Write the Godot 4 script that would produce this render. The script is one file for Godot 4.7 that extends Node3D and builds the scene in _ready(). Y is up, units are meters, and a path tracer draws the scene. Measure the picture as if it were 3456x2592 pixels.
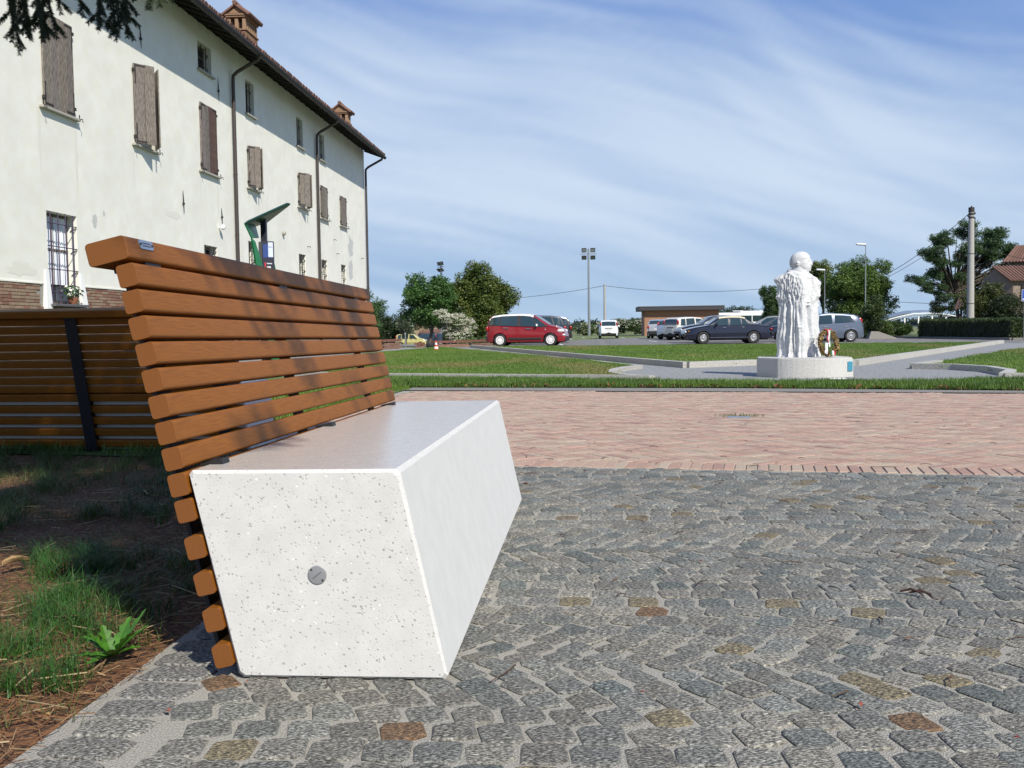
extends Node3D

# ---------- geometry collector: triangles listed counter-clockwise as seen from outside ----------
class Geo:
	var v := PackedVector3Array()
	var n := PackedVector3Array()
	var c := PackedColorArray()
	var i := PackedInt32Array()
	var col := Color(1, 1, 1)

	func vert(p: Vector3, m: Vector3) -> int:
		v.append(p)
		n.append(m)
		c.append(col)
		return v.size() - 1

	func tri(a: Vector3, b: Vector3, d: Vector3) -> void:
		var m := (b - a).cross(d - a).normalized()
		var k := v.size()
		for p in [a, b, d]:
			vert(p, m)
		i.append_array([k, k + 2, k + 1])

	func quad(a: Vector3, b: Vector3, d: Vector3, e: Vector3) -> void:
		var m := (d - a).cross(e - b).normalized()
		var k := v.size()
		vert(a, m); vert(b, m); vert(d, m); vert(e, m)
		i.append_array([k, k + 2, k + 1, k, k + 3, k + 2])

	func box(o: Vector3, s: Vector3, bs := Basis.IDENTITY, bev := 0.0) -> void:
		var h := s * 0.5
		if bev <= 0.0:
			for ax in 3:
				for sg in [-1.0, 1.0]:
					var nn := Vector3.ZERO; nn[ax] = sg
					var u := Vector3.ZERO; u[(ax + 1) % 3] = 1.0
					var w := nn.cross(u)
					var f: Vector3 = nn * h[ax]
					var uu: Vector3 = u * h[(ax + 1) % 3]
					var ww: Vector3 = w * h[(ax + 2) % 3]
					quad(o + bs * (f - uu - ww), o + bs * (f + uu - ww), o + bs * (f + uu + ww), o + bs * (f - uu + ww))
			return
		var e := h - Vector3.ONE * bev
		for ax in 3:
			for sg in [-1.0, 1.0]:
				var nn := Vector3.ZERO; nn[ax] = sg
				var u := Vector3.ZERO; u[(ax + 1) % 3] = 1.0
				var w := nn.cross(u)
				var f: Vector3 = nn * h[ax]
				var uu: Vector3 = u * e[(ax + 1) % 3]
				var ww: Vector3 = w * e[(ax + 2) % 3]
				quad(o + bs * (f - uu - ww), o + bs * (f + uu - ww), o + bs * (f + uu + ww), o + bs * (f - uu + ww))
		for ax in 3:
			var b := (ax + 1) % 3
			var d := (ax + 2) % 3
			for sb in [-1.0, 1.0]:
				for sd in [-1.0, 1.0]:
					var p := Vector3.ZERO; p[b] = sb * h[b]; p[d] = sd * e[d]
					var q := Vector3.ZERO; q[b] = sb * e[b]; q[d] = sd * h[d]
					var t := Vector3.ZERO; t[ax] = e[ax]
					if sb * sd > 0:
						quad(o + bs * (p - t), o + bs * (q - t), o + bs * (q + t), o + bs * (p + t))
					else:
						quad(o + bs * (p - t), o + bs * (p + t), o + bs * (q + t), o + bs * (q - t))
		for sx in [-1.0, 1.0]:
			for sy in [-1.0, 1.0]:
				for sz in [-1.0, 1.0]:
					var a := Vector3(sx * h.x, sy * e.y, sz * e.z)
					var b := Vector3(sx * e.x, sy * h.y, sz * e.z)
					var d := Vector3(sx * e.x, sy * e.y, sz * h.z)
					if sx * sy * sz > 0:
						tri(o + bs * a, o + bs * b, o + bs * d)
					else:
						tri(o + bs * a, o + bs * d, o + bs * b)

	# a sheet of points with smooth normals; rows run so that (column step) x (row step) points outwards
	func grid(rows: Array, wrap := false, flip := false) -> void:
		var k := v.size()
		var h := rows.size()
		var w: int = rows[0].size()
		var m := PackedVector3Array()
		m.resize(h * w)
		var cw := w if wrap else w - 1
		var ids := PackedInt32Array()
		for y in h - 1:
			var r0: PackedVector3Array = rows[y]
			var r1: PackedVector3Array = rows[y + 1]
			for x in cw:
				var x1 := (x + 1) % w
				var a := r0[x]; var b := r0[x1]; var d := r1[x1]; var e := r1[x]
				var f := (d - a).cross(e - b)
				if flip: f = -f
				var ia := y * w + x; var ib := y * w + x1; var ic := (y + 1) * w + x1; var ie := (y + 1) * w + x
				m[ia] += f; m[ib] += f; m[ic] += f; m[ie] += f
				if flip:
					ids.append_array([k + ia, k + ib, k + ic, k + ia, k + ic, k + ie])
				else:
					ids.append_array([k + ia, k + ic, k + ib, k + ia, k + ie, k + ic])
		for y in h:
			var r: PackedVector3Array = rows[y]
			for x in w:
				var nn := m[y * w + x]
				vert(r[x], nn.normalized() if nn.length_squared() > 0 else Vector3.UP)
		i.append_array(ids)

	func tube(path: PackedVector3Array, rad: PackedFloat32Array, sides := 8, caps := true) -> void:
		var rows := []
		var up := Vector3.UP if absf((path[1] - path[0]).normalized().y) < 0.9 else Vector3.RIGHT
		for k in path.size():
			var d := (path[mini(k + 1, path.size() - 1)] - path[maxi(k - 1, 0)]).normalized()
			var s := d.cross(up).normalized()
			up = s.cross(d).normalized()
			var r := PackedVector3Array()
			for a in sides:
				var t := TAU * a / sides
				r.append(path[k] + (s * cos(t) + up * sin(t)) * rad[mini(k, rad.size() - 1)])
			rows.append(r)
		grid(rows, true)
		if caps:
			for a in range(1, sides - 1):
				tri(rows[0][0], rows[0][a + 1], rows[0][a])
				var l: PackedVector3Array = rows[-1]
				tri(l[0], l[a], l[a + 1])

	func lathe(prof: PackedVector2Array, sides := 16, at := Transform3D.IDENTITY) -> void:   # (radius, height) from the bottom up
		var rows := []
		for p in prof:
			var r := PackedVector3Array()
			for a in sides:
				var t := -TAU * a / sides
				r.append(at * Vector3(p.x * cos(t), p.y, p.x * sin(t)))
			rows.append(r)
		grid(rows, true)

	func slab(poly: PackedVector2Array, y0: float, y1: float, at := Transform3D.IDENTITY) -> void:   # polygon in x, -z (counter-clockwise from above) between two heights
		if Geometry2D.is_polygon_clockwise(poly):
			poly.reverse()
		var ts := Geometry2D.triangulate_polygon(poly)
		for k in range(0, ts.size(), 3):
			var a := poly[ts[k]]; var b := poly[ts[k + 1]]; var d := poly[ts[k + 2]]
			if (b - a).cross(d - a) < 0:
				var e := b; b = d; d = e
			tri(at * Vector3(a.x, y1, -a.y), at * Vector3(b.x, y1, -b.y), at * Vector3(d.x, y1, -d.y))
			tri(at * Vector3(a.x, y0, -a.y), at * Vector3(d.x, y0, -d.y), at * Vector3(b.x, y0, -b.y))
		for k in poly.size():
			var a := poly[k]; var b := poly[(k + 1) % poly.size()]
			quad(at * Vector3(a.x, y0, -a.y), at * Vector3(b.x, y0, -b.y), at * Vector3(b.x, y1, -b.y), at * Vector3(a.x, y1, -a.y))

	func add(g: Geo, t: Transform3D, tint := Color(1, 1, 1)) -> void:
		var k := v.size()
		var nb := t.basis.inverse().transposed()
		for p in g.v: v.append(t * p)
		for m in g.n: n.append((nb * m).normalized())
		for q in g.c: c.append(q * tint)
		for q in g.i: i.append(q + k)

	func mesh() -> ArrayMesh:
		var a := []
		a.resize(Mesh.ARRAY_MAX)
		a[Mesh.ARRAY_VERTEX] = v
		a[Mesh.ARRAY_NORMAL] = n
		a[Mesh.ARRAY_COLOR] = c
		a[Mesh.ARRAY_INDEX] = i
		var m := ArrayMesh.new()
		m.add_surface_from_arrays(Mesh.PRIMITIVE_TRIANGLES, a)
		return m

var rng := RandomNumberGenerator.new()
var MT := {}
const SUN := Vector3(0.426, 0.661, 0.618)

func rf(a: float, b: float) -> float: return rng.randf_range(a, b)

func tag(o: Node, label: String, category := "", group := "", kind := "") -> Node:
	if label: o.set_meta("label", label)
	if category: o.set_meta("category", category)
	if group: o.set_meta("group", group)
	if kind: o.set_meta("kind", kind)
	return o

func thing(called: String, label: String, category: String, at := Vector3.ZERO, turn := 0.0, group := "") -> Node3D:
	var o := Node3D.new()
	o.name = called
	add_child(o, true)
	o.position = at
	o.rotation.y = turn
	tag(o, label, category, group)
	return o

func put(called: String, what, m: Material, parent: Node = null) -> MeshInstance3D:
	var o := MeshInstance3D.new()
	o.name = called
	o.mesh = what.mesh() if what is Geo else what
	o.material_override = m
	(parent if parent else self).add_child(o, true)
	return o

func node(called: String, parent: Node) -> Node3D:
	var o := Node3D.new()
	o.name = called
	parent.add_child(o, true)
	return o

func many(called: String, m: Mesh, ts: Array, mt: Material, parent: Node = null, cols := PackedColorArray()) -> MultiMeshInstance3D:
	var mm := MultiMesh.new()
	mm.transform_format = MultiMesh.TRANSFORM_3D
	mm.use_colors = cols.size() > 0
	mm.mesh = m
	mm.instance_count = ts.size()
	for k in ts.size():
		mm.set_instance_transform(k, ts[k])
		if cols.size() > 0:
			mm.set_instance_color(k, cols[k])
	var o := MultiMeshInstance3D.new()
	o.name = called
	o.multimesh = mm
	o.material_override = mt
	(parent if parent else self).add_child(o, true)
	return o

func lin(r: float, g: float, b: float) -> Color: return Color(r, g, b).linear_to_srgb()

func flat(id: String, r: float, g: float, b: float, rough := 0.7, metal := 0.0) -> StandardMaterial3D:
	if MT.has(id): return MT[id]
	var m := StandardMaterial3D.new()
	m.resource_name = id
	m.albedo_color = lin(r, g, b)
	m.roughness = rough
	m.metallic = metal
	m.vertex_color_use_as_albedo = true
	MT[id] = m
	return m

func fnl(sd: int, freq: float, oct := 4, type := FastNoiseLite.TYPE_SIMPLEX_SMOOTH) -> FastNoiseLite:
	var f := FastNoiseLite.new()
	f.seed = sd
	f.noise_type = type
	f.frequency = freq
	f.fractal_octaves = oct
	f.fractal_gain = 0.55
	return f

func ramp(cols: Array, offs: Array) -> Gradient:
	var g := Gradient.new()
	var pc := PackedColorArray()
	for q in cols: pc.append(q)
	g.colors = pc
	g.offsets = PackedFloat32Array(offs)
	return g

func ntex(sd: int, freq: float, g: Gradient, size := 512, oct := 4, type := FastNoiseLite.TYPE_SIMPLEX_SMOOTH) -> NoiseTexture2D:
	var t := NoiseTexture2D.new()
	t.width = size
	t.height = size
	t.seamless = true
	t.noise = fnl(sd, freq, oct, type)
	if g: t.color_ramp = g
	return t

# a material whose colour is a noise ramp laid by triplanar mapping: tile in metres
func noisy(id: String, cols: Array, offs: Array, tile: Vector3, rough := 0.8, bump := 0.0, freq := 0.02, sd := 1, world := true, oct := 5, size := 512) -> StandardMaterial3D:
	if MT.has(id): return MT[id]
	var m := StandardMaterial3D.new()
	m.resource_name = id
	m.roughness = rough
	m.vertex_color_use_as_albedo = true
	m.uv1_triplanar = true
	m.uv1_world_triplanar = world
	m.uv1_scale = Vector3(1.0 / tile.x, 1.0 / tile.y, 1.0 / tile.z)
	m.albedo_texture = ntex(sd, freq, ramp(cols, offs), size, oct)
	if bump > 0.0:
		m.heightmap_enabled = true
		m.heightmap_texture = ntex(sd, freq, null, size, oct)
		m.heightmap_scale = bump
	MT[id] = m
	return m

func over(m: StandardMaterial3D, sd: int, freq: float, lo: float, hi: float, scale := 0.1) -> void:   # a coarse second tone over a fine one
	m.detail_enabled = true
	m.detail_blend_mode = BaseMaterial3D.BLEND_MODE_MUL
	m.detail_albedo = ntex(sd, freq, ramp([Color(lo, lo, lo), Color(hi, hi, hi)], [0.25, 0.75]), 256, 3)
	m.detail_uv_layer = BaseMaterial3D.DETAIL_UV_1

func gy(x: float, z: float) -> float:   # height of the ground
	var a := maxf(0.0, 0.198 + 0.0104 * minf(z, 6.0))
	return a - 1.05 * smoothstep(62.0, 100.0, -z) * smoothstep(5.0, 13.0, -x)

func on(x: float, z: float, up := 0.0) -> Vector3: return Vector3(x, gy(x, z) + up, z)

# a sheet draped over the ground, cut where the ground bends
func drape(poly: PackedVector2Array, up: float, g: Geo = null) -> Geo:   # poly of (x, z)
	if g == null: g = Geo.new()
	for st in [[-19.04, 40.0], [-3000.0, -19.04]]:
		var cut := PackedVector2Array([Vector2(-4000, st[0]), Vector2(4000, st[0]), Vector2(4000, st[1]), Vector2(-4000, st[1])])
		for q in Geometry2D.intersect_polygons(poly, cut):
			var ts := Geometry2D.triangulate_polygon(q)
			for k in range(0, ts.size(), 3):
				var a: Vector2 = q[ts[k]]; var b: Vector2 = q[ts[k + 1]]; var d: Vector2 = q[ts[k + 2]]
				if (b - a).cross(d - a) > 0:
					var e := b; b = d; d = e
				g.tri(on(a.x, a.y, up), on(b.x, b.y, up), on(d.x, d.y, up))
	return g

# a kerb of square section along a line of (x, z)
func kerb(line: PackedVector2Array, wide: float, high: float, g: Geo) -> void:
	for k in line.size() - 1:
		var a := line[k]; var b := line[k + 1]
		var s := (b - a).normalized().orthogonal() * wide * 0.5
		var parts := maxi(1, int((b - a).length() / 1.0))
		for j in parts:
			var p := a.lerp(b, float(j) / parts); var q := a.lerp(b, float(j + 1) / parts)
			var e := (q - p).normalized() * 0.004
			p += e; q -= e
			var lo := []; var hi := []
			for w in [p - s, q - s, q + s, p + s]:
				lo.append(on(w.x, w.y, -0.05)); hi.append(on(w.x, w.y, high))
			var tone := rf(0.9, 1.08)
			g.col = Color(tone, tone, tone)
			if (hi[1] - hi[0]).cross(hi[3] - hi[0]).y < 0:
				lo.reverse(); hi.reverse()
			g.quad(hi[0], hi[1], hi[2], hi[3])
			for r in 4:
				g.quad(lo[r], lo[(r + 1) % 4], hi[(r + 1) % 4], hi[r])

func V2(a: Array) -> PackedVector2Array:
	var p := PackedVector2Array()
	for k in range(0, a.size(), 2): p.append(Vector2(a[k], a[k + 1]))
	return p

func V3(a: Array) -> PackedVector3Array:
	var p := PackedVector3Array()
	for k in range(0, a.size(), 3): p.append(Vector3(a[k], a[k + 1], a[k + 2]))
	return p

# ---------- the sky: thin cirrus drawn out in bands ----------
func make_sky() -> Sky:
	var w := 1536; var h := 768
	var im := Image.create(w, h, false, Image.FORMAT_RGBF)
	var k := Vector3(-sin(0.22), cos(0.22), 0.0)
	var al := Vector3(cos(0.22), sin(0.22), 0.0)
	var fine := fnl(5, 1.0, 5)
	var broad := fnl(9, 1.0, 3)
	for y in h:
		var e := (0.5 - (y + 0.5) / h) * PI
		if e < -0.02:
			continue
		var ce := cos(e); var se := sin(e)
		var ed := rad_to_deg(maxf(e, 0.0))
		var t := 1.0 - pow(1.0 - clampf((ed + 1.0) / 31.0, 0.0, 1.0), 1.6)
		var base := Vector3(0.44, 0.605, 0.79).lerp(Vector3(0.082, 0.215, 0.62), t)
		base = base.lerp(Vector3(0.05, 0.13, 0.42), smoothstep(28.0, 90.0, ed))
		var lift := 0.32 * exp(-pow((ed - 8.5) / 4.0, 2.0)) - 0.20 * smoothstep(13.0, 20.0, ed) + 0.1 * smoothstep(24.0, 40.0, ed)
		for x in w:
			var az := ((x + 0.5) / w - 0.5) * TAU
			var d := Vector3(sin(az) * ce, se, -cos(az) * ce)
			var a := d.dot(k); var b := d.dot(al)
			var hz := 1.0 + 1.6 * exp(-ed / 7.0)
			var warp := broad.get_noise_3d(b * 1.1, a * 2.0, d.z * 1.1 + 7.0)
			var n1 := fine.get_noise_3d(b * 1.0, a * 12.0 * hz + warp * 0.9, d.z * 1.0)
			var n2 := fine.get_noise_3d(b * 2.4 + 30.0, a * 55.0 + warp * 3.0, d.z * 2.4)
			var n3 := broad.get_noise_3d(b * 0.6 + 50.0, a * 4.6 * hz, d.z * 0.6)
			var f := clampf(0.37 + lift + n1 * 0.46 + n2 * 0.2 + n3 * 0.42, 0.0, 1.0)
			f = f * f * (3.0 - 2.0 * f) * 0.86
			var q := base.lerp(Vector3(0.67, 0.79, 0.93), f) / 1.15
			im.set_pixel(x, y, Color(q.x, q.y, q.z))
	im.fill_rect(Rect2i(0, h / 2 + 5, w, h / 2 - 5), Color(0.16, 0.17, 0.15))
	var s := Sky.new()
	var m := PanoramaSkyMaterial.new()
	m.panorama = ImageTexture.create_from_image(im)
	s.sky_material = m
	return s

func _ready() -> void:
	rng.seed = 4117
	var cam := Camera3D.new()
	cam.name = "camera"
	add_child(cam)
	cam.position = Vector3(0, 0.925, 0)
	cam.basis = Basis(Vector3.UP, 0.07759) * Basis(Vector3.RIGHT, -0.05552) * Basis(Vector3.BACK, -0.014)
	cam.fov = 42.07
	cam.near = 0.05
	cam.far = 6000.0
	cam.current = true
	var we := WorldEnvironment.new()
	we.name = "world"
	var env := Environment.new()
	env.background_mode = Environment.BG_SKY
	env.sky = make_sky()
	env.background_energy_multiplier = 1.0
	env.tonemap_mode = Environment.TONE_MAPPER_LINEAR
	env.tonemap_exposure = 1.15
	env.sdfgi_enabled = true
	env.ssao_enabled = true
	env.ssil_enabled = true
	we.environment = env
	add_child(we)
	var sun := DirectionalLight3D.new()
	sun.name = "sun"
	sun.light_color = Color(1.0, 0.975, 0.925)
	sun.light_energy = 1.6
	sun.light_angular_distance = 0.53
	sun.shadow_enabled = true
	sun.basis = Basis.looking_at(-SUN, Vector3.UP)
	add_child(sun)
	make_materials()
	make_ground()
	make_cobbles()
	make_bricks()
	make_building()
	make_background()
	make_benches()
	make_statue()
	make_vehicles()
	make_plants()
	make_litter()

# ---------- materials ----------
func pitted(id: String, base: Color, pit: Color, pits: int, most: float, sd: int, rough: float, tile: float, bump: float) -> StandardMaterial3D:   # cast concrete: cloudy tone, small air holes and grit
	var sz := 512
	var r := RandomNumberGenerator.new()
	r.seed = sd
	var im := Image.create(sz, sz, false, Image.FORMAT_RGB8)
	var hm := Image.create(sz, sz, false, Image.FORMAT_RGB8)
	hm.fill(Color(0.6, 0.6, 0.6))
	var cloud := fnl(sd, 0.012, 4).get_seamless_image(sz, sz)
	var grain := fnl(sd + 1, 0.25, 2).get_seamless_image(sz, sz)
	for y in sz:
		for x in sz:
			var q := 0.945 + 0.05 * cloud.get_pixel(x, y).r + 0.05 * (grain.get_pixel(x, y).r - 0.5)
			im.set_pixel(x, y, Color(base.r * q, base.g * q, base.b * q * 0.995))
	for k in pits:
		var cx := r.randi() % sz; var cy := r.randi() % sz
		var rad := 0.7 + most * pow(r.randf(), 4.0)
		var el := r.randf_range(0.6, 1.3)
		var lum := r.randf()
		var tone := base.lerp(pit, 0.15 + 0.7 * lum * lum) if r.randf() < 0.97 else base.lightened(0.4)
		var n := int(ceil(rad * 1.4))
		for dy in range(-n, n + 1):
			for dx in range(-n, n + 1):
				var q := sqrt(dx * dx * el + dy * dy / el) / rad
				if q < 1.0:
					var px := (cx + dx + sz) % sz; var py := (cy + dy + sz) % sz
					im.set_pixel(px, py, im.get_pixel(px, py).lerp(tone, clampf((1.0 - q) * 3.0, 0.0, 1.0)))
					hm.set_pixel(px, py, Color(1, 1, 1) * (0.6 - 0.6 * (1.0 - q * q)) if lum > 0.35 else Color(0.6, 0.6, 0.6))
	var m := StandardMaterial3D.new()
	m.resource_name = id
	m.albedo_texture = ImageTexture.create_from_image(im)
	m.roughness = rough
	m.uv1_triplanar = true
	m.uv1_scale = Vector3.ONE / tile
	if bump > 0:
		m.heightmap_enabled = true
		m.heightmap_texture = ImageTexture.create_from_image(hm)
		m.heightmap_scale = bump
	MT[id] = m
	return m

func make_materials() -> void:
	pitted("cast_concrete", lin(0.63, 0.625, 0.605), lin(0.27, 0.255, 0.235), 5200, 2.3, 21, 0.75, 0.55, 0.12)
	pitted("smooth_concrete", lin(0.67, 0.667, 0.645), lin(0.33, 0.31, 0.28), 200, 1.6, 22, 0.6, 0.62, 0.1)
	var top := pitted("polished_terrazzo", lin(0.58, 0.545, 0.51), lin(0.19, 0.18, 0.175), 9000, 2.4, 23, 0.25, 0.34, 0.0)
	var g := func(v: float) -> Color: return Color(v, v, v)
	var st := noisy("setts", [g.call(0.30), g.call(0.62), g.call(0.86), g.call(1.0)], [0.2, 0.44, 0.6, 0.85], Vector3(0.30, 0.30, 0.13), 0.8, 0.45, 0.05, 31, true, 5)
	over(st, 77, 0.05, 0.72, 1.0)
	var so := noisy("mortar", [lin(0.22, 0.21, 0.18), lin(0.32, 0.305, 0.265), lin(0.42, 0.40, 0.355)], [0.2, 0.5, 0.85], Vector3(0.25, 0.25, 0.25), 0.95, 0.3, 0.08, 32)
	noisy("border_slab", [lin(0.17, 0.17, 0.16), lin(0.28, 0.275, 0.26), lin(0.42, 0.415, 0.39)], [0.2, 0.5, 0.85], Vector3(0.3, 0.3, 0.12), 0.8, 0.4, 0.04, 33)
	noisy("brick_grain", [g.call(0.66), g.call(0.86), g.call(1.0)], [0.2, 0.5, 0.8], Vector3(0.12, 0.12, 0.12), 0.85, 0.12, 0.03, 34)
	noisy("kerb_stone", [lin(0.28, 0.275, 0.25), lin(0.40, 0.39, 0.36), lin(0.50, 0.49, 0.45)], [0.2, 0.5, 0.8], Vector3(0.8, 0.8, 0.8), 0.9, 0.2, 0.04, 35)
	noisy("grey_strip", [lin(0.15, 0.14, 0.125), lin(0.20, 0.19, 0.165), lin(0.25, 0.235, 0.205)], [0.2, 0.5, 0.8], Vector3(0.7, 0.7, 0.7), 0.9, 0.2, 0.05, 36)
	noisy("path_setts", [lin(0.15, 0.155, 0.155), lin(0.25, 0.252, 0.245), lin(0.34, 0.34, 0.33)], [0.25, 0.5, 0.8], Vector3(1.6, 1.6, 0.9), 0.85, 0.9, 0.035, 37, true, 4)
	var asf := noisy("asphalt", [lin(0.16, 0.154, 0.142), lin(0.215, 0.206, 0.19), lin(0.27, 0.26, 0.24)], [0.2, 0.5, 0.8], Vector3(2.6, 2.6, 2.6), 0.9, 0.3, 0.05, 38)
	over(asf, 78, 0.015, 0.8, 1.0)
	noisy("turf", [lin(0.04, 0.075, 0.012), lin(0.075, 0.13, 0.02), lin(0.12, 0.15, 0.035), lin(0.2, 0.18, 0.06)], [0.2, 0.5, 0.72, 0.95], Vector3(2.3, 2.3, 2.3), 0.95, 1.0, 0.02, 39)
	noisy("field", [lin(0.07, 0.11, 0.03), lin(0.13, 0.16, 0.05), lin(0.22, 0.2, 0.09)], [0.25, 0.5, 0.8], Vector3(38, 38, 38), 1.0, 0.0, 0.02, 40)
	noisy("needle_soil", [lin(0.05, 0.024, 0.012), lin(0.115, 0.05, 0.022), lin(0.19, 0.088, 0.036), lin(0.27, 0.15, 0.07)], [0.2, 0.45, 0.65, 0.92], Vector3(0.4, 0.4, 0.4), 1.0, 1.2, 0.03, 41)
	var pl := noisy("plaster", [lin(0.775, 0.76, 0.67), lin(0.79, 0.778, 0.695), lin(0.805, 0.797, 0.725)], [0.25, 0.5, 0.75], Vector3(5.5, 5.5, 5.5), 0.95, 0.15, 0.02, 42, true, 6)
	over(pl, 79, 0.012, 0.975, 1.0)
	noisy("old_boards", [lin(0.10, 0.085, 0.075), lin(0.20, 0.175, 0.155), lin(0.29, 0.26, 0.235)], [0.2, 0.5, 0.8], Vector3(0.30, 2.2, 0.30), 0.9, 0.4, 0.02, 43, true, 6)
	noisy("red_boards", [lin(0.06, 0.03, 0.025), lin(0.12, 0.065, 0.055), lin(0.20, 0.15, 0.12)], [0.2, 0.55, 0.85], Vector3(0.25, 2.0, 0.25), 0.9, 0.4, 0.02, 44, true, 6)
	noisy("eave_wood", [lin(0.02, 0.017, 0.015), lin(0.04, 0.034, 0.03)], [0.2, 0.8], Vector3(0.5, 0.5, 2.0), 0.95, 0.3, 0.02, 45)
	var wd := noisy("slat_wood", [lin(0.19, 0.064, 0.006), lin(0.235, 0.080, 0.007), lin(0.27, 0.097, 0.009)], [0.15, 0.5, 0.85], Vector3(0.05, 0.05, 1.1), 0.5, 0.02, 0.02, 46, false, 4)
	wd.metallic_specular = 0.35
	noisy("slat_end", [lin(0.14, 0.045, 0.004), lin(0.19, 0.062, 0.006), lin(0.225, 0.078, 0.008)], [0.2, 0.5, 0.85], Vector3(0.04, 0.025, 0.04), 0.7, 0.05, 0.03, 47, false)
	noisy("bark", [lin(0.05, 0.04, 0.03), lin(0.10, 0.085, 0.065), lin(0.17, 0.145, 0.115)], [0.2, 0.5, 0.85], Vector3(0.3, 1.2, 0.3), 0.95, 1.5, 0.03, 48)
	noisy("roof_tiles", [lin(0.10, 0.05, 0.04), lin(0.18, 0.095, 0.07), lin(0.26, 0.16, 0.115)], [0.2, 0.5, 0.85], Vector3(0.9, 0.9, 0.9), 0.9, 0.4, 0.03, 49)
	noisy("house_wall", [lin(0.20, 0.15, 0.12), lin(0.27, 0.22, 0.18)], [0.2, 0.8], Vector3(3, 3, 3), 0.95, 0.2, 0.02, 50)
	noisy("statue_white", [lin(0.52, 0.53, 0.535), lin(0.60, 0.61, 0.615)], [0.2, 0.7], Vector3(0.5, 0.5, 0.5), 0.7, 0.5, 0.03, 51)
	noisy("plinth_white", [lin(0.40, 0.385, 0.35), lin(0.54, 0.53, 0.50), lin(0.66, 0.655, 0.63)], [0.2, 0.42, 0.7], Vector3(0.45, 0.45, 0.45), 0.9, 1.2, 0.05, 52)
	noisy("pole_concrete", [lin(0.30, 0.29, 0.27), lin(0.42, 0.41, 0.385)], [0.2, 0.8], Vector3(0.6, 2.0, 0.6), 0.9, 0.2, 0.03, 53)
	flat("black_steel", 0.022, 0.022, 0.024, 0.5, 0.3)
	flat("bolt_steel", 0.35, 0.35, 0.36, 0.35, 0.9)
	flat("plate_steel", 0.55, 0.56, 0.58, 0.3, 0.9)
	flat("disc_grey", 0.33, 0.335, 0.34, 0.45, 0.4)
	flat("iron", 0.045, 0.04, 0.038, 0.7, 0.4)
	flat("grille_violet", 0.085, 0.055, 0.105, 0.6, 0.2)
	flat("downpipe", 0.075, 0.06, 0.052, 0.45, 0.5)
	flat("gutter", 0.03, 0.027, 0.026, 0.5, 0.4)
	flat("stone_sill", 0.36, 0.345, 0.30, 0.9)
	flat("patch", 0.52, 0.525, 0.50, 0.95)
	flat("dark_room", 0.02, 0.018, 0.017, 0.9)
	flat("window_frame", 0.10, 0.085, 0.07, 0.8)
	flat("curtain", 0.72, 0.74, 0.80, 0.9)
	flat("white_paint", 0.80, 0.80, 0.78, 0.6)
	flat("galvanised", 0.30, 0.33, 0.34, 0.45, 0.6)
	flat("lamp_white", 0.7, 0.71, 0.71, 0.4)
	flat("green_steel", 0.016, 0.16, 0.055, 0.4, 0.1)
	flat("dark_panel", 0.028, 0.03, 0.045, 0.4, 0.1)
	flat("tint", 1, 1, 1, 0.8)
	var gl := flat("dark_glass", 0.025, 0.045, 0.05, 0.06)
	gl.metallic_specular = 0.75
	var leaf := flat("leaf", 1, 1, 1, 0.55)
	leaf.backlight_enabled = true
	leaf.backlight = Color(0.55, 0.6, 0.3)
	var blade := flat("blade", 1, 1, 1, 0.5)
	blade.backlight_enabled = true
	blade.backlight = Color(0.6, 0.65, 0.35)
	flat("petal", 0.8, 0.78, 0.66, 0.7)
	flat("rubber", 0.018, 0.018, 0.019, 0.75)

# ---------- ground, lawns, paths, car park ----------
const ARC := [1.10, -22.25, 0.72, -21.3, 0.48, -20.2, 0.44, -19.0, 0.62, -17.8, 1.02, -16.75]

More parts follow.
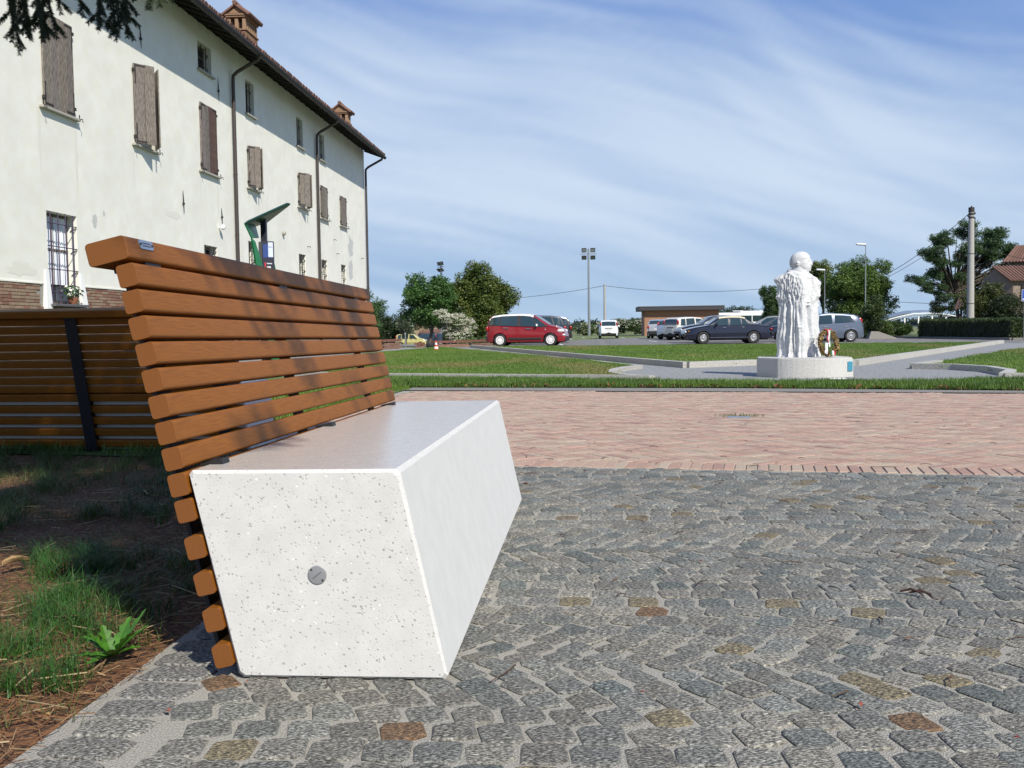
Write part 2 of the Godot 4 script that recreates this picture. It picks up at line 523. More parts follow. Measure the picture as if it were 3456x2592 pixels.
func make_ground() -> void:
	var xs := [-2600.0, -900, -300, -120, -60, -40, -30, -24, -19, -16, -13, -11, -9, -7, -5, -3, -1, 1, 3, 6, 10, 16, 24, 36, 60, 120, 300, 900, 2600]
	var zs := [40.0, 12, 6, 2, -1, -4, -8, -12, -16, -19.04, -25, -35, -48, -60, -66, -72, -78, -84, -90, -96, -102, -115, -140, -200, -320, -600, -1200, -2600]
	var rows := []
	for z in zs:
		var r := PackedVector3Array()
		for x in xs: r.append(on(x, z, -0.03))
		rows.append(r)
	var g := Geo.new()
	g.grid(rows)
	tag(put("ground", g, MT.field), "green and straw-coloured fields reaching to the horizon", "", "", "structure")
	tag(put("needle_soil", drape(V2([-9, 8, -0.99, 8, -1.0, -6.0, -2.7, -6.15, -9, -7.3]), -0.004), MT.needle_soil), "brown needle-covered soil beside the paving at the bench", "", "", "structure")
	tag(put("side_lawn", drape(V2([-11.6, -7.3, -9, -7.34, -2.7, -6.19, -2.7, -15.1, -11.6, -17.6]), 0.0), MT.turf), "shaded grass between the benches and the long building", "", "", "structure")
	tag(put("path", drape(V2([-11.6, -17.7, -2.7, -15.1, 2.07, -14.02, 5.35, -12.79, 16, -9.9, 40, -6, 40, -41, 17.9, -44.85, 8.47, -46.8, -0.55, -48.4, -9.4, -51.5, -11.6, -52]), -0.004), MT.path_setts), "paths of small grey setts around the statue and between the lawns", "", "", "structure")
	tag(put("car_park", drape(V2([-9.4, -51.5, -0.55, -48.4, 8.47, -46.8, 17.9, -44.85, 40, -41, 60, -40, 60, -52, 21.0, -51.6, 19.3, -61.3, 19.2, -66.7, 22, -82, 24, -130, -8, -104, -5.8, -60]), 0.0), MT.asphalt), "worn grey asphalt of the car park behind the lawns", "", "", "structure")
	var sr := []
	for zi in 15:
		var r := PackedVector3Array()
		for xi in 12: r.append(on(-44.0 + 3.3 * xi, -126.0 + 5.0 * zi, 0.0))
		sr.append(r)
	var srg := Geo.new()
	srg.grid(sr)
	tag(put("side_road", srg, MT.asphalt), "lower grey road under the trees left of the car park", "", "", "structure")
	tag(put("lawn", drape(V2([-9.6, -22.6, -3.85, -18.75, 0.0, -16.95, 1.0, -16.5, 1.02, -16.75, 0.62, -17.8, 0.44, -19.0, 0.48, -20.2, 0.72, -21.3, 1.10, -22.25, 0.09, -26.3, -7.39, -49.4, -8.29, -39.4]), 0.055), MT.turf), "lawn left of the round plaza, with a curved kerb at its tip", "", "", "structure")
	tag(put("lawn", drape(V2([-5.8, -49.9, 0.12, -29.25, 2.2, -22.5, 3.84, -23.4, 5.8, -22.65, 17.7, -44.6, 8.47, -46.5, -0.55, -48.1]), 0.055), MT.turf), "middle lawn behind the statue, in front of the parked cars", "", "", "structure")
	tag(put("lawn", drape(V2([6.6, -20.85, 7.15, -20.1, 7.32, -19.1, 6.95, -17.3, 6.35, -15.75, 13.0, -13.9, 22, -24, 14.2, -34.1]), 0.055), MT.turf), "right-hand lawn inside the curved kerb of the round plaza", "", "", "structure")
	tag(put("grass_verge", drape(V2([-11.6, -17.7, -2.7, -15.13, 2.07, -14.05, 5.35, -12.83, 14, -10.4, 14, -12.2, 6.3, -15.45, 4.6, -14.75, 2.6, -15.05, 1.2, -15.75, 0.0, -16.62, -3.85, -18.42, -11.6, -22.5]), 0.02), MT.turf), "narrow grass verge along the far edge of the brick paving", "", "", "structure")
	tag(put("kerb_strip", drape(V2([-2.7, -15.1, 2.07, -14.02, 5.35, -12.79, 16, -9.9, 16, -9.4, 5.2, -12.3, 1.95, -13.18, -2.7, -14.3]), 0.004), MT.grey_strip), "flat grey strip of stone closing off the brick paving", "", "", "structure")
	var k := Geo.new()
	kerb(V2([-9.6, -22.4, -3.85, -18.6, 0.0, -16.8, 1.0, -16.3]), 0.16, 0.11, k)
	tag(put("kerb", k, MT.kerb_stone), "pale straight kerb between the verge and the left lawn", "", "", "structure")
	k = Geo.new()
	kerb(V2(ARC), 0.16, 0.08, k)
	kerb(V2([1.10, -22.3, 0.55, -24.4, 0.05, -26.3]), 0.12, 0.07, k)
	tag(put("kerb", k, MT.kerb_stone), "curved kerb around the tip of the left lawn", "", "", "structure")
	k = Geo.new()
	kerb(V2([-5.9, -49.9, 0.06, -29.25, 2.16, -22.43, 3.84, -23.5, 5.85, -22.57, 17.75, -44.6]), 0.18, 0.13, k)
	tag(put("kerb", k, MT.kerb_stone), "stone kerb around the two near sides of the middle lawn", "", "", "structure")
	k = Geo.new()
	kerb(V2([7.6, -22.4, 6.55, -20.79, 7.15, -20.2, 7.38, -19.1, 7.0, -17.2, 6.3, -15.72, 13.0, -13.8]), 0.16, 0.11, k)
	tag(put("kerb", k, MT.kerb_stone), "curved kerb around the right lawn by the round plaza", "", "", "structure")
	k = Geo.new()
	kerb(V2([22.3, -81.7, 19.4, -66.6, 19.4, -61.2, 20.95, -51.4, 30, -51.0]), 0.25, 0.12, k)
	tag(put("kerb", k, MT.grey_strip), "dark low kerb along the hedge at the edge of the car park", "", "", "structure")
	# painted bay markings
	var mk := Geo.new()
	for q in [[-1.75, -58, -1.4, -53.5], [-0.6, -92, -0.4, -88], [0.35, -88, 0.55, -84], [2.75, -88, 2.95, -83], [-1.6, -84, -1.4, -79], [3.9, -66, 4.1, -61]]:
		var a := Vector2(q[0], q[1]); var b := Vector2(q[2], q[3])
		var s := (b - a).normalized().orthogonal() * 0.06
		drape(PackedVector2Array([a - s, b - s, b + s, a + s]), 0.005, mk)
	tag(put("bay_markings", mk, MT.white_paint), "white painted parking bay lines on the asphalt", "", "", "structure")

# ---------- setts in segmental arcs ----------
func sett_variant() -> Geo:
	var g := Geo.new()
	var p := []
	for q in [[-0.5, -0.34], [-0.36, -0.5], [0.36, -0.5], [0.5, -0.34], [0.5, 0.34], [0.36, 0.5], [-0.36, 0.5], [-0.5, 0.34]]:
		p.append(Vector2(q[0] + rf(-0.075, 0.05) * signf(q[0]), q[1] + rf(-0.075, 0.05) * signf(q[1])))
	var ht := []
	for k in 8: ht.append(rf(-0.001, 0.001))
	for k in 8:
		var a: Vector2 = p[k]; var b: Vector2 = p[(k + 1) % 8]
		var ia := a * 0.91; var ib := b * 0.91
		var ta := Vector3(ia.x, ht[k], ia.y); var tb := Vector3(ib.x, ht[(k + 1) % 8], ib.y)
		g.tri(Vector3(0, 0.001, 0), tb, ta)
		g.quad(tb, Vector3(b.x, -0.0028, b.y), Vector3(a.x, -0.0028, a.y), ta)
		g.quad(Vector3(b.x, -0.0028, b.y), Vector3(b.x, -0.02, b.y), Vector3(a.x, -0.02, a.y), Vector3(a.x, -0.0028, a.y))
	return g

func sett_tone() -> Color:
	var r := rng.randf()
	var b := rf(0.7, 1.3)
	if r < 0.32: return Color(0.56, 0.575, 0.52) * b
	if r < 0.48: return Color(0.40, 0.445, 0.41) * b
	if r < 0.78: return Color(0.64, 0.605, 0.505) * b
	return Color(0.60, 0.585, 0.51) * b

func brick_line(x: float) -> float: return -5.625 + 0.175 * x   # near edge of the brick paving

func seen(p: Vector3) -> bool:
	var d := p - Vector3(0, 0.925, 0)
	var c := Basis(Vector3.UP, 0.07759) * Basis(Vector3.RIGHT, -0.05552) * Basis(Vector3.BACK, -0.014)
	var q := c.inverse() * d
	return q.z < -0.1 and absf(q.x / q.z) < 0.515 and absf(q.y / q.z) < 0.386

func make_cobbles() -> void:
	var base := put("cobblestone_plaza", drape(V2([-1.02, 3.0, -1.02, -5.8, 4.6, -4.82, 4.6, 3.0]), -0.0045), MT.mortar)
	tag(base, "foreground paving of grey setts laid in arcs with sandy joints", "", "", "structure")
	var vs := []
	var vm := []
	for k in 14:
		vs.append(sett_variant())
	var tones := []
	for k in 60:
		tones.append(sett_tone())
	var cache := {}
	var list := []
	for k in 8:
		var zc := -1.62 - 1.2 * (k - 1)
		for j in 64:
			for s in 15:
				var ph := deg_to_rad(-52.0 + 104.0 * (s + 0.5) / 15.0)
				var x0 := -2.0 + 0.093 * j + 0.045 * (k % 2)
				var sg := 1.0
				var x := x0 + 0.761 * (1.0 - cos(ph)) + rf(-0.004, 0.004)
				var z := zc + 0.761 * sin(ph) * sg + rf(-0.004, 0.004)
				if x < -0.815 or x > 4.5 or z > 0.3 or z < brick_line(x) + 0.05:
					continue
				var fx := -0.765 - 0.02
				if z < -2.15 and z > -4.4 and x > -0.74 and x < -0.37:
					continue
				var ln := 0.761 * deg_to_rad(104.0 / 15.0) * rf(0.90, 1.0)
				var wd := maxf(0.093 * cos(ph) * rf(0.90, 1.0), 0.056)
				list.append([Vector3(x, 0, z), PI / 2 - ph * sg + rf(-0.05, 0.05), ln, wd])
	for z in range(70):   # a straight border row beside the soil
		var zz := 0.6 - z * 0.1
		if zz < brick_line(-0.9) + 0.08: break
		list.append([Vector3(-0.915 + rf(-0.006, 0.006), 0, zz), rf(-0.02, 0.02), 0.165 * rf(0.9, 1.0), 0.1 * rf(0.86, 0.95)])
	list.sort_custom(func(a, b): return (a[0] - Vector3(0, 0, -0.4)).length_squared() < (b[0] - Vector3(0, 0, -0.4)).length_squared())
	var bulk := Geo.new()
	var singles := 0
	for q in list:
		var p: Vector3 = q[0]
		p.y = gy(p.x, p.z) + rf(-0.0015, 0.002)
		var edge := p.x < -0.83
		var t := Transform3D(Basis(Vector3.UP, q[1]).scaled_local(Vector3(q[2], 1.0, q[3])), p)
		var vi := rng.randi() % vs.size()
		var tone: Color = tones[rng.randi() % tones.size()]
		if edge: tone = Color(0.56, 0.545, 0.50) * rf(0.8, 1.1) if rng.randf() < 0.75 else tone
		tone = tone.lerp(Color(0.50, 0.475, 0.41), 0.55 * pow(rng.randf(), 1.6))
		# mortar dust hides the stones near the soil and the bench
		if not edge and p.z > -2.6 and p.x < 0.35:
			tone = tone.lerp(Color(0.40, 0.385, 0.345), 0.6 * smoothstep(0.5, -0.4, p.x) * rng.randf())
		if singles < 300 and seen(p):
			var key := "%d_%d" % [vi, rng.randi() % 24]
			var odd := rng.randf() < 0.035 and not edge
			if odd: tone = Color(0.56, 0.47, 0.29) if rng.randf() < 0.6 else Color(0.48, 0.29, 0.15)
			if edge or odd or not cache.has(key):
				var gg := Geo.new()
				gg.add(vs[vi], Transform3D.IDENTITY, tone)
				cache[key] = gg.mesh()
			var o := put("sett", cache[key], MT.setts, base)
			o.transform = t
			singles += 1
		else:
			if rng.randf() < 0.03: tone = Color(0.50, 0.41, 0.25)
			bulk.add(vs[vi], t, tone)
	tag(put("further_setts", bulk, MT.setts, base), "", "", "", "stuff")

# ---------- bricks on edge: herringbone with a soldier course ----------
func brick_tone() -> Color:
	var r := rng.randf()
	var b := rf(0.9, 1.08)
	if r < 0.5: return Color(0.56, 0.395, 0.30) * b
	if r < 0.72: return Color(0.555, 0.36, 0.275) * b
	if r < 0.9: return Color(0.56, 0.445, 0.335) * b
	return Color(0.47, 0.30, 0.24) * b

func paver(g: Geo, l: float, w: float) -> void:
	var a := l * 0.5; var b := w * 0.5; var e := 0.004
	var T := [Vector3(-a + e, 0, b - e), Vector3(a - e, 0, b - e), Vector3(a - e, 0, -b + e), Vector3(-a + e, 0, -b + e)]
	var B := [Vector3(-a, -0.006, b), Vector3(a, -0.006, b), Vector3(a, -0.006, -b), Vector3(-a, -0.006, -b)]
	g.quad(T[0], T[1], T[2], T[3])
	for k in 4:
		g.quad(B[k], B[(k + 1) % 4], T[(k + 1) % 4], T[k])

func make_bricks() -> void:
	var poly := V2([-2.69, -6.10, -0.44, -5.705, 2.2, -5.24, 13, -3.35, 13, -10.17, 5.2, -12.28, 1.95, -13.16, -2.69, -14.28])
	var base := put("brick_paving", drape(poly, -0.007), MT.mortar)
	tag(base, "band of pink and buff paving bricks laid in herringbone", "", "", "structure")
	var one := Geo.new()
	paver(one, 0.235, 0.0565)
	var meshes := []
	for k in 16:
		var gg := Geo.new()
		gg.add(one, Transform3D.IDENTITY, brick_tone())
		meshes.append(gg.mesh())
	var bulk := Geo.new()
	var singles := 0
	var along := Vector2(1.0, 0.175).normalized()
	var across := Vector2(along.y, -along.x)
	var turn := -atan2(along.y, along.x)
	var n := 0
	for k in range(-36, 190):
		var p2 := Vector2(-0.44, -5.705) + along * (k * 0.0605) + across * 0.125
		if p2.x < -2.62: continue
		var p := on(p2.x, p2.y, rf(-0.001, 0.001))
		var t := Transform3D(Basis(Vector3.UP, turn + PI / 2 + rf(-0.01, 0.01)), p)
		if singles < 110 and seen(p):
			var o := put("brick", meshes[rng.randi() % 16], MT.brick_grain, base)
			o.transform = t
			singles += 1
		else:
			bulk.add(one, t, brick_tone())
	var list := []
	var W := 0.06
	var a1 := turn + PI / 4
	for r in range(-150, 260):
		for c in range(-150, 260):
			var m := posmod(c - r, 8)
			var o2: Vector2
			var upright := false
			if m == 0: o2 = Vector2(c + 2.0, r + 0.5)
			elif m == 7:
				o2 = Vector2(c + 0.5, r + 2.0)
				upright = true
			else: continue
			var q := (o2 * W).rotated(-a1) * Vector2(1, 1)
			var p2 := Vector2(2.0, -9.0) + q
			if p2.x < -2.5 or p2.x > 9.5: continue
			var e := (p2 - Vector2(-0.44, -5.705)).dot(across)
			if e < 0.31: continue
			if p2.y < (-13.65 + 0.241 * p2.x if p2.x < 1.95 else -13.71 + 0.271 * p2.x) + 0.1: continue
			list.append([p2, upright, e])
	list.sort_custom(func(a, b): return a[0].length_squared() < b[0].length_squared())
	for q in list:
		var p := on(q[0].x, q[0].y, rf(-0.002, 0.002))
		var t := Transform3D(Basis(Vector3.UP, a1 + (PI / 2 if q[1] else 0.0) + rf(-0.012, 0.012)), p)
		if singles < 300 and seen(p):
			var o := put("brick", meshes[rng.randi() % 16], MT.brick_grain, base)
			o.transform = t
			singles += 1
		else:
			bulk.add(one, t, brick_tone())
	tag(put("further_bricks", bulk, MT.brick_grain, base), "", "", "", "stuff")

# ---------- the long building ----------
const WX := -11.8

func wall_sheet(z0: float, z1: float, y0: float, y1: float, holes: Array, x: float, g: Geo) -> void:
	var zc := [z0, z1]; var yc := [y0, y1]
	for h in holes:
		zc.append(h[0]); zc.append(h[1]); yc.append(h[2]); yc.append(h[3])
	zc.sort(); yc.sort()
	for a in zc.size() - 1:
		if zc[a + 1] - zc[a] < 0.001: continue
		for b in yc.size() - 1:
			if yc[b + 1] - yc[b] < 0.001: continue
			var mz: float = (zc[a] + zc[a + 1]) * 0.5; var my: float = (yc[b] + yc[b + 1]) * 0.5
			var open := false
			for h in holes:
				if mz > h[0] and mz < h[1] and my > h[2] and my < h[3]: open = true
			if open: continue
			g.quad(Vector3(x, yc[b], zc[a + 1]), Vector3(x, yc[b], zc[a]), Vector3(x, yc[b + 1], zc[a]), Vector3(x, yc[b + 1], zc[a + 1]))
	for h in holes:   # reveals 0.3 m deep
		var d := x - 0.3
		g.quad(Vector3(x, h[2], h[0]), Vector3(d, h[2], h[0]), Vector3(d, h[3], h[0]), Vector3(x, h[3], h[0]))
		g.quad(Vector3(d, h[2], h[1]), Vector3(x, h[2], h[1]), Vector3(x, h[3], h[1]), Vector3(d, h[3], h[1]))
		g.quad(Vector3(x, h[3], h[0]), Vector3(d, h[3], h[0]), Vector3(d, h[3], h[1]), Vector3(x, h[3], h[1]))
		g.quad(Vector3(d, h[2], h[0]), Vector3(x, h[2], h[0]), Vector3(x, h[2], h[1]), Vector3(d, h[2], h[1]))

func blot(g: Geo, z: float, y: float, rz: float, ry: float, x: float, sd: int) -> void:   # a patch of bare render, a few millimetres proud
	var f := fnl(sd, 0.9, 3)
	var p := []
	for k in 22:
		var t := TAU * k / 22
		var r := 1.0 + 0.55 * f.get_noise_2d(cos(t) * 1.6, sin(t) * 1.6)
		p.append(Vector3(x, y + sin(t) * ry * r, z - cos(t) * rz * r))
	for k in 22:
		g.tri(Vector3(x, y, z), p[k], p[(k + 1) % 22])

func shutter(b: Node3D, z0: float, z1: float, y0: float, y1: float, ajar: bool, m: Material, red := false) -> void:
	var sh := node("shutters", b)
	var w := (z0 - z1) * 0.5
	var open := deg_to_rad(34.0) if ajar else 0.0
	for side in 2:
		var hinge := Vector3(WX + 0.015, 0, z0 if side == 0 else z1)
		var dir := Vector3(sin(open), 0, -cos(open)) if side == 0 else Vector3(sin(open), 0, cos(open))
		var out := Vector3(cos(open), 0, sin(open)) if side == 0 else Vector3(cos(open), 0, -sin(open))
		var bs := Basis(dir, Vector3.UP, dir.cross(Vector3.UP))
		for k in 2:
			var g := Geo.new()
			var pw := w / 2.0
			var tone := rf(0.72, 1.0)
			g.col = Color(tone, tone * rf(0.96, 1.0), tone * rf(0.9, 1.0))
			g.box(hinge + dir * (pw * (k + 0.5)) + out * (0.02 + 0.004 * rf(0, 1)) + Vector3.UP * ((y0 + y1) * 0.5), Vector3(pw - 0.012, y1 - y0 - rf(0.01, 0.03), 0.035), bs, 0.004)
			put("plank", g, MT.red_boards if red and side == 1 else m, sh)
		var g2 := Geo.new()
		for yy in [y0 + 0.28, y1 - 0.28]:
			g2.box(hinge + dir * (w * 0.30) + out * 0.045 + Vector3.UP * (yy + (0.22 if yy > (y0 + y1) * 0.5 else -0.22)), Vector3(w * 0.5, 0.035, 0.008), bs)
			g2.box(hinge + dir * 0.05 + out * 0.046 + Vector3.UP * yy, Vector3(0.035, 0.5, 0.008), bs)
			g2.box(hinge + out * 0.03 + Vector3.UP * (yy + (0.1 if yy > (y0 + y1) * 0.5 else -0.1)), Vector3(0.05, 0.07, 0.06), bs)
		put("iron_strap", g2, MT.iron, sh)
	var s := Geo.new()
	s.box(Vector3(WX + 0.05, y0 - 0.045, (z0 + z1) * 0.5), Vector3(0.12, 0.06, z0 - z1 + 0.3), Basis.IDENTITY, 0.008)
	put("sill", s, MT.stone_sill, b)
	var hk := Geo.new()
	for z in [z0 + 0.12, z1 - 0.12]:
		hk.tube(PackedVector3Array([Vector3(WX, y0 - 0.03, z), Vector3(WX + 0.16, y0 - 0.025, z), Vector3(WX + 0.17, y0 - 0.1, z)]), PackedFloat32Array([0.012]), 5)
		hk.box(Vector3(WX + 0.09, y0 + 0.03, z), Vector3(0.02, 0.09, 0.02))
	put("shutter_hook", hk, MT.iron, b)

func barred_window(b: Node3D, h: Array, m: Material, nv: int, nh: int, belly: float, back: Material) -> void:
	var w := node("window", b)
	var g := Geo.new()
	var z0: float = h[1]; var z1: float = h[0]; var y0: float = h[2]; var y1: float = h[3]
	g.box(Vector3(WX - 0.31, (y0 + y1) * 0.5, (z0 + z1) * 0.5), Vector3(0.02, y1 - y0 + 0.1, z0 - z1 + 0.1))
	put("pane", g, back, w)
	g = Geo.new()
	for z in [z0 - 0.04, z1 + 0.04, (z0 + z1) * 0.5]:
		g.box(Vector3(WX - 0.26, (y0 + y1) * 0.5, z), Vector3(0.05, y1 - y0, 0.07))
	for y in [y0 + 0.04, y1 - 0.04, y0 + (y1 - y0) * 0.6]:
		g.box(Vector3(WX - 0.255, y, (z0 + z1) * 0.5), Vector3(0.05, 0.06, z0 - z1))
	put("frame", g, MT.window_frame, w)
	for k in nv:
		var z := z0 - (z0 - z1) * (k + 0.5) / nv
		g = Geo.new()
		g.tube(PackedVector3Array([Vector3(WX - 0.06 + belly, y0, z), Vector3(WX - 0.06 + belly, y1, z)]), PackedFloat32Array([0.013]), 6)
		put("grille_bar", g, m, w)
	for k in nh:
		var y := y0 + (y1 - y0) * (k + 0.5) / nh
		g = Geo.new()
		g.tube(PackedVector3Array([Vector3(WX - 0.16, y - 0.09, z1 + 0.02), Vector3(WX - 0.045 + belly, y, z1 + 0.03), Vector3(WX - 0.045 + belly, y, z0 - 0.03), Vector3(WX - 0.16, y - 0.09, z0 - 0.02)]), PackedFloat32Array([0.011]), 6)
		put("grille_bar", g, m, w)

func chimney(b: Node3D, x: float, z: float, wx: float, wz: float, y0: float, yb: float, sd: int) -> void:   # x, z: the corner nearest the camera
	var ch := node("chimney", b)
	var cx := x - wx * 0.5; var cz := z - wz * 0.5
	var core := Geo.new()
	core.box(Vector3(cx, (y0 + yb) * 0.5, cz), Vector3(wx - 0.02, yb - y0, wz - 0.02))
	core.box(Vector3(cx, yb + 0.2, cz), Vector3(wx * 0.55, 0.4, wz * 0.55))
	put("shaft", core, flat("flue", 0.16, 0.12, 0.09, 0.95), ch)
	var br := Geo.new()
	var course := 0.068
	var n := int((yb - y0) / course)
	for k in n:
		var y := y0 + (k + 0.5) * course
		for f in 2:
			var ln := wx if f == 0 else wz
			var u := (-0.13 if k % 2 else 0.0)
			while u < ln:
				var a := maxf(u, 0.0); var e := minf(u + 0.25, ln)
				u += 0.26
				if e - a < 0.03: continue
				var tone := rf(0.75, 1.15)
				br.col = Color(0.40, 0.25, 0.14).lerp(Color(0.34, 0.15, 0.09), pow(rng.randf(), 2.0)) * tone
				var m := (a + e) * 0.5
				if f == 0: br.box(Vector3(x - m, y, z - 0.005), Vector3(e - a - 0.01, 0.056, 0.03))
				else: br.box(Vector3(x - 0.005, y, z - m), Vector3(0.03, 0.056, e - a - 0.01))
	put("brickwork", br, MT.brick_grain, ch)
	tag(ch.get_child(ch.get_child_count() - 1), "", "", "", "stuff")
	var cap := Geo.new()
	for q in [[yb + 0.03, 0.10], [yb + 0.50, 0.10], [yb + 0.56, 0.16]]:
		cap.col = Color(0.36, 0.22, 0.13) * rf(0.85, 1.1)
		cap.box(Vector3(cx, q[0], cz), Vector3(wx + q[1], 0.06, wz + q[1]), Basis.IDENTITY, 0.006)
	cap.col = Color(0.42, 0.27, 0.16)
	var nx := 3; var nz := maxi(3, int(wz / 0.26))
	for k in nx:
		cap.box(Vector3(x - wx * (0.09 + 0.41 * k), yb + 0.265, z - 0.07), Vector3(wx * 0.18, 0.40, 0.13), Basis.IDENTITY, 0.005)
		cap.box(Vector3(x - wx * (0.09 + 0.41 * k), yb + 0.265, z - wz + 0.07), Vector3(wx * 0.18, 0.40, 0.13))
	for k in nz:
		var zz := z - 0.2 - (wz - 0.4) * (k + 0.5) / nz
		cap.box(Vector3(x - 0.07, yb + 0.265, zz), Vector3(0.13, 0.40, (wz - 0.4) / nz * 0.45), Basis.IDENTITY, 0.005)
		cap.box(Vector3(x - wx + 0.07, yb + 0.265, zz), Vector3(0.13, 0.40, (wz - 0.4) / nz * 0.45))
	# gabled top
	var hw := wx * 0.5 + 0.05; var pk := yb + 0.59 + wx * 0.42
	for s in [[z + 0.02, 1.0], [z - wz - 0.02, -1.0]]:
		var a := Vector3(cx - hw, yb + 0.59, s[0]); var d := Vector3(cx + hw, yb + 0.59, s[0]); var e := Vector3(cx, pk, s[0])
		if s[1] > 0: cap.tri(a, d, e)
		else: cap.tri(d, a, e)
	for k in 5:
		var yy := yb + 0.62 + (pk - yb - 0.66) * k / 5.0
		var half := hw * (1.0 - (yy - yb - 0.56) / (pk - yb - 0.55))
		if half > 0.06:
			cap.col = Color(0.40, 0.25, 0.14) * rf(0.8, 1.15)
			cap.box(Vector3(cx, yy + 0.02, z + 0.022), Vector3(half * 2.0, 0.045, 0.03))
	put("chimney_cap", cap, MT.brick_grain, ch)
	var tl := Geo.new()
	var sl := atan2(pk - yb - 0.59, hw)
	var ln := hw / cos(sl) + 0.14
	for s in [1.0, -1.0]:
		var bs := Basis(Vector3(s * cos(sl), -sin(sl), 0), Vector3(s * sin(sl), cos(sl), 0), Vector3(0, 0, s))
		var mid := Vector3(cx, pk + 0.03, cz) + bs.x * (ln * 0.5)
		tl.box(mid, Vector3(ln, 0.05, wz + 0.28), bs)
		var cnt := int((wz + 0.28) / 0.17)
		for k in cnt:
			var o := Vector3(cx, pk + 0.06, cz - (wz + 0.2) * 0.5 + (k + 0.5) * (wz + 0.2) / cnt)
			tl.tube(PackedVector3Array([o, o + bs.x * (ln + 0.03)]), PackedFloat32Array([0.06, 0.075]), 8)
	tl.tube(PackedVector3Array([Vector3(cx, pk + 0.09, z + 0.16), Vector3(cx, pk + 0.09, z - wz - 0.16)]), PackedFloat32Array([0.085]), 8)
	put("chimney_tiles", tl, MT.roof_tiles, ch)

func make_building() -> void:
	var b := thing("farm_building", "long three-storey cream building with wooden shutters, brick base and two brick chimneys", "building")
	var big := [-22.45, -21.15, 1.62, 3.65]
	var lows := [[-31.25, -30.15, 2.0, 3.64], [-35.0, -34.2, 1.5, 4.11], [-41.3, -40.3, 1.5, 4.11], [-44.75, -43.75, 1.5, 4.11], [-48.25, -47.28, 1.5, 4.11]]
	var att := [[-31.2, -30.1, 8.98, 9.84], [-35.2, -34.33, 8.53, 9.7], [-41.28, -40.4, 8.5, 9.69], [-44.7, -43.82, 8.52, 9.69]]
	var att2 := [[-25.0, -24.1, 8.53, 9.7]]
	var g := Geo.new()
	wall_sheet(-52.7, -8.0, 2.04, 10.42, [[big[0], big[1], 2.04, big[3]]] + [[lows[0][0], lows[0][1], 2.05, 3.64]] + lows.slice(1).map(func(h): return [h[0], h[1], 2.05, h[3]]) + att, WX, g)
	# gable end and back
	g.quad(Vector3(WX, 0, -52.7), Vector3(WX - 9, 0, -52.7), Vector3(WX - 9, 10.4, -52.7), Vector3(WX, 10.42, -52.7))
	g.tri(Vector3(WX, 10.42, -52.7), Vector3(WX - 9, 10.4, -52.7), Vector3(WX - 4.5, 12.3, -52.7))
	g.quad(Vector3(WX - 9, 0, -8), Vector3(WX, 0, -8), Vector3(WX, 10.42, -8), Vector3(WX - 9, 10.4, -8))
	g.quad(Vector3(WX - 9, 0, -52.7), Vector3(WX - 9, 0, -8), Vector3(WX - 9, 10.4, -8), Vector3(WX - 9, 10.4, -52.7))
	put("wall", g, MT.plaster, b)
	# brick base: the bricks that can be picked apart, then the rest joined
	var bed := Geo.new()
	wall_sheet(-52.7, -8.0, -0.1, 2.04, [[big[0], big[1], big[2], 2.04]] + lows.slice(1).map(func(h): return [h[0], h[1], h[2], 2.04]), WX - 0.012, bed)
	var pb := put("base_wall", bed, MT.mortar, b)
	var bm := []
	for k in 12:
		var q := Geo.new()
		q.col = Color(0.34, 0.16, 0.105).lerp(Color(0.42, 0.30, 0.20), rng.randf()) * rf(0.8, 1.1)
		q.box(Vector3.ZERO, Vector3(0.03, 0.058, 1.0), Basis.IDENTITY, 0.004)
		bm.append(q.mesh())
	var rest := Geo.new()
	var cnt := 0
	for k in 28:
		var y := 2.0 - k * 0.07
		var z := -8.2 - (0.13 if k % 2 else 0.0) - rf(0, 0.03)
		while z > -52.5:
			var ln := 0.25 if rng.randf() < 0.8 else 0.12
			var zc := z - ln * 0.5
			z -= ln + 0.014
			var inside := false
			for h in [big] + lows:
				if zc + ln * 0.5 > h[0] - 0.28 and zc - ln * 0.5 < h[1] + 0.28 and y > h[2] - 0.1: inside = true
			if inside: continue
			var at := Vector3(WX - 0.008 + rf(-0.004, 0.006), y, zc)
			if zc < -19.0 and zc > -24.7 and y > 1.3 and cnt < 300:
				var o := put("brick", bm[rng.randi() % 12], MT.brick_grain, pb)
				o.position = at
				o.scale = Vector3(1, 1, ln)
				cnt += 1
			elif zc > -40:
				rest.col = Color(0.34, 0.16, 0.105).lerp(Color(0.42, 0.30, 0.20), rng.randf()) * rf(0.8, 1.1)
				rest.box(at, Vector3(0.03, 0.058, ln))
	tag(put("further_bricks", rest, MT.brick_grain, pb), "", "", "", "stuff")
	# plaster lip over the base and white splayed jambs of the big window
	for s in [[big[1], 1.0], [big[0], -1.0]]:
		var jam := Geo.new()
		var z: float = s[0]; var e: float = s[1]
		var a := Vector3(WX + 0.02, 2.35, z + e * 0.02); var d := Vector3(WX + 0.02, 2.35, z + e * 0.16)
		var a2 := Vector3(WX + 0.10, 1.4, z + e * 0.02); var d2 := Vector3(WX + 0.10, 1.4, z + e * 0.26)
		if e > 0:
			jam.quad(a2, d2, d, a) if false else jam.quad(a2, a, d, d2)
		else:
			jam.quad(a2, d2, d, a)
		jam.quad(a, a2, a2 - Vector3(0.15, 0, 0), a - Vector3(0.05, 0, 0)) if e > 0 else jam.quad(a2, a, a - Vector3(0.05, 0, 0), a2 - Vector3(0.15, 0, 0))
		jam.quad(d2, d, d - Vector3(0.05, 0, 0), d2 - Vector3(0.15, 0, 0)) if e > 0 else jam.quad(d, d2, d2 - Vector3(0.15, 0, 0), d - Vector3(0.05, 0, 0))
		put("jamb", jam, MT.white_paint, b)
	var lip := Geo.new()
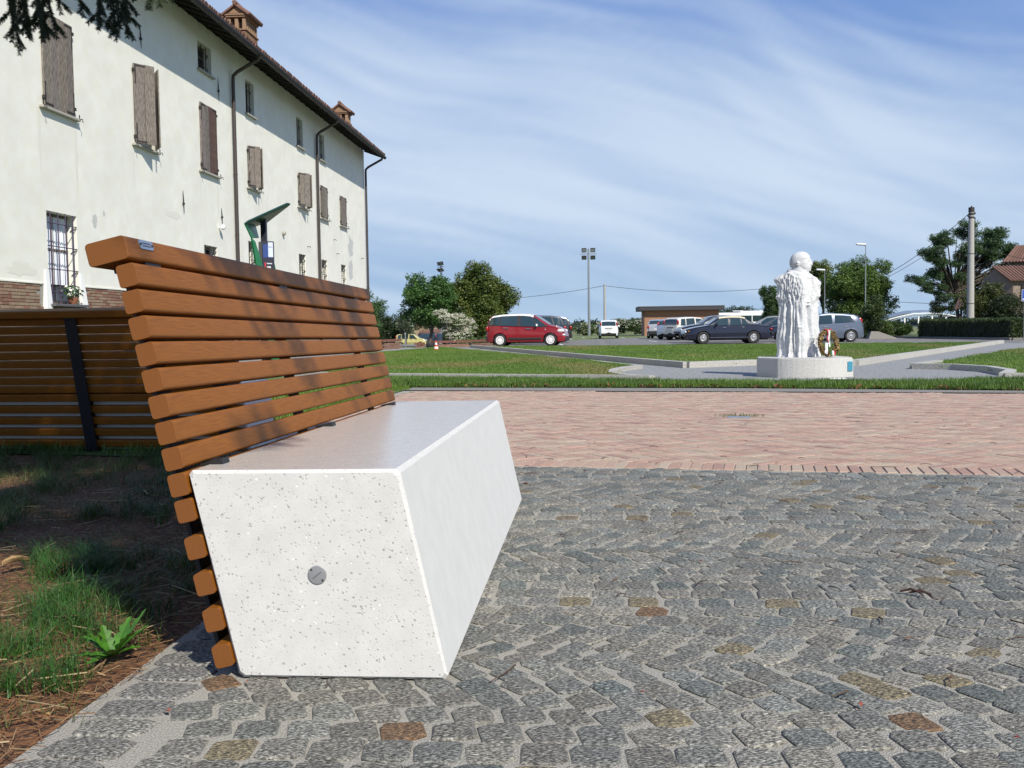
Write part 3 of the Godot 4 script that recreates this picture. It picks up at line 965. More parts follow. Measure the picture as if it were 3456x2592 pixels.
	lip.box(Vector3(WX + 0.0, 2.045, -15.0), Vector3(0.05, 0.03, 11.7))
	lip.box(Vector3(WX + 0.0, 2.045, -37.6), Vector3(0.05, 0.03, 30.0))
	put("plaster_edge", lip, MT.plaster, b)
	# windows
	barred_window(b, big, MT.grille_violet, 4, 4, 0.05, MT.curtain)
	var cur := Geo.new()
	var rows := []
	for y in [1.62, 2.6, 3.6]:
		var r := PackedVector3Array()
		for k in 60: r.append(Vector3(WX - 0.245 + 0.018 * sin(k * 1.35) * (0.6 + 0.4 * y / 3.6), y, -21.16 - 1.28 * k / 59.0))
		rows.append(r)
	cur.grid(rows)
	put("curtain", cur, MT.curtain, b)
	for h in lows: barred_window(b, h, MT.iron, 3, 6, 0.02, MT.dark_room)
	for h in att: barred_window(b, h, MT.iron, 3, 2, -0.05, MT.dark_room)
	for h in att:
		var s := Geo.new()
		s.box(Vector3(WX + 0.03, h[2] - 0.035, (h[0] + h[1]) * 0.5), Vector3(0.14, 0.06, h[1] - h[0] + 0.2), Basis.IDENTITY, 0.006)
		put("sill", s, MT.stone_sill, b)
	var sl := Geo.new()
	sl.box(Vector3(WX + 0.04, 1.58, -21.8), Vector3(0.3, 0.06, 1.5), Basis.IDENTITY, 0.01)
	put("sill", sl, flat("slate_sill", 0.10, 0.10, 0.105, 0.7), b)
	shutter(b, -21.17, -22.47, 5.92, 7.98, false, MT.old_boards)
	shutter(b, -25.58, -26.82, 5.90, 7.98, true, MT.old_boards)
	shutter(b, -30.05, -31.38, 5.91, 7.98, false, MT.old_boards, true)
	shutter(b, -34.3, -35.38, 5.98, 7.42, true, MT.old_boards)
	shutter(b, -40.36, -41.6, 6.05, 7.42, true, MT.old_boards)
	shutter(b, -43.76, -44.88, 5.96, 7.39, false, MT.old_boards)
	shutter(b, -47.25, -48.4, 5.97, 7.38, false, MT.old_boards)
	# eaves, roof
	var ev := Geo.new()
	for k in 62:   # rafters under the eaves
		ev.box(Vector3(-11.32, 10.28, -8.3 - k * 0.73), Vector3(1.0, 0.12, 0.10), Basis(Vector3.BACK, -0.36))
	put("rafters", ev, MT.eave_wood, b)
	tag(b.get_child(b.get_child_count() - 1), "", "", "", "stuff")
	var rs := Geo.new()
	var sa := 0.37
	var slope := Basis(Vector3.BACK, -sa)
	var top := Vector3(-10.86, 10.17, 0)
	var rl := 5.9
	rs.box(top + slope * Vector3(-rl * 0.5, 0.05, 0) + Vector3(0, 0, -30.6), Vector3(rl, 0.08, 45.2), slope)
	var back := Basis(Vector3.BACK, sa)
	rs.box(top + slope * Vector3(-rl, 0.03, 0) + back * Vector3(-rl * 0.5, 0, 0) + Vector3(0, 0, -30.6), Vector3(rl, 0.08, 45.2), back)
	put("roof", rs, MT.eave_wood, b)
	var rt := Geo.new()
	for k in 250:   # curved tiles, one run up the slope each
		var z := -8.1 - k * 0.181
		var t0 := top + slope * Vector3(0.03 + rf(-0.03, 0.03), 0.115, 0) + Vector3(0, 0, z)
		rt.col = Color(1, 1, 1) * rf(0.6, 1.1)
		rt.tube(PackedVector3Array([t0, t0 + slope * Vector3(-0.45, 0.012, 0), t0 + slope * Vector3(-rl + 0.1, 0.0, 0)]), PackedFloat32Array([0.085, 0.075, 0.08]), 6)
	tag(put("roof_tiles", rt, MT.roof_tiles, b), "", "", "", "stuff")
	var gt := Geo.new()
	var half := []
	for z in [-8.0, -53.25]:
		var r := PackedVector3Array()
		for k in 9:
			var t := PI * k / 8.0
			r.append(Vector3(-10.78 - 0.085 * cos(t), 10.12 - 0.085 * sin(t), z))
		half.append(r)
	gt.grid(half)
	gt.box(Vector3(-10.69, 10.125, -30.6), Vector3(0.02, 0.03, 45.2))
	gt.box(Vector3(-10.875, 10.15, -30.6), Vector3(0.03, 0.14, 45.2))
	put("gutter", gt, MT.gutter, b)
	for z in [-32.85, -43.1, -52.62]:
		var dp := Geo.new()
		dp.tube(PackedVector3Array([Vector3(-10.78, 10.05, z), Vector3(-10.82, 9.93, z), Vector3(-11.55, 9.55, z), Vector3(-11.69, 9.42, z), Vector3(-11.7, 9.2, z), Vector3(-11.7, 0.0, z)]), PackedFloat32Array([0.06]), 10)
		var sc := put("downpipe", dp, MT.downpipe, b)
		var cl := Geo.new()
		for y in [8.6, 6.2, 4.2, 2.6]:
			cl.lathe(PackedVector2Array([Vector2(0.06, -0.025), Vector2(0.068, -0.025), Vector2(0.068, 0.025), Vector2(0.06, 0.025)]), 10, Transform3D(Basis.IDENTITY, Vector3(-11.7, y, z)))
		put("pipe_collar", cl, MT.downpipe, sc)
	chimney(b, -12.3, -36.0, 0.68, 1.28, 10.4, 11.85, 1)
	chimney(b, -12.2, -51.0, 0.80, 0.62, 10.4, 11.55, 2)
	# tie-rod anchors, brackets, wall light, bare patches
	for q in [[-26.1, 9.07, 8.48], [-31.68, 9.1, 8.34], [-28.6, 5.08, 4.42], [-31.66, 4.94, 4.42]]:
		var a := Geo.new()
		a.tube(PackedVector3Array([Vector3(WX + 0.03, q[2], q[0] - 0.03), Vector3(WX + 0.035, (q[1] + q[2]) * 0.5, q[0]), Vector3(WX + 0.03, q[1], q[0] + 0.02)]), PackedFloat32Array([0.006, 0.018, 0.006]), 6)
		a.box(Vector3(WX + 0.03, q[2] + (q[1] - q[2]) * 0.42, q[0]), Vector3(0.07, 0.05, 0.05))
		put("wall_anchor", a, MT.iron, b)
	for q in [[-23.63, 8.47], [-45.92, 5.15], [-41.54, 4.48], [-46.39, 4.54], [-51.57, 4.68]]:
		var a := Geo.new()
		a.tube(PackedVector3Array([Vector3(WX - 0.02, q[1], q[0]), Vector3(WX + 0.13, q[1] + 0.01, q[0]), Vector3(WX + 0.14, q[1] - 0.05, q[0])]), PackedFloat32Array([0.015]), 5)
		put("wall_bracket", a, MT.iron, b)
	var wl := Geo.new()
	wl.lathe(PackedVector2Array([Vector2(0.0, -0.09), Vector2(0.07, -0.06), Vector2(0.085, 0.0), Vector2(0.06, 0.07), Vector2(0.0, 0.09)]), 12, Transform3D(Basis(Vector3.BACK, -0.5), Vector3(WX + 0.14, 4.29, -31.42)))
	wl.box(Vector3(WX + 0.05, 4.3, -31.42), Vector3(0.12, 0.04, 0.04))
	put("wall_lamp", wl, MT.lamp_white, b)
	var pt := Geo.new()
	blot(pt, -23.3, 3.64, 0.12, 0.17, WX + 0.004, 3)
	blot(pt, -23.78, 3.87, 0.05, 0.07, WX + 0.004, 4)
	blot(pt, -49.3, 5.06, 0.5, 0.48, WX + 0.004, 5)
	blot(pt, -49.2, 3.92, 0.45, 0.5, WX + 0.004, 6)
	put("plaster_patch", pt, MT.patch, b)
	var sk := Geo.new()
	for q in [[-21.0, 5.2, 0.06, 0.75], [-22.55, 5.0, 0.07, 0.8], [-25.5, 5.35, 0.05, 0.5], [-31.45, 5.2, 0.06, 0.7], [-30.0, 5.5, 0.05, 0.4], [-35.45, 5.5, 0.05, 0.45], [-27.9, 4.3, 0.5, 0.10], [-24.9, 2.35, 0.55, 0.16], [-20.1, 2.3, 0.5, 0.14], [-33.6, 3.1, 0.08, 0.7]]:
		blot(sk, q[0], q[1], q[2], q[3], WX + 0.003, int(q[1] * 100.0))
	put("rain_streaks", sk, flat("streak", 0.71, 0.695, 0.615, 0.95), b)
	tag(b.get_child(b.get_child_count() - 1), "", "", "", "stuff")
	var vt := Geo.new()
	vt.lathe(PackedVector2Array([Vector2(0.0, 0.0), Vector2(0.1, 0.0), Vector2(0.1, 0.08), Vector2(0.06, 0.12), Vector2(0.0, 0.12)]), 12, Transform3D(Basis(Vector3.BACK, -PI / 2), Vector3(WX, 4.74, -38.16)))
	put("vent_cowl", vt, MT.stone_sill, b)
	# flowers in the big window
	var fl := thing("flower_pot", "white flowers in a pot on the sill of the barred window", "flower pot", Vector3(WX + 0.08, 1.61, -22.0))
	var po := Geo.new()
	po.lathe(PackedVector2Array([Vector2(0.0, 0.0), Vector2(0.09, 0.0), Vector2(0.12, 0.16), Vector2(0.10, 0.16), Vector2(0.0, 0.14)]), 14)
	put("pot", po, flat("terracotta", 0.22, 0.09, 0.05, 0.9), fl)
	var lf := Geo.new()
	var fw := Geo.new()
	for k in 150:
		var d := Vector3(rf(-1, 1), rf(-0.4, 1.1), rf(-1, 1)).normalized()
		var p := Vector3(0, 0.24, 0) + Vector3(d.x * 0.2, d.y * 0.2, d.z * 0.42) * rf(0.3, 1.0)
		var s := d.cross(Vector3(rf(-1, 1), rf(-1, 1), rf(-1, 1))).normalized() * rf(0.03, 0.055)
		var q: Geo = lf if k % 3 else fw
		q.col = Color(0.05, 0.11, 0.03) * rf(0.6, 1.4) if k % 3 else Color(0.85, 0.84, 0.78)
		q.quad(p - s, p + d * 0.02 - s.cross(d) * 0.7, p + s, p - d * 0.01 + s.cross(d) * 0.7)
	put("leaves", lf, MT.leaf, fl)
	put("petals", fw, MT.tint, fl)

# ---------- benches ----------
func joined(gs: Array, ms: Array) -> ArrayMesh:   # one mesh with a surface for each material
	var m := ArrayMesh.new()
	for k in gs.size():
		var a := []
		a.resize(Mesh.ARRAY_MAX)
		a[Mesh.ARRAY_VERTEX] = gs[k].v
		a[Mesh.ARRAY_NORMAL] = gs[k].n
		a[Mesh.ARRAY_COLOR] = gs[k].c
		a[Mesh.ARRAY_INDEX] = gs[k].i
		m.add_surface_from_arrays(Mesh.PRIMITIVE_TRIANGLES, a)
		m.surface_set_material(k, ms[k])
	return m

func put_mesh(called: String, m: Mesh, parent: Node) -> MeshInstance3D:
	var o := MeshInstance3D.new()
	o.name = called
	o.mesh = m
	parent.add_child(o, true)
	return o

func slat_mesh(w: float, h: float, l: float, r: float) -> ArrayMesh:   # rounded timber, its end grain a second surface
	var p := []
	for q in [[1, 1, 0.0], [-1, 1, 90.0], [-1, -1, 180.0], [1, -1, 270.0]]:
		for k in 4:
			var t := deg_to_rad(q[2] + 30.0 * k)
			p.append(Vector2(q[0] * (w * 0.5 - r) + r * cos(t), q[1] * (h * 0.5 - r) + r * sin(t)))
	var body := Geo.new()
	var rows := []
	for z in [[-0.0015, 1.0], [-0.02, 1.0], [-l * 0.5, 1.0], [-l + 0.02, 1.0], [-l + 0.0015, 1.0]]:
		var row := PackedVector3Array()
		for q in p: row.append(Vector3(q.x, q.y, z[0]))
		rows.append(row)
	body.grid(rows, true)
	var ends := Geo.new()
	for e in [[0.0, -0.0015], [-l, -l + 0.0015]]:
		for k in 16:
			var a: Vector2 = p[k]; var b: Vector2 = p[(k + 1) % 16]
			var c := Vector3(0, 0, e[0]); var pa := Vector3(a.x * 0.965, a.y * 0.965, e[0]); var pb := Vector3(b.x * 0.965, b.y * 0.965, e[0])
			var qa := Vector3(a.x, a.y, e[1]); var qb := Vector3(b.x, b.y, e[1])
			if e[0] == 0.0:
				ends.tri(c, pa, pb); ends.quad(pa, qa, qb, pb)
			else:
				ends.tri(c, pb, pa); ends.quad(pb, qb, qa, pa)
	return joined([body, ends], [MT.slat_wood, MT.slat_end])

func make_benches() -> void:
	var L := 2.365
	var b := thing("park_bench", "near park bench: pale concrete block seat with a leaning slatted wooden back", "bench", Vector3(-0.765, gy(-0.7, -2.075), -2.075), 0.0, "benches of concrete and wooden slats")
	b.rotation.x = -0.0104
	var P := [Vector2(0.0, 0.0), Vector2(0.459, 0.0), Vector2(0.36, 0.454), Vector2(-0.103, 0.452)]
	var ring := []
	var inner := []
	for k in 4:
		var c: Vector2 = P[k]
		var e := 0.009
		for s in [P[(k + 3) % 4], P[(k + 1) % 4]]:
			ring.append(c + (s - c).normalized() * e)
	var mid := Vector2(0.18, 0.226)
	for q in ring: inner.append(q + Vector2(signf(mid.x - q.x) * 0.006, signf(mid.y - q.y) * 0.007))
	var ends := Geo.new(); var front := Geo.new(); var top := Geo.new()
	for k in 8:
		var a: Vector2 = ring[k]; var d: Vector2 = ring[(k + 1) % 8]
		var g := ends
		if k == 3: g = front
		if k == 5: g = top
		# long faces in metre-long pieces keep the texture honest
		g.quad(Vector3(a.x, a.y, -0.009), Vector3(d.x, d.y, -0.009), Vector3(d.x, d.y, -L + 0.009), Vector3(a.x, a.y, -L + 0.009)) if false else g.quad(Vector3(d.x, d.y, -0.009), Vector3(a.x, a.y, -0.009), Vector3(a.x, a.y, -L + 0.009), Vector3(d.x, d.y, -L + 0.009))
		var ia: Vector2 = inner[k]; var id: Vector2 = inner[(k + 1) % 8]
		ends.quad(Vector3(ia.x, ia.y, 0), Vector3(a.x, a.y, -0.009), Vector3(d.x, d.y, -0.009), Vector3(id.x, id.y, 0))
		ends.quad(Vector3(a.x, a.y, -L + 0.009), Vector3(ia.x, ia.y, -L), Vector3(id.x, id.y, -L), Vector3(d.x, d.y, -L + 0.009))
		if k > 0 and k < 7:
			var o: Vector2 = inner[0]
			ends.tri(Vector3(o.x, o.y, 0), Vector3(ia.x, ia.y, 0), Vector3(id.x, id.y, 0))
			ends.tri(Vector3(o.x, o.y, -L), Vector3(id.x, id.y, -L), Vector3(ia.x, ia.y, -L))
	put_mesh("seat_block", joined([ends, front, top], [MT.cast_concrete, MT.smooth_concrete, MT.polished_terrazzo]), b)
	var disc := Geo.new()
	var dt := Transform3D(Basis(Vector3.RIGHT, PI / 2), Vector3(0.179, 0.227, 0.0))
	disc.lathe(PackedVector2Array([Vector2(0.0205, -0.004), Vector2(0.0205, 0.002), Vector2(0.0190, 0.003), Vector2(0.0, 0.003)]), 28, dt)
	var cover := put("cover_plate", disc, MT.disc_grey, b)
	var sc := Geo.new()
	for q in [[-0.0122, 0.0115], [0.0118, -0.0112]]:
		sc.lathe(PackedVector2Array([Vector2(0.0024, 0.0), Vector2(0.0022, 0.0008), Vector2(0.0, 0.0008)]), 10, Transform3D(Basis(Vector3.RIGHT, PI / 2), Vector3(0.179 + q[0], 0.227 + q[1], 0.003)))
	for k in 7:
		sc.box(Vector3(0.179 + (k - 3) * 0.0027, 0.227 + (k - 3) * 0.0021 - 0.0005, 0.0032), Vector3(0.0016, 0.0022, 0.0004), Basis(Vector3.BACK, 0.65))
	put("plate_screws", sc, MT.iron, cover)
	tag(cover.get_child(0), "", "", "", "stuff")
	var lean := Basis(Vector3.BACK, 0.2252)
	var sm := slat_mesh(0.042, 0.0498, L, 0.007)
	var spots := []
	for k in 10: spots.append(Vector2(-0.224 + 0.01267 * k, 0.874 - 0.05667 * k))
	for k in 4: spots.append(Vector2(-0.0905 + 0.0185 * k, 0.2835 - 0.0788 * k))
	for q in spots:
		var s := put_mesh("slat", sm, b)
		s.transform = Transform3D(lean, Vector3(q.x, q.y, rf(-0.002, 0.002)))
	var rail := put_mesh("top_rail", slat_mesh(0.091, 0.0515, L, 0.0085), b)
	rail.transform = Transform3D(lean, Vector3(-0.265, 0.926, 0.004))
	for z in [-0.13, -1.10, -2.12]:
		var br := Geo.new()
		br.box(Vector3(-0.145, 0.45, z) + lean.x * -0.026, Vector3(0.012, 0.93, 0.08), lean, 0.002)
		br.box(Vector3(-0.265, 0.926, z) + lean.y * -0.030, Vector3(0.075, 0.008, 0.08), lean)
		br.box(Vector3(-0.042, 0.235, z) + lean.x * 0.0, Vector3(0.055, 0.46, 0.045), lean)
		var bar := put("back_bar", br, MT.black_steel, b)
		var bo := Geo.new()
		for q in spots:
			bo.lathe(PackedVector2Array([Vector2(0.008, 0.0), Vector2(0.007, 0.004), Vector2(0.0, 0.006)]), 8, Transform3D(lean * Basis(Vector3.BACK, PI / 2), Vector3(q.x, q.y, z) + lean.x * -0.0335))
		put("bolts", bo, MT.bolt_steel, bar)
		tag(bar.get_child(0), "", "", "", "stuff")
	var pl := Geo.new()
	var face := Vector3(-0.265, 0.926, 0) + lean.x * 0.0462
	for e in [0.0, 1.0]:
		pass
	var oval := PackedVector2Array()
	for k in 16:
		var t := TAU * (k + 0.5) / 16
		oval.append(Vector2(cos(t) * 0.0105 + (0.026 if cos(t) > 0 else -0.026), sin(t) * 0.0105))
	var pt := Transform3D(lean * Basis(Vector3(0, 0, -1), Vector3(1, 0, 0), Vector3(0, -1, 0)), face + lean.y * 0.011 + Vector3(0, 0, -0.095))
	pl.slab(oval, -0.001, 0.0015, pt)
	var plate := put("maker_plate", pl, MT.plate_steel, b)
	var ps := Geo.new()
	for q in [-0.029, 0.029]:
		ps.lathe(PackedVector2Array([Vector2(0.0035, 0.0), Vector2(0.003, 0.0015), Vector2(0.0, 0.002)]), 10, pt * Transform3D(Basis.IDENTITY, Vector3(q, 0.0015, 0)))
	for r in 2:
		for k in 9:
			ps.box(pt * Vector3(-0.018 + k * 0.0045, 0.0016, -0.003 + 0.006 * r), Vector3(0.0026, 0.0004, 0.0028), pt.basis)
	put("plate_print", ps, MT.iron, plate)
	tag(plate.get_child(0), "", "", "", "stuff")
	var b2: Node3D = b.duplicate()
	b2.name = "park_bench_001"
	add_child(b2, true)
	b2.rotation = Vector3(0, deg_to_rad(86.0), 0)
	b2.position = Vector3(-2.27, gy(-3, -6.6) + 0.01, -6.5)
	tag(b2, "further bench on the left, shaded and seen from behind its slatted back", "bench", "benches of concrete and wooden slats")

# ---------- statue ----------
func make_statue() -> void:
	var at := on(3.80, -18.25)
	var s := thing("statue", "white statue of a person in a long fluted cloak on a low round plinth", "statue", at)
	# plinth: a square block with a round front
	var poly := PackedVector2Array([Vector2(-0.70, 0.55), Vector2(-0.80, -0.05), Vector2(-0.80, -0.16), Vector2(-0.585, -0.62)])
	for k in 15:
		var t := deg_to_rad(-136.0 + 92.0 * k / 14.0)
		poly.append(Vector2(0.02 + 0.80 * cos(t), -0.16 + 0.80 * sin(t)) * Vector2(1.0, 1.0))
	poly.append_array([Vector2(0.76, -0.55), Vector2(0.80, -0.05), Vector2(0.70, 0.55)])
	var pg := Geo.new()
	var sm := PackedVector2Array()
	for q in poly: sm.append(q * 0.978)
	pg.slab(poly, -0.1, 0.315)
	pg.slab(sm, 0.315, 0.335)
	put("plinth", pg, MT.plinth_white, s)
	var pq := Geo.new()
	pq.box(Vector3(0.775, 0.205, 0.365), Vector3(0.02, 0.17, 0.135), Basis(Vector3.UP, -PI / 2 + 0.0))
	pq = Geo.new()
	var pn := Vector3(0.14, 0, 0.99).normalized()
	pq.box(Vector3(0.682, 0.185, 0.637), Vector3(0.15, 0.165, 0.02), Basis(Vector3.UP, PI / 4), 0.003)
	put("plaque", pq, flat("teal_plate", 0.06, 0.27, 0.38, 0.5, 0.2), s)
	# cloak: one continuous surface around the figure
	var nz := fnl(61, 1.0, 4)
	var fo := fnl(62, 1.0, 2)
	var W := 168; var H := 150
	var g := Geo.new()
	var rows := []
	var prof := [[0.0, 0.445, 0.33], [0.10, 0.42, 0.31], [0.35, 0.445, 0.315], [0.62, 0.41, 0.30], [0.95, 0.385, 0.285], [1.12, 0.405, 0.285], [1.25, 0.425, 0.28], [1.36, 0.42, 0.265], [1.44, 0.365, 0.235], [1.50, 0.27, 0.20], [1.545, 0.20, 0.18], [1.60, 0.185, 0.175]]
	for y in H:
		var yy := 1.60 * y / (H - 1)
		var k := 0
		while k < prof.size() - 2 and prof[k + 1][0] < yy: k += 1
		var f: float = clampf((yy - prof[k][0]) / (prof[k + 1][0] - prof[k][0]), 0, 1)
		f = f * f * (3 - 2 * f)
		var ax: float = lerpf(prof[k][1], prof[k + 1][1], f)
		var az: float = lerpf(prof[k][2], prof[k + 1][2], f)
		var r := PackedVector3Array()
		for x in W:
			var t := -TAU * x / W
			var ct := cos(t); var st := sin(t)
			# flutes below, ragged carved feathers over the left shoulder, an opening down the right front
			var low := 1.0 - smoothstep(0.75, 1.15, yy)
			var fold := fo.get_noise_2d(ct * 3.1 + 9.0, st * 3.1 + yy * 0.45)
			var d := low * (0.05 * fold + 0.022 * fo.get_noise_2d(ct * 8.0, st * 8.0 + yy * 0.8))
			for q in [[158.0, 0.04], [128.0, 0.055], [104.0, 0.03], [24.0, 0.03]]:
				d += low * q[1] * exp(-pow(wrapf(t - deg_to_rad(q[0] + 5.0 * sin(yy * 4.0 + q[0])), -PI, PI) / 0.055, 2.0)) * (0.75 + 0.6 * nz.get_noise_2d(q[0], yy * 4.0))
			d += 0.02 * nz.get_noise_3d(ct * 4.0, yy * 4.0, st * 4.0) * (1.0 - smoothstep(1.42, 1.55, yy))
			var lf := smoothstep(0.35, -0.25, ct) * smoothstep(-0.45, 0.15, st) * smoothstep(0.82, 1.1, yy) * (1.0 - smoothstep(1.40, 1.50, yy))
			d += lf * 0.05 * nz.get_noise_3d(ct * 15.0, yy * 6.5, st * 15.0)
			var rt := smoothstep(0.3, 0.75, ct) * smoothstep(0.75, 1.0, yy) * (1.0 - smoothstep(1.40, 1.50, yy))
			d += rt * 0.035 * nz.get_noise_3d(ct * 7.0 + 5.0, yy * 7.0, st * 7.0)
			var seam := t + TAU - deg_to_rad(60.0) - 0.10 * sin(yy * 3.0)
			var op := wrapf(t - deg_to_rad(55.0 - 16.0 * smoothstep(0.9, 1.45, yy)), -PI, PI)
			d += 0.034 * exp(-pow((op - 0.10) / 0.07, 2.0)) - 0.045 * exp(-pow((op + 0.08) / 0.06, 2.0))
			# shoulder wing and arm lumps
			d += 0.075 * exp(-pow((yy - 1.40) / 0.07, 2.0)) * exp(-pow(wrapf(t - PI, -PI, PI) / 0.42, 2.0))
			d += 0.05 * exp(-pow((yy - 1.10) / 0.05, 2.0)) * exp(-pow(wrapf(t - PI, -PI, PI) / 0.30, 2.0))
			d += 0.055 * exp(-pow((yy - 1.13) / 0.06, 2.0)) * exp(-pow(wrapf(t - 0.25, -PI, PI) / 0.30, 2.0))
			d += 0.03 * exp(-pow((yy - 0.93) / 0.04, 2.0)) * exp(-pow(wrapf(t - 0.1, -PI, PI) / 0.25, 2.0))
			# small faces and figures carved in relief
			for q in [[70.0, 0.98, 0.05], [50.0, 1.06, 0.035], [100.0, 0.55, 0.04], [62.0, 0.35, 0.03]]:
				var dd := Vector2(wrapf(t - deg_to_rad(q[0]), -PI, PI) / 0.16, (yy - q[1]) / 0.075).length_squared()
				d += q[2] * exp(-dd) * (1.0 + 0.35 * sin(yy * 95.0) * (1.0 - smoothstep(0.0, 1.5, dd)))
			var u := t - deg_to_rad(87.0)
			var sq := lerpf(pow(pow(absf(cos(u)), 1.15) + pow(absf(sin(u)), 1.15), -1.0 / 1.15) * 1.04, 1.0, smoothstep(1.36, 1.52, yy))
			var p := Vector3((ax * sq + d) * ct, yy, (az * sq * 1.12 + d) * st)
			# the left shoulder stands higher
			p.y += 0.085 * exp(-pow((ct + 0.78) / 0.28, 2.0)) * smoothstep(1.22, 1.42, yy) * (1.0 - smoothstep(1.46, 1.60, yy))
			r.append(p)
		rows.append(r)
	g.grid(rows, true)
	# collar
	var cr := []
	for k in 5:
		var r := PackedVector3Array()
		for x in 40:
			var t := -TAU * x / 40.0
			var rr: float = [0.22, 0.245, 0.235, 0.212, 0.18][k]
			var up: float = [1.45, 1.475, 1.54, 1.575, 1.565][k]
			r.append(Vector3(rr * cos(t) * 1.04 + 0.01, up - 0.05 * cos(t) - 0.03 * sin(t), rr * sin(t) * 0.96))
		cr.append(r)
	g.grid(cr, true)
	# head, turned to the right and lifted
	var hb := Basis(Vector3.UP, deg_to_rad(62.0)) * Basis(Vector3.RIGHT, -0.13)
	var hc := Vector3(0.045, 1.715, 0.015)
	var hr := []
	for a in 57:
		var ph := PI * a / 56.0
		var r := PackedVector3Array()
		for x in 72:
			var t := TAU * x / 72.0
			var d := Vector3(sin(ph) * sin(t), -cos(ph), sin(ph) * cos(t))   # face towards +z
			var rad := 0.178
			rad *= 1.0 + 0.16 * maxf(0.0, -d.z) * smoothstep(-0.6, 0.3, d.y)     # back of the skull
			rad *= 1.0 - 0.10 * absf(d.x) * absf(d.x)
			rad += 0.02 * smoothstep(0.2, 0.9, d.y)
			var fz := maxf(0.0, d.z)
			var jaw := smoothstep(-0.2, -0.85, d.y)
			rad += 0.045 * jaw * fz - 0.02 * jaw * smoothstep(0.2, -0.7, d.z)
			var fx := d.x / maxf(d.z, 0.2); var fy := d.y / maxf(d.z, 0.2)
			if d.z > 0.15:
				rad += 0.036 * exp(-pow(fx / 0.15, 2.0)) * exp(-pow((fy + 0.26) / 0.15, 2.0))   # nose
				rad += 0.024 * exp(-pow(fx / 0.12, 2.0)) * exp(-pow((fy + 0.02) / 0.2, 2.0))
				rad += 0.016 * exp(-pow((fy - 0.17) / 0.07, 2.0)) * exp(-pow(fx / 0.6, 4.0))       # brow
				for e in [-0.34, 0.34]:
					rad -= 0.013 * exp(-pow((fx - e) / 0.14, 2.0) - pow((fy - 0.02) / 0.085, 2.0))
					rad += 0.012 * exp(-pow((fx - e) / 0.10, 2.0) - pow((fy - 0.01) / 0.05, 2.0))
				rad += 0.022 * exp(-pow(fx / 0.24, 2.0)) * (exp(-pow((fy + 0.56) / 0.05, 2.0)) + exp(-pow((fy + 0.69) / 0.055, 2.0)))
				rad -= 0.014 * exp(-pow(fx / 0.28, 2.0)) * exp(-pow((fy + 0.625) / 0.028, 2.0))
				rad += 0.024 * exp(-pow(fx / 0.3, 2.0)) * exp(-pow((fy + 0.98) / 0.14, 2.0))   # chin
			for e in [-1.0, 1.0]:   # ears
				var q := Vector2((d.z + 0.12) / 0.12, (d.y + 0.06) / 0.19).length()
				if d.x * e > 0.3:
					rad += 0.030 * exp(-pow((q - 0.8) / 0.45, 2.0)) - 0.012 * exp(-q * q * 6.0)
			var hair := smoothstep(0.28, 0.42, d.y + 0.55 * smoothstep(0.3, -0.3, d.z))
			rad += hair * (0.013 + 0.004 * sin(d.y * 55.0 + d.x * 30.0))
			r.append(hc + hb * (d * Vector3(0.97, 1.03, 1.06) * rad))
		hr.append(r)
	g.grid(hr, true)
	# neck
	g.tube(PackedVector3Array([Vector3(0.0, 1.48, 0), Vector3(0.02, 1.58, 0.0), Vector3(0.035, 1.68, 0.0)]), PackedFloat32Array([0.19, 0.17, 0.155]), 24, false)
	var fig := put("figure", g, MT.statue_white, s)
	fig.position = Vector3(-0.03, 0.335, -0.13)
	fig.scale = Vector3(0.885, 0.975, 0.95)
	# wreath leaning on the cloak
	var w := thing("wreath", "oval wreath of dry leaves with a tricolour ribbon leaning on the statue", "wreath", at + Vector3(0.395, 0.335, 0.37))
	w.rotation = Vector3(-0.2, 0.25, 0)
	var ring := Geo.new()
	var pth := PackedVector3Array()
	for k in 29:
		var t := TAU * k / 28.0
		pth.append(Vector3(0.155 * sin(t), 0.255 - 0.2 * cos(t), 0))
	ring.tube(pth, PackedFloat32Array([0.035]), 8)
	put("ring", ring, flat("straw", 0.16, 0.11, 0.04, 0.95), w)
	var lf := Geo.new()
	for k in 620:
		var t := rf(0, TAU)
		var c := Vector3(0.155 * sin(t), 0.255 - 0.2 * cos(t), 0)
		var d := Vector3(rf(-1, 1), rf(-1, 1), rf(-0.4, 1)).normalized()
		var p := c + d * rf(0.03, 0.066)
		var u := d.cross(Vector3(rf(-1, 1), rf(-1, 1), rf(-1, 1))).normalized() * rf(0.016, 0.032)
		var v := u.cross(d) * 0.55 + d * rf(0.0, 0.012)
		lf.col = Color(0.25, 0.165, 0.05).lerp(Color(0.12, 0.055, 0.022), rng.randf()) * rf(0.5, 1.25)
		if rng.randf() < 0.16: lf.col = Color(0.42, 0.36, 0.2)
		lf.quad(p - u, p + v, p + u, p - v)
	tag(put("dry_leaves", lf, MT.tint, w), "", "", "", "stuff")
	for q in [[-0.012, Color(0.36, 0.03, 0.05), 0.22], [0.006, Color(0.75, 0.75, 0.74), 0.30], [0.026, Color(0.16, 0.22, 0.18), 0.26]]:
		var rb := Geo.new()
		rb.col = q[1]
		var rr := []
		for k in 9:
			var y: float = 0.475 - q[2] * k / 8.0
			rr.append(PackedVector3Array([Vector3(q[0] - 0.012 + 0.01 * sin(k * 0.8), y, 0.045 + 0.012 * sin(k * 1.1)), Vector3(q[0] + 0.008 + 0.01 * sin(k * 0.8), y, 0.048 + 0.012 * sin(k * 1.1 + 0.4))]))
		rb.grid(rr)
		put("ribbon", rb, MT.tint, w)
	var bow := Geo.new()
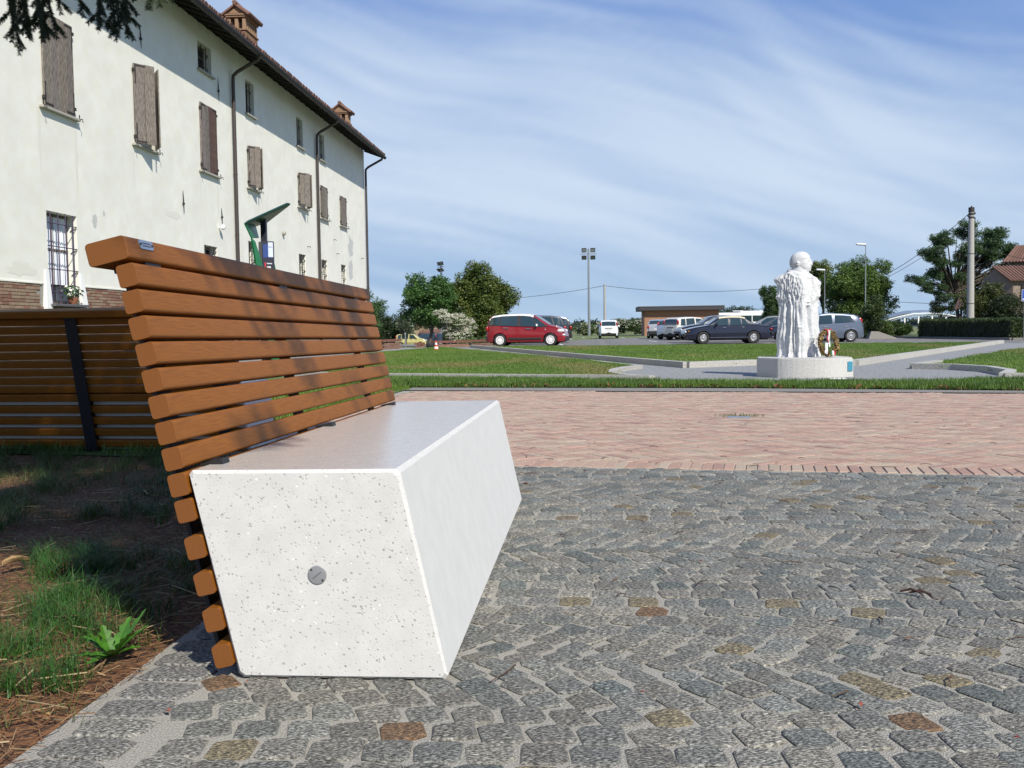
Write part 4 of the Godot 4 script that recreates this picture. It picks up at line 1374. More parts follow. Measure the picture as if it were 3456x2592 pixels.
	for q in [[-0.05, 0.02, Color(0.45, 0.03, 0.05)], [0.05, 0.025, Color(0.45, 0.03, 0.05)], [-0.02, 0.045, Color(0.03, 0.16, 0.07)], [0.035, -0.02, Color(0.75, 0.75, 0.74)]]:
		bow.col = q[2]
		bow.box(Vector3(q[0] * 0.6, 0.478 + q[1] * 0.5, 0.05), Vector3(absf(q[0]) + 0.02, 0.014, 0.006), Basis(Vector3.BACK, q[1] * 14.0 * signf(q[0])), 0.002)
	put("bow", bow, MT.tint, w)
	var sash := Geo.new()
	sash.col = Color(0.62, 0.63, 0.66)
	sash.box(Vector3(-0.055, 0.155, 0.035), Vector3(0.055, 0.2, 0.012), Basis(Vector3.BACK, -0.15), 0.005)
	sash.col = Color(0.75, 0.75, 0.74)
	sash.box(Vector3(0.05, 0.065, 0.058), Vector3(0.03, 0.085, 0.01), Basis.IDENTITY, 0.003)
	sash.col = Color(0.42, 0.03, 0.05)
	sash.box(Vector3(0.08, 0.065, 0.055), Vector3(0.028, 0.085, 0.01), Basis.IDENTITY, 0.003)
	sash.col = Color(0.03, 0.16, 0.07)
	sash.box(Vector3(0.02, 0.065, 0.055), Vector3(0.028, 0.085, 0.01), Basis.IDENTITY, 0.003)
	put("sash", sash, MT.tint, w)
	var mk := Geo.new()
	var mp := on(4.02, -16.55)
	mk.box(mp + Vector3(0, 0.012, 0), Vector3(0.28, 0.02, 0.05), Basis(Vector3.UP, 0.1), 0.003)
	tag(put("ground_marker", mk, MT.white_paint), "short white strip lying on the setts in front of the plinth", "ground marker")

# ---------- background: sign, poles, low walls, far buildings ----------
func sheet(p: Array, thick: float, g: Geo) -> void:   # a flat plate with thickness through the given corners
	var n: Vector3 = (p[1] - p[0]).cross(p[2] - p[0]).normalized() * thick * 0.5
	var k := p.size()
	for j in range(1, k - 1):
		g.tri(p[0] + n, p[j] + n, p[j + 1] + n)
		g.tri(p[0] - n, p[j + 1] - n, p[j] - n)
	for j in k:
		var a: Vector3 = p[j]; var b: Vector3 = p[(j + 1) % k]
		g.quad(a - n, b - n, b + n, a + n)

func wire(a: Vector3, b: Vector3, sag: float, r: float, label: String) -> void:
	var p := PackedVector3Array()
	for k in 17:
		var t := k / 16.0
		p.append(a.lerp(b, t) - Vector3(0, sag * 4.0 * t * (1.0 - t), 0))
	var g := Geo.new()
	g.tube(p, PackedFloat32Array([r]), 4)
	tag(put("overhead_wire", g, MT.iron), label, "cable", "overhead wires")

func street_lamp(at: Vector3, h: float, label: String) -> void:
	var t := thing("street_lamp", label, "street lamp", at, 0.0, "white-headed street lamps")
	var g := Geo.new()
	g.tube(PackedVector3Array([Vector3.ZERO, Vector3(0, h * 0.5, 0), Vector3(0, h, 0)]), PackedFloat32Array([0.05, 0.036, 0.026]), 8)
	g.tube(PackedVector3Array([Vector3(0, h - 0.05, 0), Vector3(-0.2, h + 0.03, 0.0)]), PackedFloat32Array([0.03]), 6)
	put("pole", g, MT.galvanised, t)
	g = Geo.new()
	g.box(Vector3(-0.3, h + 0.05, 0), Vector3(0.62, 0.13, 0.24), Basis(Vector3.BACK, -0.08), 0.04)
	put("lamp_head", g, MT.lamp_white, t)

func flood_mast(at: Vector3, h: float, turn: float, label: String) -> void:
	var t := thing("floodlight_mast", label, "floodlight mast", at, turn, "floodlight masts")
	var g := Geo.new()
	g.tube(PackedVector3Array([Vector3.ZERO, Vector3(0, h * 0.5, 0), Vector3(0, h, 0)]), PackedFloat32Array([0.17, 0.13, 0.10]), 10)
	put("pole", g, MT.galvanised, t)
	g = Geo.new()
	g.box(Vector3(0, h - 0.6, 0), Vector3(1.9, 0.09, 0.09))
	put("crossbar", g, MT.galvanised, t)
	for q in [[-0.5, 0.42], [0.5, 0.42], [-0.5, -0.42], [0.5, -0.42]]:
		var c := Vector3(q[0], h - 0.6 + q[1] + 0.0, 0.1)
		var tilt := Basis(Vector3.RIGHT, 0.25 if q[1] > 0 else 0.75)
		var l := Geo.new()
		l.box(c, Vector3(0.56, 0.48, 0.22), tilt, 0.03)
		var hd := put("floodlight", l, MT.black_steel, t)
		l = Geo.new()
		l.box(c + tilt * Vector3(0, 0, 0.112), Vector3(0.44, 0.34, 0.01), tilt)
		put("glass", l, flat("flood_glass", 0.20, 0.22, 0.22, 0.25, 0.3), hd)

func low_wall(line: PackedVector2Array, h: float, label: String) -> void:
	var t := thing("low_brick_wall", label, "wall")
	var g := Geo.new()
	var cap := Geo.new()
	for k in line.size() - 1:
		var a := line[k]; var b := line[k + 1]
		var d := (b - a).normalized()
		var n := int((b - a).length() / 0.26)
		var bs := Basis(Vector3(d.x, 0, d.y), Vector3.UP, Vector3(d.x, 0, d.y).cross(Vector3.UP))
		for c in int(h / 0.075):
			for j in n:
				var p := a + d * (0.13 + 0.26 * (j + (0.5 if c % 2 and j < n - 1 else 0.0)))
				g.col = Color(0.30, 0.145, 0.10).lerp(Color(0.36, 0.23, 0.16), rng.randf()) * rf(0.8, 1.1)
				g.box(on(p.x, p.y, 0.037 + 0.075 * c), Vector3(0.25, 0.066, 0.26), bs)
		for j in n * 3:
			var p := a + d * ((j + 0.5) * 0.26 / 3.0)
			cap.col = Color(0.27, 0.12, 0.085) * rf(0.7, 1.1)
			cap.box(on(p.x, p.y, h + 0.06), Vector3(0.075, 0.12, 0.32), bs)
	put("brickwork", g, MT.brick_grain, t)
	put("coping", cap, MT.brick_grain, t)
	for o in t.get_children(): tag(o, "", "", "", "stuff")

func tiled_roof(g: Geo, a: Vector3, b: Vector3, c: Vector3, d: Vector3, step := 0.3) -> void:   # a, b at the eave, c, d at the ridge
	g.col = Color(0.8, 0.8, 0.8)
	g.quad(a, b, c, d)
	var n := int((b - a).length() / step)
	for k in n + 1:
		var t := float(k) / n
		g.col = Color(1, 1, 1) * rf(0.7, 1.15)
		g.tube(PackedVector3Array([a.lerp(b, t), d.lerp(c, t)]), PackedFloat32Array([step * 0.3]), 6)

func make_background() -> void:
	# green information sign in front of the long building
	var at := on(-6.6, -22.2)
	var t := thing("information_sign", "tall green information sign with an arrow-like canopy in front of the cream building", "sign", at)
	var L := func(x: float, y: float, z: float) -> Vector3: return Vector3(x, y, z) - at
	var g := Geo.new()
	sheet([L.call(-7.456, 3.285, -21.4), L.call(-7.40, 3.36, -21.5), L.call(-6.90, 3.885, -22.75), L.call(-6.87, 3.885, -22.84), L.call(-6.92, 3.85, -22.9), L.call(-7.556, 3.501, -23.2), L.call(-7.726, 3.387, -22.9)], 0.04, g)
	put("canopy", g, flat("sign_dark_green", 0.012, 0.05, 0.035, 0.35, 0.2), t)
	g = Geo.new()
	sheet([L.call(-7.456, 3.285, -21.4), L.call(-7.726, 3.387, -22.9), L.call(-7.623, 3.102, -22.8), L.call(-7.379, 2.991, -21.6)], 0.03, g)
	sheet([L.call(-7.385, 2.99, -21.6), L.call(-7.36, 2.93, -21.75), L.call(-7.255, 2.403, -21.9), L.call(-7.02, 0.8, -22.0), L.call(-6.95, 0.0, -22.0), L.call(-7.02, 0.0, -21.8), L.call(-7.30, 2.418, -21.8)], 0.03, g)
	put("sloping_leg", g, MT.green_steel, t)
	g = Geo.new()
	sheet([L.call(-7.236, 2.636, -22.6), L.call(-7.18, 2.38, -22.6), L.call(-6.86, 0.0, -22.66), L.call(-7.2, 0.0, -22.62), L.call(-7.35, 2.6, -22.6)], 0.03, g)
	put("rear_leg", g, MT.green_steel, t)
	g = Geo.new()
	g.box(L.call(-7.425, 1.77, -22.6), Vector3(0.125, 3.54, 0.10))
	put("post", g, MT.dark_panel, t)
	g = Geo.new()
	g.box(Vector3(0, 1.48, 0), Vector3(0.28, 2.96, 0.28), Basis.IDENTITY, 0.01)
	var pan := put("panel", g, MT.dark_panel, t)
	pan.position = L.call(-7.25, at.y, -22.2)
	pan.rotation.y = 0.6
	var fr := Vector3(0, 0.17, 0.142)
	for q in [["photo_print", -0.06, 2.57, 0.115, 0.3, Color(0.03, 0.06, 0.22)], ["photo_print", 0.055, 2.6, 0.11, 0.33, Color(0.55, 0.6, 0.75)], ["photo_print", 0.055, 2.43, 0.08, 0.02, Color(0.05, 0.08, 0.25)], ["photo_print", 0.04, 2.66, 0.1, 0.02, Color(0.2, 0.28, 0.5)], ["logo_print", -0.075, 2.25, 0.03, 0.13, Color(0.5, 0.03, 0.05)], ["text_print", 0.02, 2.29, 0.12, 0.025, Color(0.5, 0.5, 0.55)], ["text_print", 0.005, 2.2, 0.09, 0.055, Color(0.6, 0.6, 0.62)], ["text_print", 0.05, 2.06, 0.12, 0.015, Color(0.3, 0.3, 0.34)]]:
		g = Geo.new()
		g.col = q[5]
		g.box(fr + Vector3(q[1], q[2], 0.002), Vector3(q[3], q[4], 0.003))
		put(q[0], g, MT.tint, pan)
	g = Geo.new()
	g.col = Color(0.09, 0.09, 0.13)
	g.box(fr + Vector3(0, 1.72, 0.002), Vector3(0.22, 0.55, 0.003))
	put("notice_print", g, MT.tint, pan)
	g = Geo.new()
	g.col = Color(0.42, 0.38, 0.12)
	for q in [[0.0, 1.995, 0.225, 0.012], [-0.11, 1.72, 0.01, 0.55]]:
		g.box(fr + Vector3(q[0], q[1], 0.004), Vector3(q[2], q[3], 0.003))
	put("notice_border", g, MT.tint, pan)
	# lighting, poles, wires
	flood_mast(on(0.02, -115), 9.9, 0.0, "tall floodlight mast with four lamps beside the white flowering bush")
	flood_mast(on(-19.2, -130), 10.75, -1.0, "floodlight mast rising behind the large brownish tree")
	street_lamp(on(17.75, -66), 5.95, "slender street lamp just right of the statue, before the big tree")
	street_lamp(on(17.25, -75), 4.85, "second street lamp half hidden behind the statue's shoulder")
	var p1 := thing("utility_pole", "thin grey utility pole behind the white hatchback", "utility pole", on(2.37, -150))
	g = Geo.new()
	g.tube(PackedVector3Array([Vector3.ZERO, Vector3(0, 7.3, 0)]), PackedFloat32Array([0.21, 0.15]), 8)
	put("pole", g, MT.pole_concrete, p1)
	var p2 := thing("utility_pole", "thick pale concrete pole rising behind the clipped hedge", "utility pole", on(22.27, -60.5))
	g = Geo.new()
	g.tube(PackedVector3Array([Vector3(0, -0.2, 0), Vector3(0.0, 2.0, 0), Vector3(0, 7.5, 0)]), PackedFloat32Array([0.225, 0.205, 0.15]), 16)
	put("pole", g, MT.pole_concrete, p2)
	g = Geo.new()
	for q in [[7.45, 0.165, 0.14], [7.2, 0.165, 0.06], [7.0, 0.165, 0.05], [4.9, 0.185, 0.02], [2.0, 0.212, 0.02]]:
		g.lathe(PackedVector2Array([Vector2(q[1] - 0.02, -q[2]), Vector2(q[1], -q[2]), Vector2(q[1], q[2]), Vector2(q[1] - 0.02, q[2])]), 16, Transform3D(Basis.IDENTITY, Vector3(0, q[0], 0)))
	put("pole_band", g, MT.iron, p2)
	g = Geo.new()
	for q in [[0.2, 6.95], [-0.19, 7.1], [0.2, 7.25], [0.0, 7.62]]:
		g.lathe(PackedVector2Array([Vector2(0.0, -0.06), Vector2(0.04, -0.05), Vector2(0.05, 0.0), Vector2(0.03, 0.06), Vector2(0.0, 0.07)]), 8, Transform3D(Basis.IDENTITY, Vector3(q[0], q[1], 0)))
	put("insulators", g, MT.black_steel, p2)
	wire(Vector3(2.37, 7.1, -150), Vector3(-30, 5.6, -160), 0.9, 0.03, "wire running left from the thin pole to the brownish tree")
	wire(Vector3(2.37, 7.1, -150), Vector3(36, 7.6, -152), 1.35, 0.03, "long sagging wire from the thin pole to the trees behind the statue")
	wire(Vector3(22.1, 7.2, -60.5), Vector3(24.5, 4.2, -100), 0.9, 0.022, "upper of two wires falling left from the concrete pole")
	wire(Vector3(22.1, 6.6, -60.5), Vector3(24.0, 3.6, -100), 0.7, 0.016, "thinner wire below the upper one left of the concrete pole")
	wire(Vector3(24.0, 3.7, -100), Vector3(25.5, 2.0, -66), 0.2, 0.016, "low wire sloping towards the house behind the round-headed little tree")
	wire(Vector3(22.4, 5.4, -60.5), Vector3(31, 4.4, -66), 0.25, 0.016, "wire from the concrete pole to the house roof")
	# parking sign at the right edge
	t = thing("parking_sign", "blue parking sign on a thin post at the right edge beside the hedge", "sign", on(20.93, -50))
	g = Geo.new()
	g.tube(PackedVector3Array([Vector3.ZERO, Vector3(0, 2.46, 0)]), PackedFloat32Array([0.03]), 8)
	put("post", g, MT.galvanised, t)
	g = Geo.new()
	g.box(Vector3(0.1, 2.17, 0.04), Vector3(0.5, 0.56, 0.012), Basis.IDENTITY, 0.003)
	var face := put("sign_face", g, flat("sign_blue", 0.012, 0.06, 0.36, 0.4), t)
	g = Geo.new()
	for q in [[-0.145, 2.446, 0.0, 0.49, 0.012, 1], [0.1, 1.898, 0.0, 0.49, 0.012, 1], [-0.145, 2.17, 0, 0.012, 0.55, 0], [0.345, 2.17, 0, 0.012, 0.55, 0]]:
		g.box(Vector3(q[0] if q[5] == 0 else 0.1, q[1], 0.0475), Vector3(q[3], q[4], 0.003))
	put("sign_border", g, MT.white_paint, face)
	var tx := TextMesh.new()
	var ft := SystemFont.new()
	ft.font_names = PackedStringArray(["Droid Sans"])
	ft.font_weight = 700
	tx.font = ft
	tx.text = "P"
	tx.font_size = 40
	tx.pixel_size = 0.0085
	tx.depth = 0.003
	var tm := put("letter", tx, MT.white_paint, face)
	tm.position = Vector3(0.03, 2.24, 0.049)
	g = Geo.new()
	g.box(Vector3(0.04, 1.99, 0.048), Vector3(0.3, 0.05, 0.003))
	put("bar", g, MT.white_paint, face)
	t = thing("round_sign", "round road sign seen from behind beside the row of cars", "sign", on(16.27, -90))
	g = Geo.new()
	g.tube(PackedVector3Array([Vector3.ZERO, Vector3(0, 2.1, 0)]), PackedFloat32Array([0.035]), 6)
	put("post", g, MT.galvanised, t)
	g = Geo.new()
	g.lathe(PackedVector2Array([Vector2(0.0, -0.01), Vector2(0.3, -0.01), Vector2(0.3, 0.01), Vector2(0.0, 0.01)]), 20, Transform3D(Basis(Vector3.RIGHT, PI / 2), Vector3(0, 1.85, 0.06)))
	put("sign_plate", g, MT.galvanised, t)
	# low walls, bins and cones left of the car park
	low_wall(V2([-13.5, -46.5, -10.0, -47.5, -9.5, -49.6]), 0.36, "low brick wall at the left end of the far pavement, nearest the building")
	low_wall(V2([-9.0, -51.2, -8.35, -51.4]), 0.15, "short stub of low brick wall in front of the yellow car")
	low_wall(V2([-8.1, -51.4, -6.4, -53.2, -5.6, -56.5, -5.4, -60]), 0.22, "low brick wall curving in front of the white flowering bush")
	t = thing("traffic_cone", "small red and white striped cone at the edge of the left lawn", "traffic cone", on(-6.5, -42.2))
	g = Geo.new()
	for k in 5:
		g.col = Color(0.5, 0.07, 0.04) if k % 2 == 0 else Color(0.75, 0.74, 0.7)
		g.lathe(PackedVector2Array([Vector2(0.115 - 0.02 * k, 0.03 + 0.085 * k), Vector2(0.095 - 0.02 * k, 0.03 + 0.085 * (k + 1))]), 14)
	g.col = Color(0.4, 0.08, 0.05)
	put("cone", g, MT.tint, t)
	g = Geo.new()
	g.col = Color(0.08, 0.06, 0.06)
	g.box(Vector3(0, 0.015, 0), Vector3(0.3, 0.03, 0.3), Basis.IDENTITY, 0.008)
	put("base", g, MT.tint, t)
	t = thing("planter", "squat dark stone tub at the end of the low brick wall", "planter", on(-7.95, -49.6))
	g = Geo.new()
	g.lathe(PackedVector2Array([Vector2(0.0, 0.0), Vector2(0.16, 0.0), Vector2(0.21, 0.16), Vector2(0.19, 0.27), Vector2(0.14, 0.27), Vector2(0.13, 0.2), Vector2(0.0, 0.2)]), 14)
	put("tub", g, MT.rubber, t)
	for q in [[-9.75, -52.6, "pale post of a small sign in front of the yellow car"], [-12.4, -52.0, "short pale post left of the yellow car"]]:
		g = Geo.new()
		g.tube(PackedVector3Array([on(q[0], q[1]), on(q[0], q[1], 0.75)]), PackedFloat32Array([0.03]), 6)
		g.box(on(q[0], q[1], 0.72), Vector3(0.09, 0.13, 0.05), Basis.IDENTITY, 0.01)
		tag(put("bollard", g, MT.galvanised), q[2], "bollard")
	# brick utility building
	t = thing("utility_building", "low flat-roofed orange brick building behind the parked cars", "building", on(9.6, -105))
	g = Geo.new()
	g.box(Vector3(0, 1.25, -3.0), Vector3(7.65, 2.7, 6.0))
	put("wall", g, noisy("orange_brick", [lin(0.26, 0.125, 0.075), lin(0.36, 0.19, 0.12), lin(0.42, 0.25, 0.17)], [0.2, 0.5, 0.8], Vector3(0.5, 0.15, 0.5), 0.9, 0.2, 0.06, 55), t)
	g = Geo.new()
	for c in 33:   # projecting courses
		g.col = Color(0.56, 0.30, 0.19) * rf(0.9, 1.1)
		g.box(Vector3(0, 0.04 + 0.078 * c, 0.006), Vector3(7.66, 0.06, 0.012))
	put("brick_courses", g, MT.brick_grain, t)
	tag(t.get_child(1), "", "", "", "stuff")
	g = Geo.new()
	g.box(Vector3(-0.05, 2.78, -3.0), Vector3(8.75, 0.42, 7.4), Basis.IDENTITY, 0.02)
	put("roof_fascia", g, flat("fascia", 0.055, 0.052, 0.06, 0.6, 0.3), t)
	g = Geo.new()
	g.box(Vector3(-0.05, 3.01, -3.0), Vector3(8.85, 0.05, 7.5))
	put("roof_edge", g, MT.galvanised, t)
	g = Geo.new()
	g.box(Vector3(-3.9, 1.25, 0.1), Vector3(0.09, 2.5, 0.09))
	put("downpipe", g, MT.downpipe, t)
	# arched footbridge, far right
	t = thing("footbridge", "long pale arched bridge far off to the right", "bridge", Vector3(79, 0, -252))
	var up := []; var lo := []
	for k in 25:
		var f := k / 24.0
		var x := lerpf(-10.0, 16.0, f)
		var y := 0.2 + 3.1 * sin(clampf((x + 11.0) / 26.0, 0, 1) * PI * 0.93) * (1.0 if x < 0 else 0.96)
		up.append(Vector3(x, maxf(y, 0.4), 0))
	g = Geo.new()
	for k in 24:
		var a: Vector3 = up[k]; var b: Vector3 = up[k + 1]
		for z in [-2.0, 2.0]:
			g.tube(PackedVector3Array([a + Vector3(0, 0, z), b + Vector3(0, 0, z)]), PackedFloat32Array([0.16]), 6)
	put("arch_rib", g, MT.white_paint, t)
	g = Geo.new()
	for k in 24:
		var a: Vector3 = up[k]; var b: Vector3 = up[k + 1]
		g.quad(Vector3(a.x, a.y - 0.55, 2.2), Vector3(b.x, b.y - 0.55, 2.2), Vector3(b.x, b.y - 0.3, 2.2), Vector3(a.x, a.y - 0.3, 2.2))
		g.quad(Vector3(a.x, a.y + 0.35, 2.3), Vector3(b.x, b.y + 0.35, 2.3), Vector3(b.x, b.y + 0.9, -3.0), Vector3(a.x, a.y + 0.9, -3.0))
	put("deck", g, flat("bridge_roof", 0.22, 0.27, 0.31, 0.5, 0.3), t)
	for k in range(1, 24, 3):
		g = Geo.new()
		var a: Vector3 = up[k]
		g.box(Vector3(a.x, a.y * 0.5 - 0.3, 2.0), Vector3(0.3, a.y, 0.3))
		put("pier", g, MT.white_paint, t)
	g = Geo.new()
	g.box(Vector3(3.5, 0.6, -1.0), Vector3(24, 1.3, 1.0))
	put("undercroft", g, flat("undercroft", 0.05, 0.07, 0.10, 0.8), t)
	# tiled house at the right
	t = thing("tiled_house", "old house with a red-brown tiled roof at the right edge behind the shrubs", "house", on(29.2, -72))
	g = Geo.new()
	g.quad(Vector3(-1.95, -0.1, 0), Vector3(-0.5, -0.1, 1.6), Vector3(-0.5, 3.72, 1.6), Vector3(-1.95, 3.75, 0))
	g.tri(Vector3(-1.95, 3.75, 0), Vector3(-0.5, 3.72, 1.6), Vector3(-1.3, 4.66, 0.7))
	g.quad(Vector3(-0.5, -0.1, 1.6), Vector3(6, -0.1, 1.0), Vector3(6, 3.7, 1.0), Vector3(-0.5, 3.72, 1.6))
	g.quad(Vector3(0.2, 4.5, -0.6), Vector3(6, 4.5, -0.9), Vector3(6, 6.0, -0.9), Vector3(0.2, 5.15, -0.6))
	g.quad(Vector3(-1.95, -0.1, 0), Vector3(-1.95, 3.75, 0), Vector3(0, 3.75, -5), Vector3(0, -0.1, -5))
	put("wall", g, MT.house_wall, t)
	g = Geo.new()
	tiled_roof(g, Vector3(-0.75, 3.68, 1.95), Vector3(6, 3.66, 1.35), Vector3(6, 4.75, -0.4), Vector3(-1.45, 4.75, 0.5), 0.22)
	tiled_roof(g, Vector3(-0.45, 5.05, -0.2), Vector3(6, 5.15, -0.4), Vector3(6, 6.4, -2.4), Vector3(1.2, 6.3, -2.0), 0.22)
	put("roof", g, MT.roof_tiles, t)
	g = Geo.new()
	g.box(Vector3(0.35, 2.85, 1.55), Vector3(0.6, 1.1, 0.1), Basis(Vector3.UP, 0.09))
	put("window", g, MT.dark_room, t)
	g = Geo.new()
	g.box(Vector3(-1.2, 1.6, 1.25), Vector3(0.7, 3.0, 0.1), Basis(Vector3.UP, 0.83))
	put("shaded_door", g, MT.dark_room, t)
	t = thing("garden_shed", "dark shed with a sloping tiled roof between the little tree and the concrete pole", "shed", on(24.6, -66))
	g = Geo.new()
	g.box(Vector3(0.35, 0.65, -0.6), Vector3(3.0, 1.3, 2.0))
	g.box(Vector3(-0.95, 1.45, 0.2), Vector3(0.1, 0.6, 0.1))
	put("wall", g, flat("shed_dark", 0.035, 0.022, 0.018, 0.9), t)
	g = Geo.new()
	tiled_roof(g, Vector3(-1.55, 1.72, 0.75), Vector3(2.2, 1.72, 0.75), Vector3(2.2, 2.75, -0.8), Vector3(-0.6, 2.75, -0.8), 0.22)
	put("roof", g, flat("old_tiles", 0.085, 0.05, 0.042, 0.95), t)
	# a beige house glimpsed between the trees on the left
	t = thing("beige_house", "beige house glimpsed under the trees behind the dark cars", "house", on(-21.6, -133))
	g = Geo.new()
	g.box(Vector3(-0.6, 1.4, -2), Vector3(2.6, 3.4, 4))
	put("wall", g, flat("beige_wall", 0.33, 0.26, 0.17, 0.9), t)
	g = Geo.new()
	g.box(Vector3(0.2, 0.95, 0.2), Vector3(2.2, 1.1, 0.5))
	put("porch", g, MT.dark_room, t)
	g = Geo.new()
	tiled_roof(g, Vector3(-1.0, 1.52, 0.9), Vector3(2.0, 1.52, 0.9), Vector3(2.0, 2.0, -0.3), Vector3(-1.0, 2.0, -0.3), 0.25)
	put("roof", g, MT.roof_tiles, t)
	# concrete wedge beside the car park
	t = thing("concrete_wedge", "pale concrete wedge lying at the edge of the car park by the shrubs", "concrete block", on(17.7, -61.8))
	g = Geo.new()
	var A := [Vector3(-0.95, 0, 0.3), Vector3(0.75, 0, 0.5), Vector3(0.7, 0, -0.7), Vector3(-0.9, 0, -0.8), Vector3(-0.72, 0.46, 0.0), Vector3(-0.3, 0.44, 0.02), Vector3(-0.3, 0.42, -0.5), Vector3(-0.7, 0.44, -0.5)]
	g.quad(A[0], A[1], A[5], A[4]); g.quad(A[4], A[5], A[6], A[7]); g.tri(A[1], A[2], A[5]); g.tri(A[2], A[6], A[5])
	g.quad(A[2], A[3], A[7], A[6]); g.quad(A[3], A[0], A[4], A[7])
	put("block", g, MT.grey_strip, t)
	# a square drain cover with a tuft of weed in the brick paving
	g = Geo.new()
	g.box(on(1.32, -8.97, 0.002), Vector3(0.20, 0.012, 0.17), Basis(Vector3.UP, -0.18), 0.003)
	tag(put("drain_cover", g, flat("drain_grey", 0.26, 0.27, 0.29, 0.6, 0.3)), "small grey drain cover in the brick paving with grass at its edge", "drain cover")

# ---------- vehicles ----------
func at_x(p: Array, x: float) -> float:
	if x <= p[0][0]: return p[0][1]
	for k in p.size() - 1:
		if x <= p[k + 1][0]:
			var f: float = (x - p[k][0]) / maxf(p[k + 1][0] - p[k][0], 0.0001)
			return lerpf(p[k][1], p[k + 1][1], f)
	return p[-1][1]

func halfwidth(s: Dictionary, x: float) -> float:
	var h: float = s.L * 0.5
	var e := maxf(0.0, (absf(x) - h * 0.62) / (h * 0.38))
	return s.W * 0.5 * (1.0 - 0.20 * pow(e, 2.6))

func green_z(s: Dictionary, x: float, y: float) -> float:   # half width of the cabin side at height y
	var sh := minf(at_x(s.belt, x), at_x(s.roof, x) - 0.015)
	var top: float = at_x(s.roof, x)
	var f := clampf((y - sh) / maxf(s.H - sh, 0.1), 0.0, 1.0)
	return halfwidth(s, x) * (0.975 - s.tumble * f)

func paint(id: String, r: float, g: float, b: float, metal := 0.0) -> StandardMaterial3D:
	var m := flat(id, r, g, b, 0.32, metal)
	m.clearcoat_enabled = true
	m.clearcoat = 0.9
	m.clearcoat_roughness = 0.04
	return m

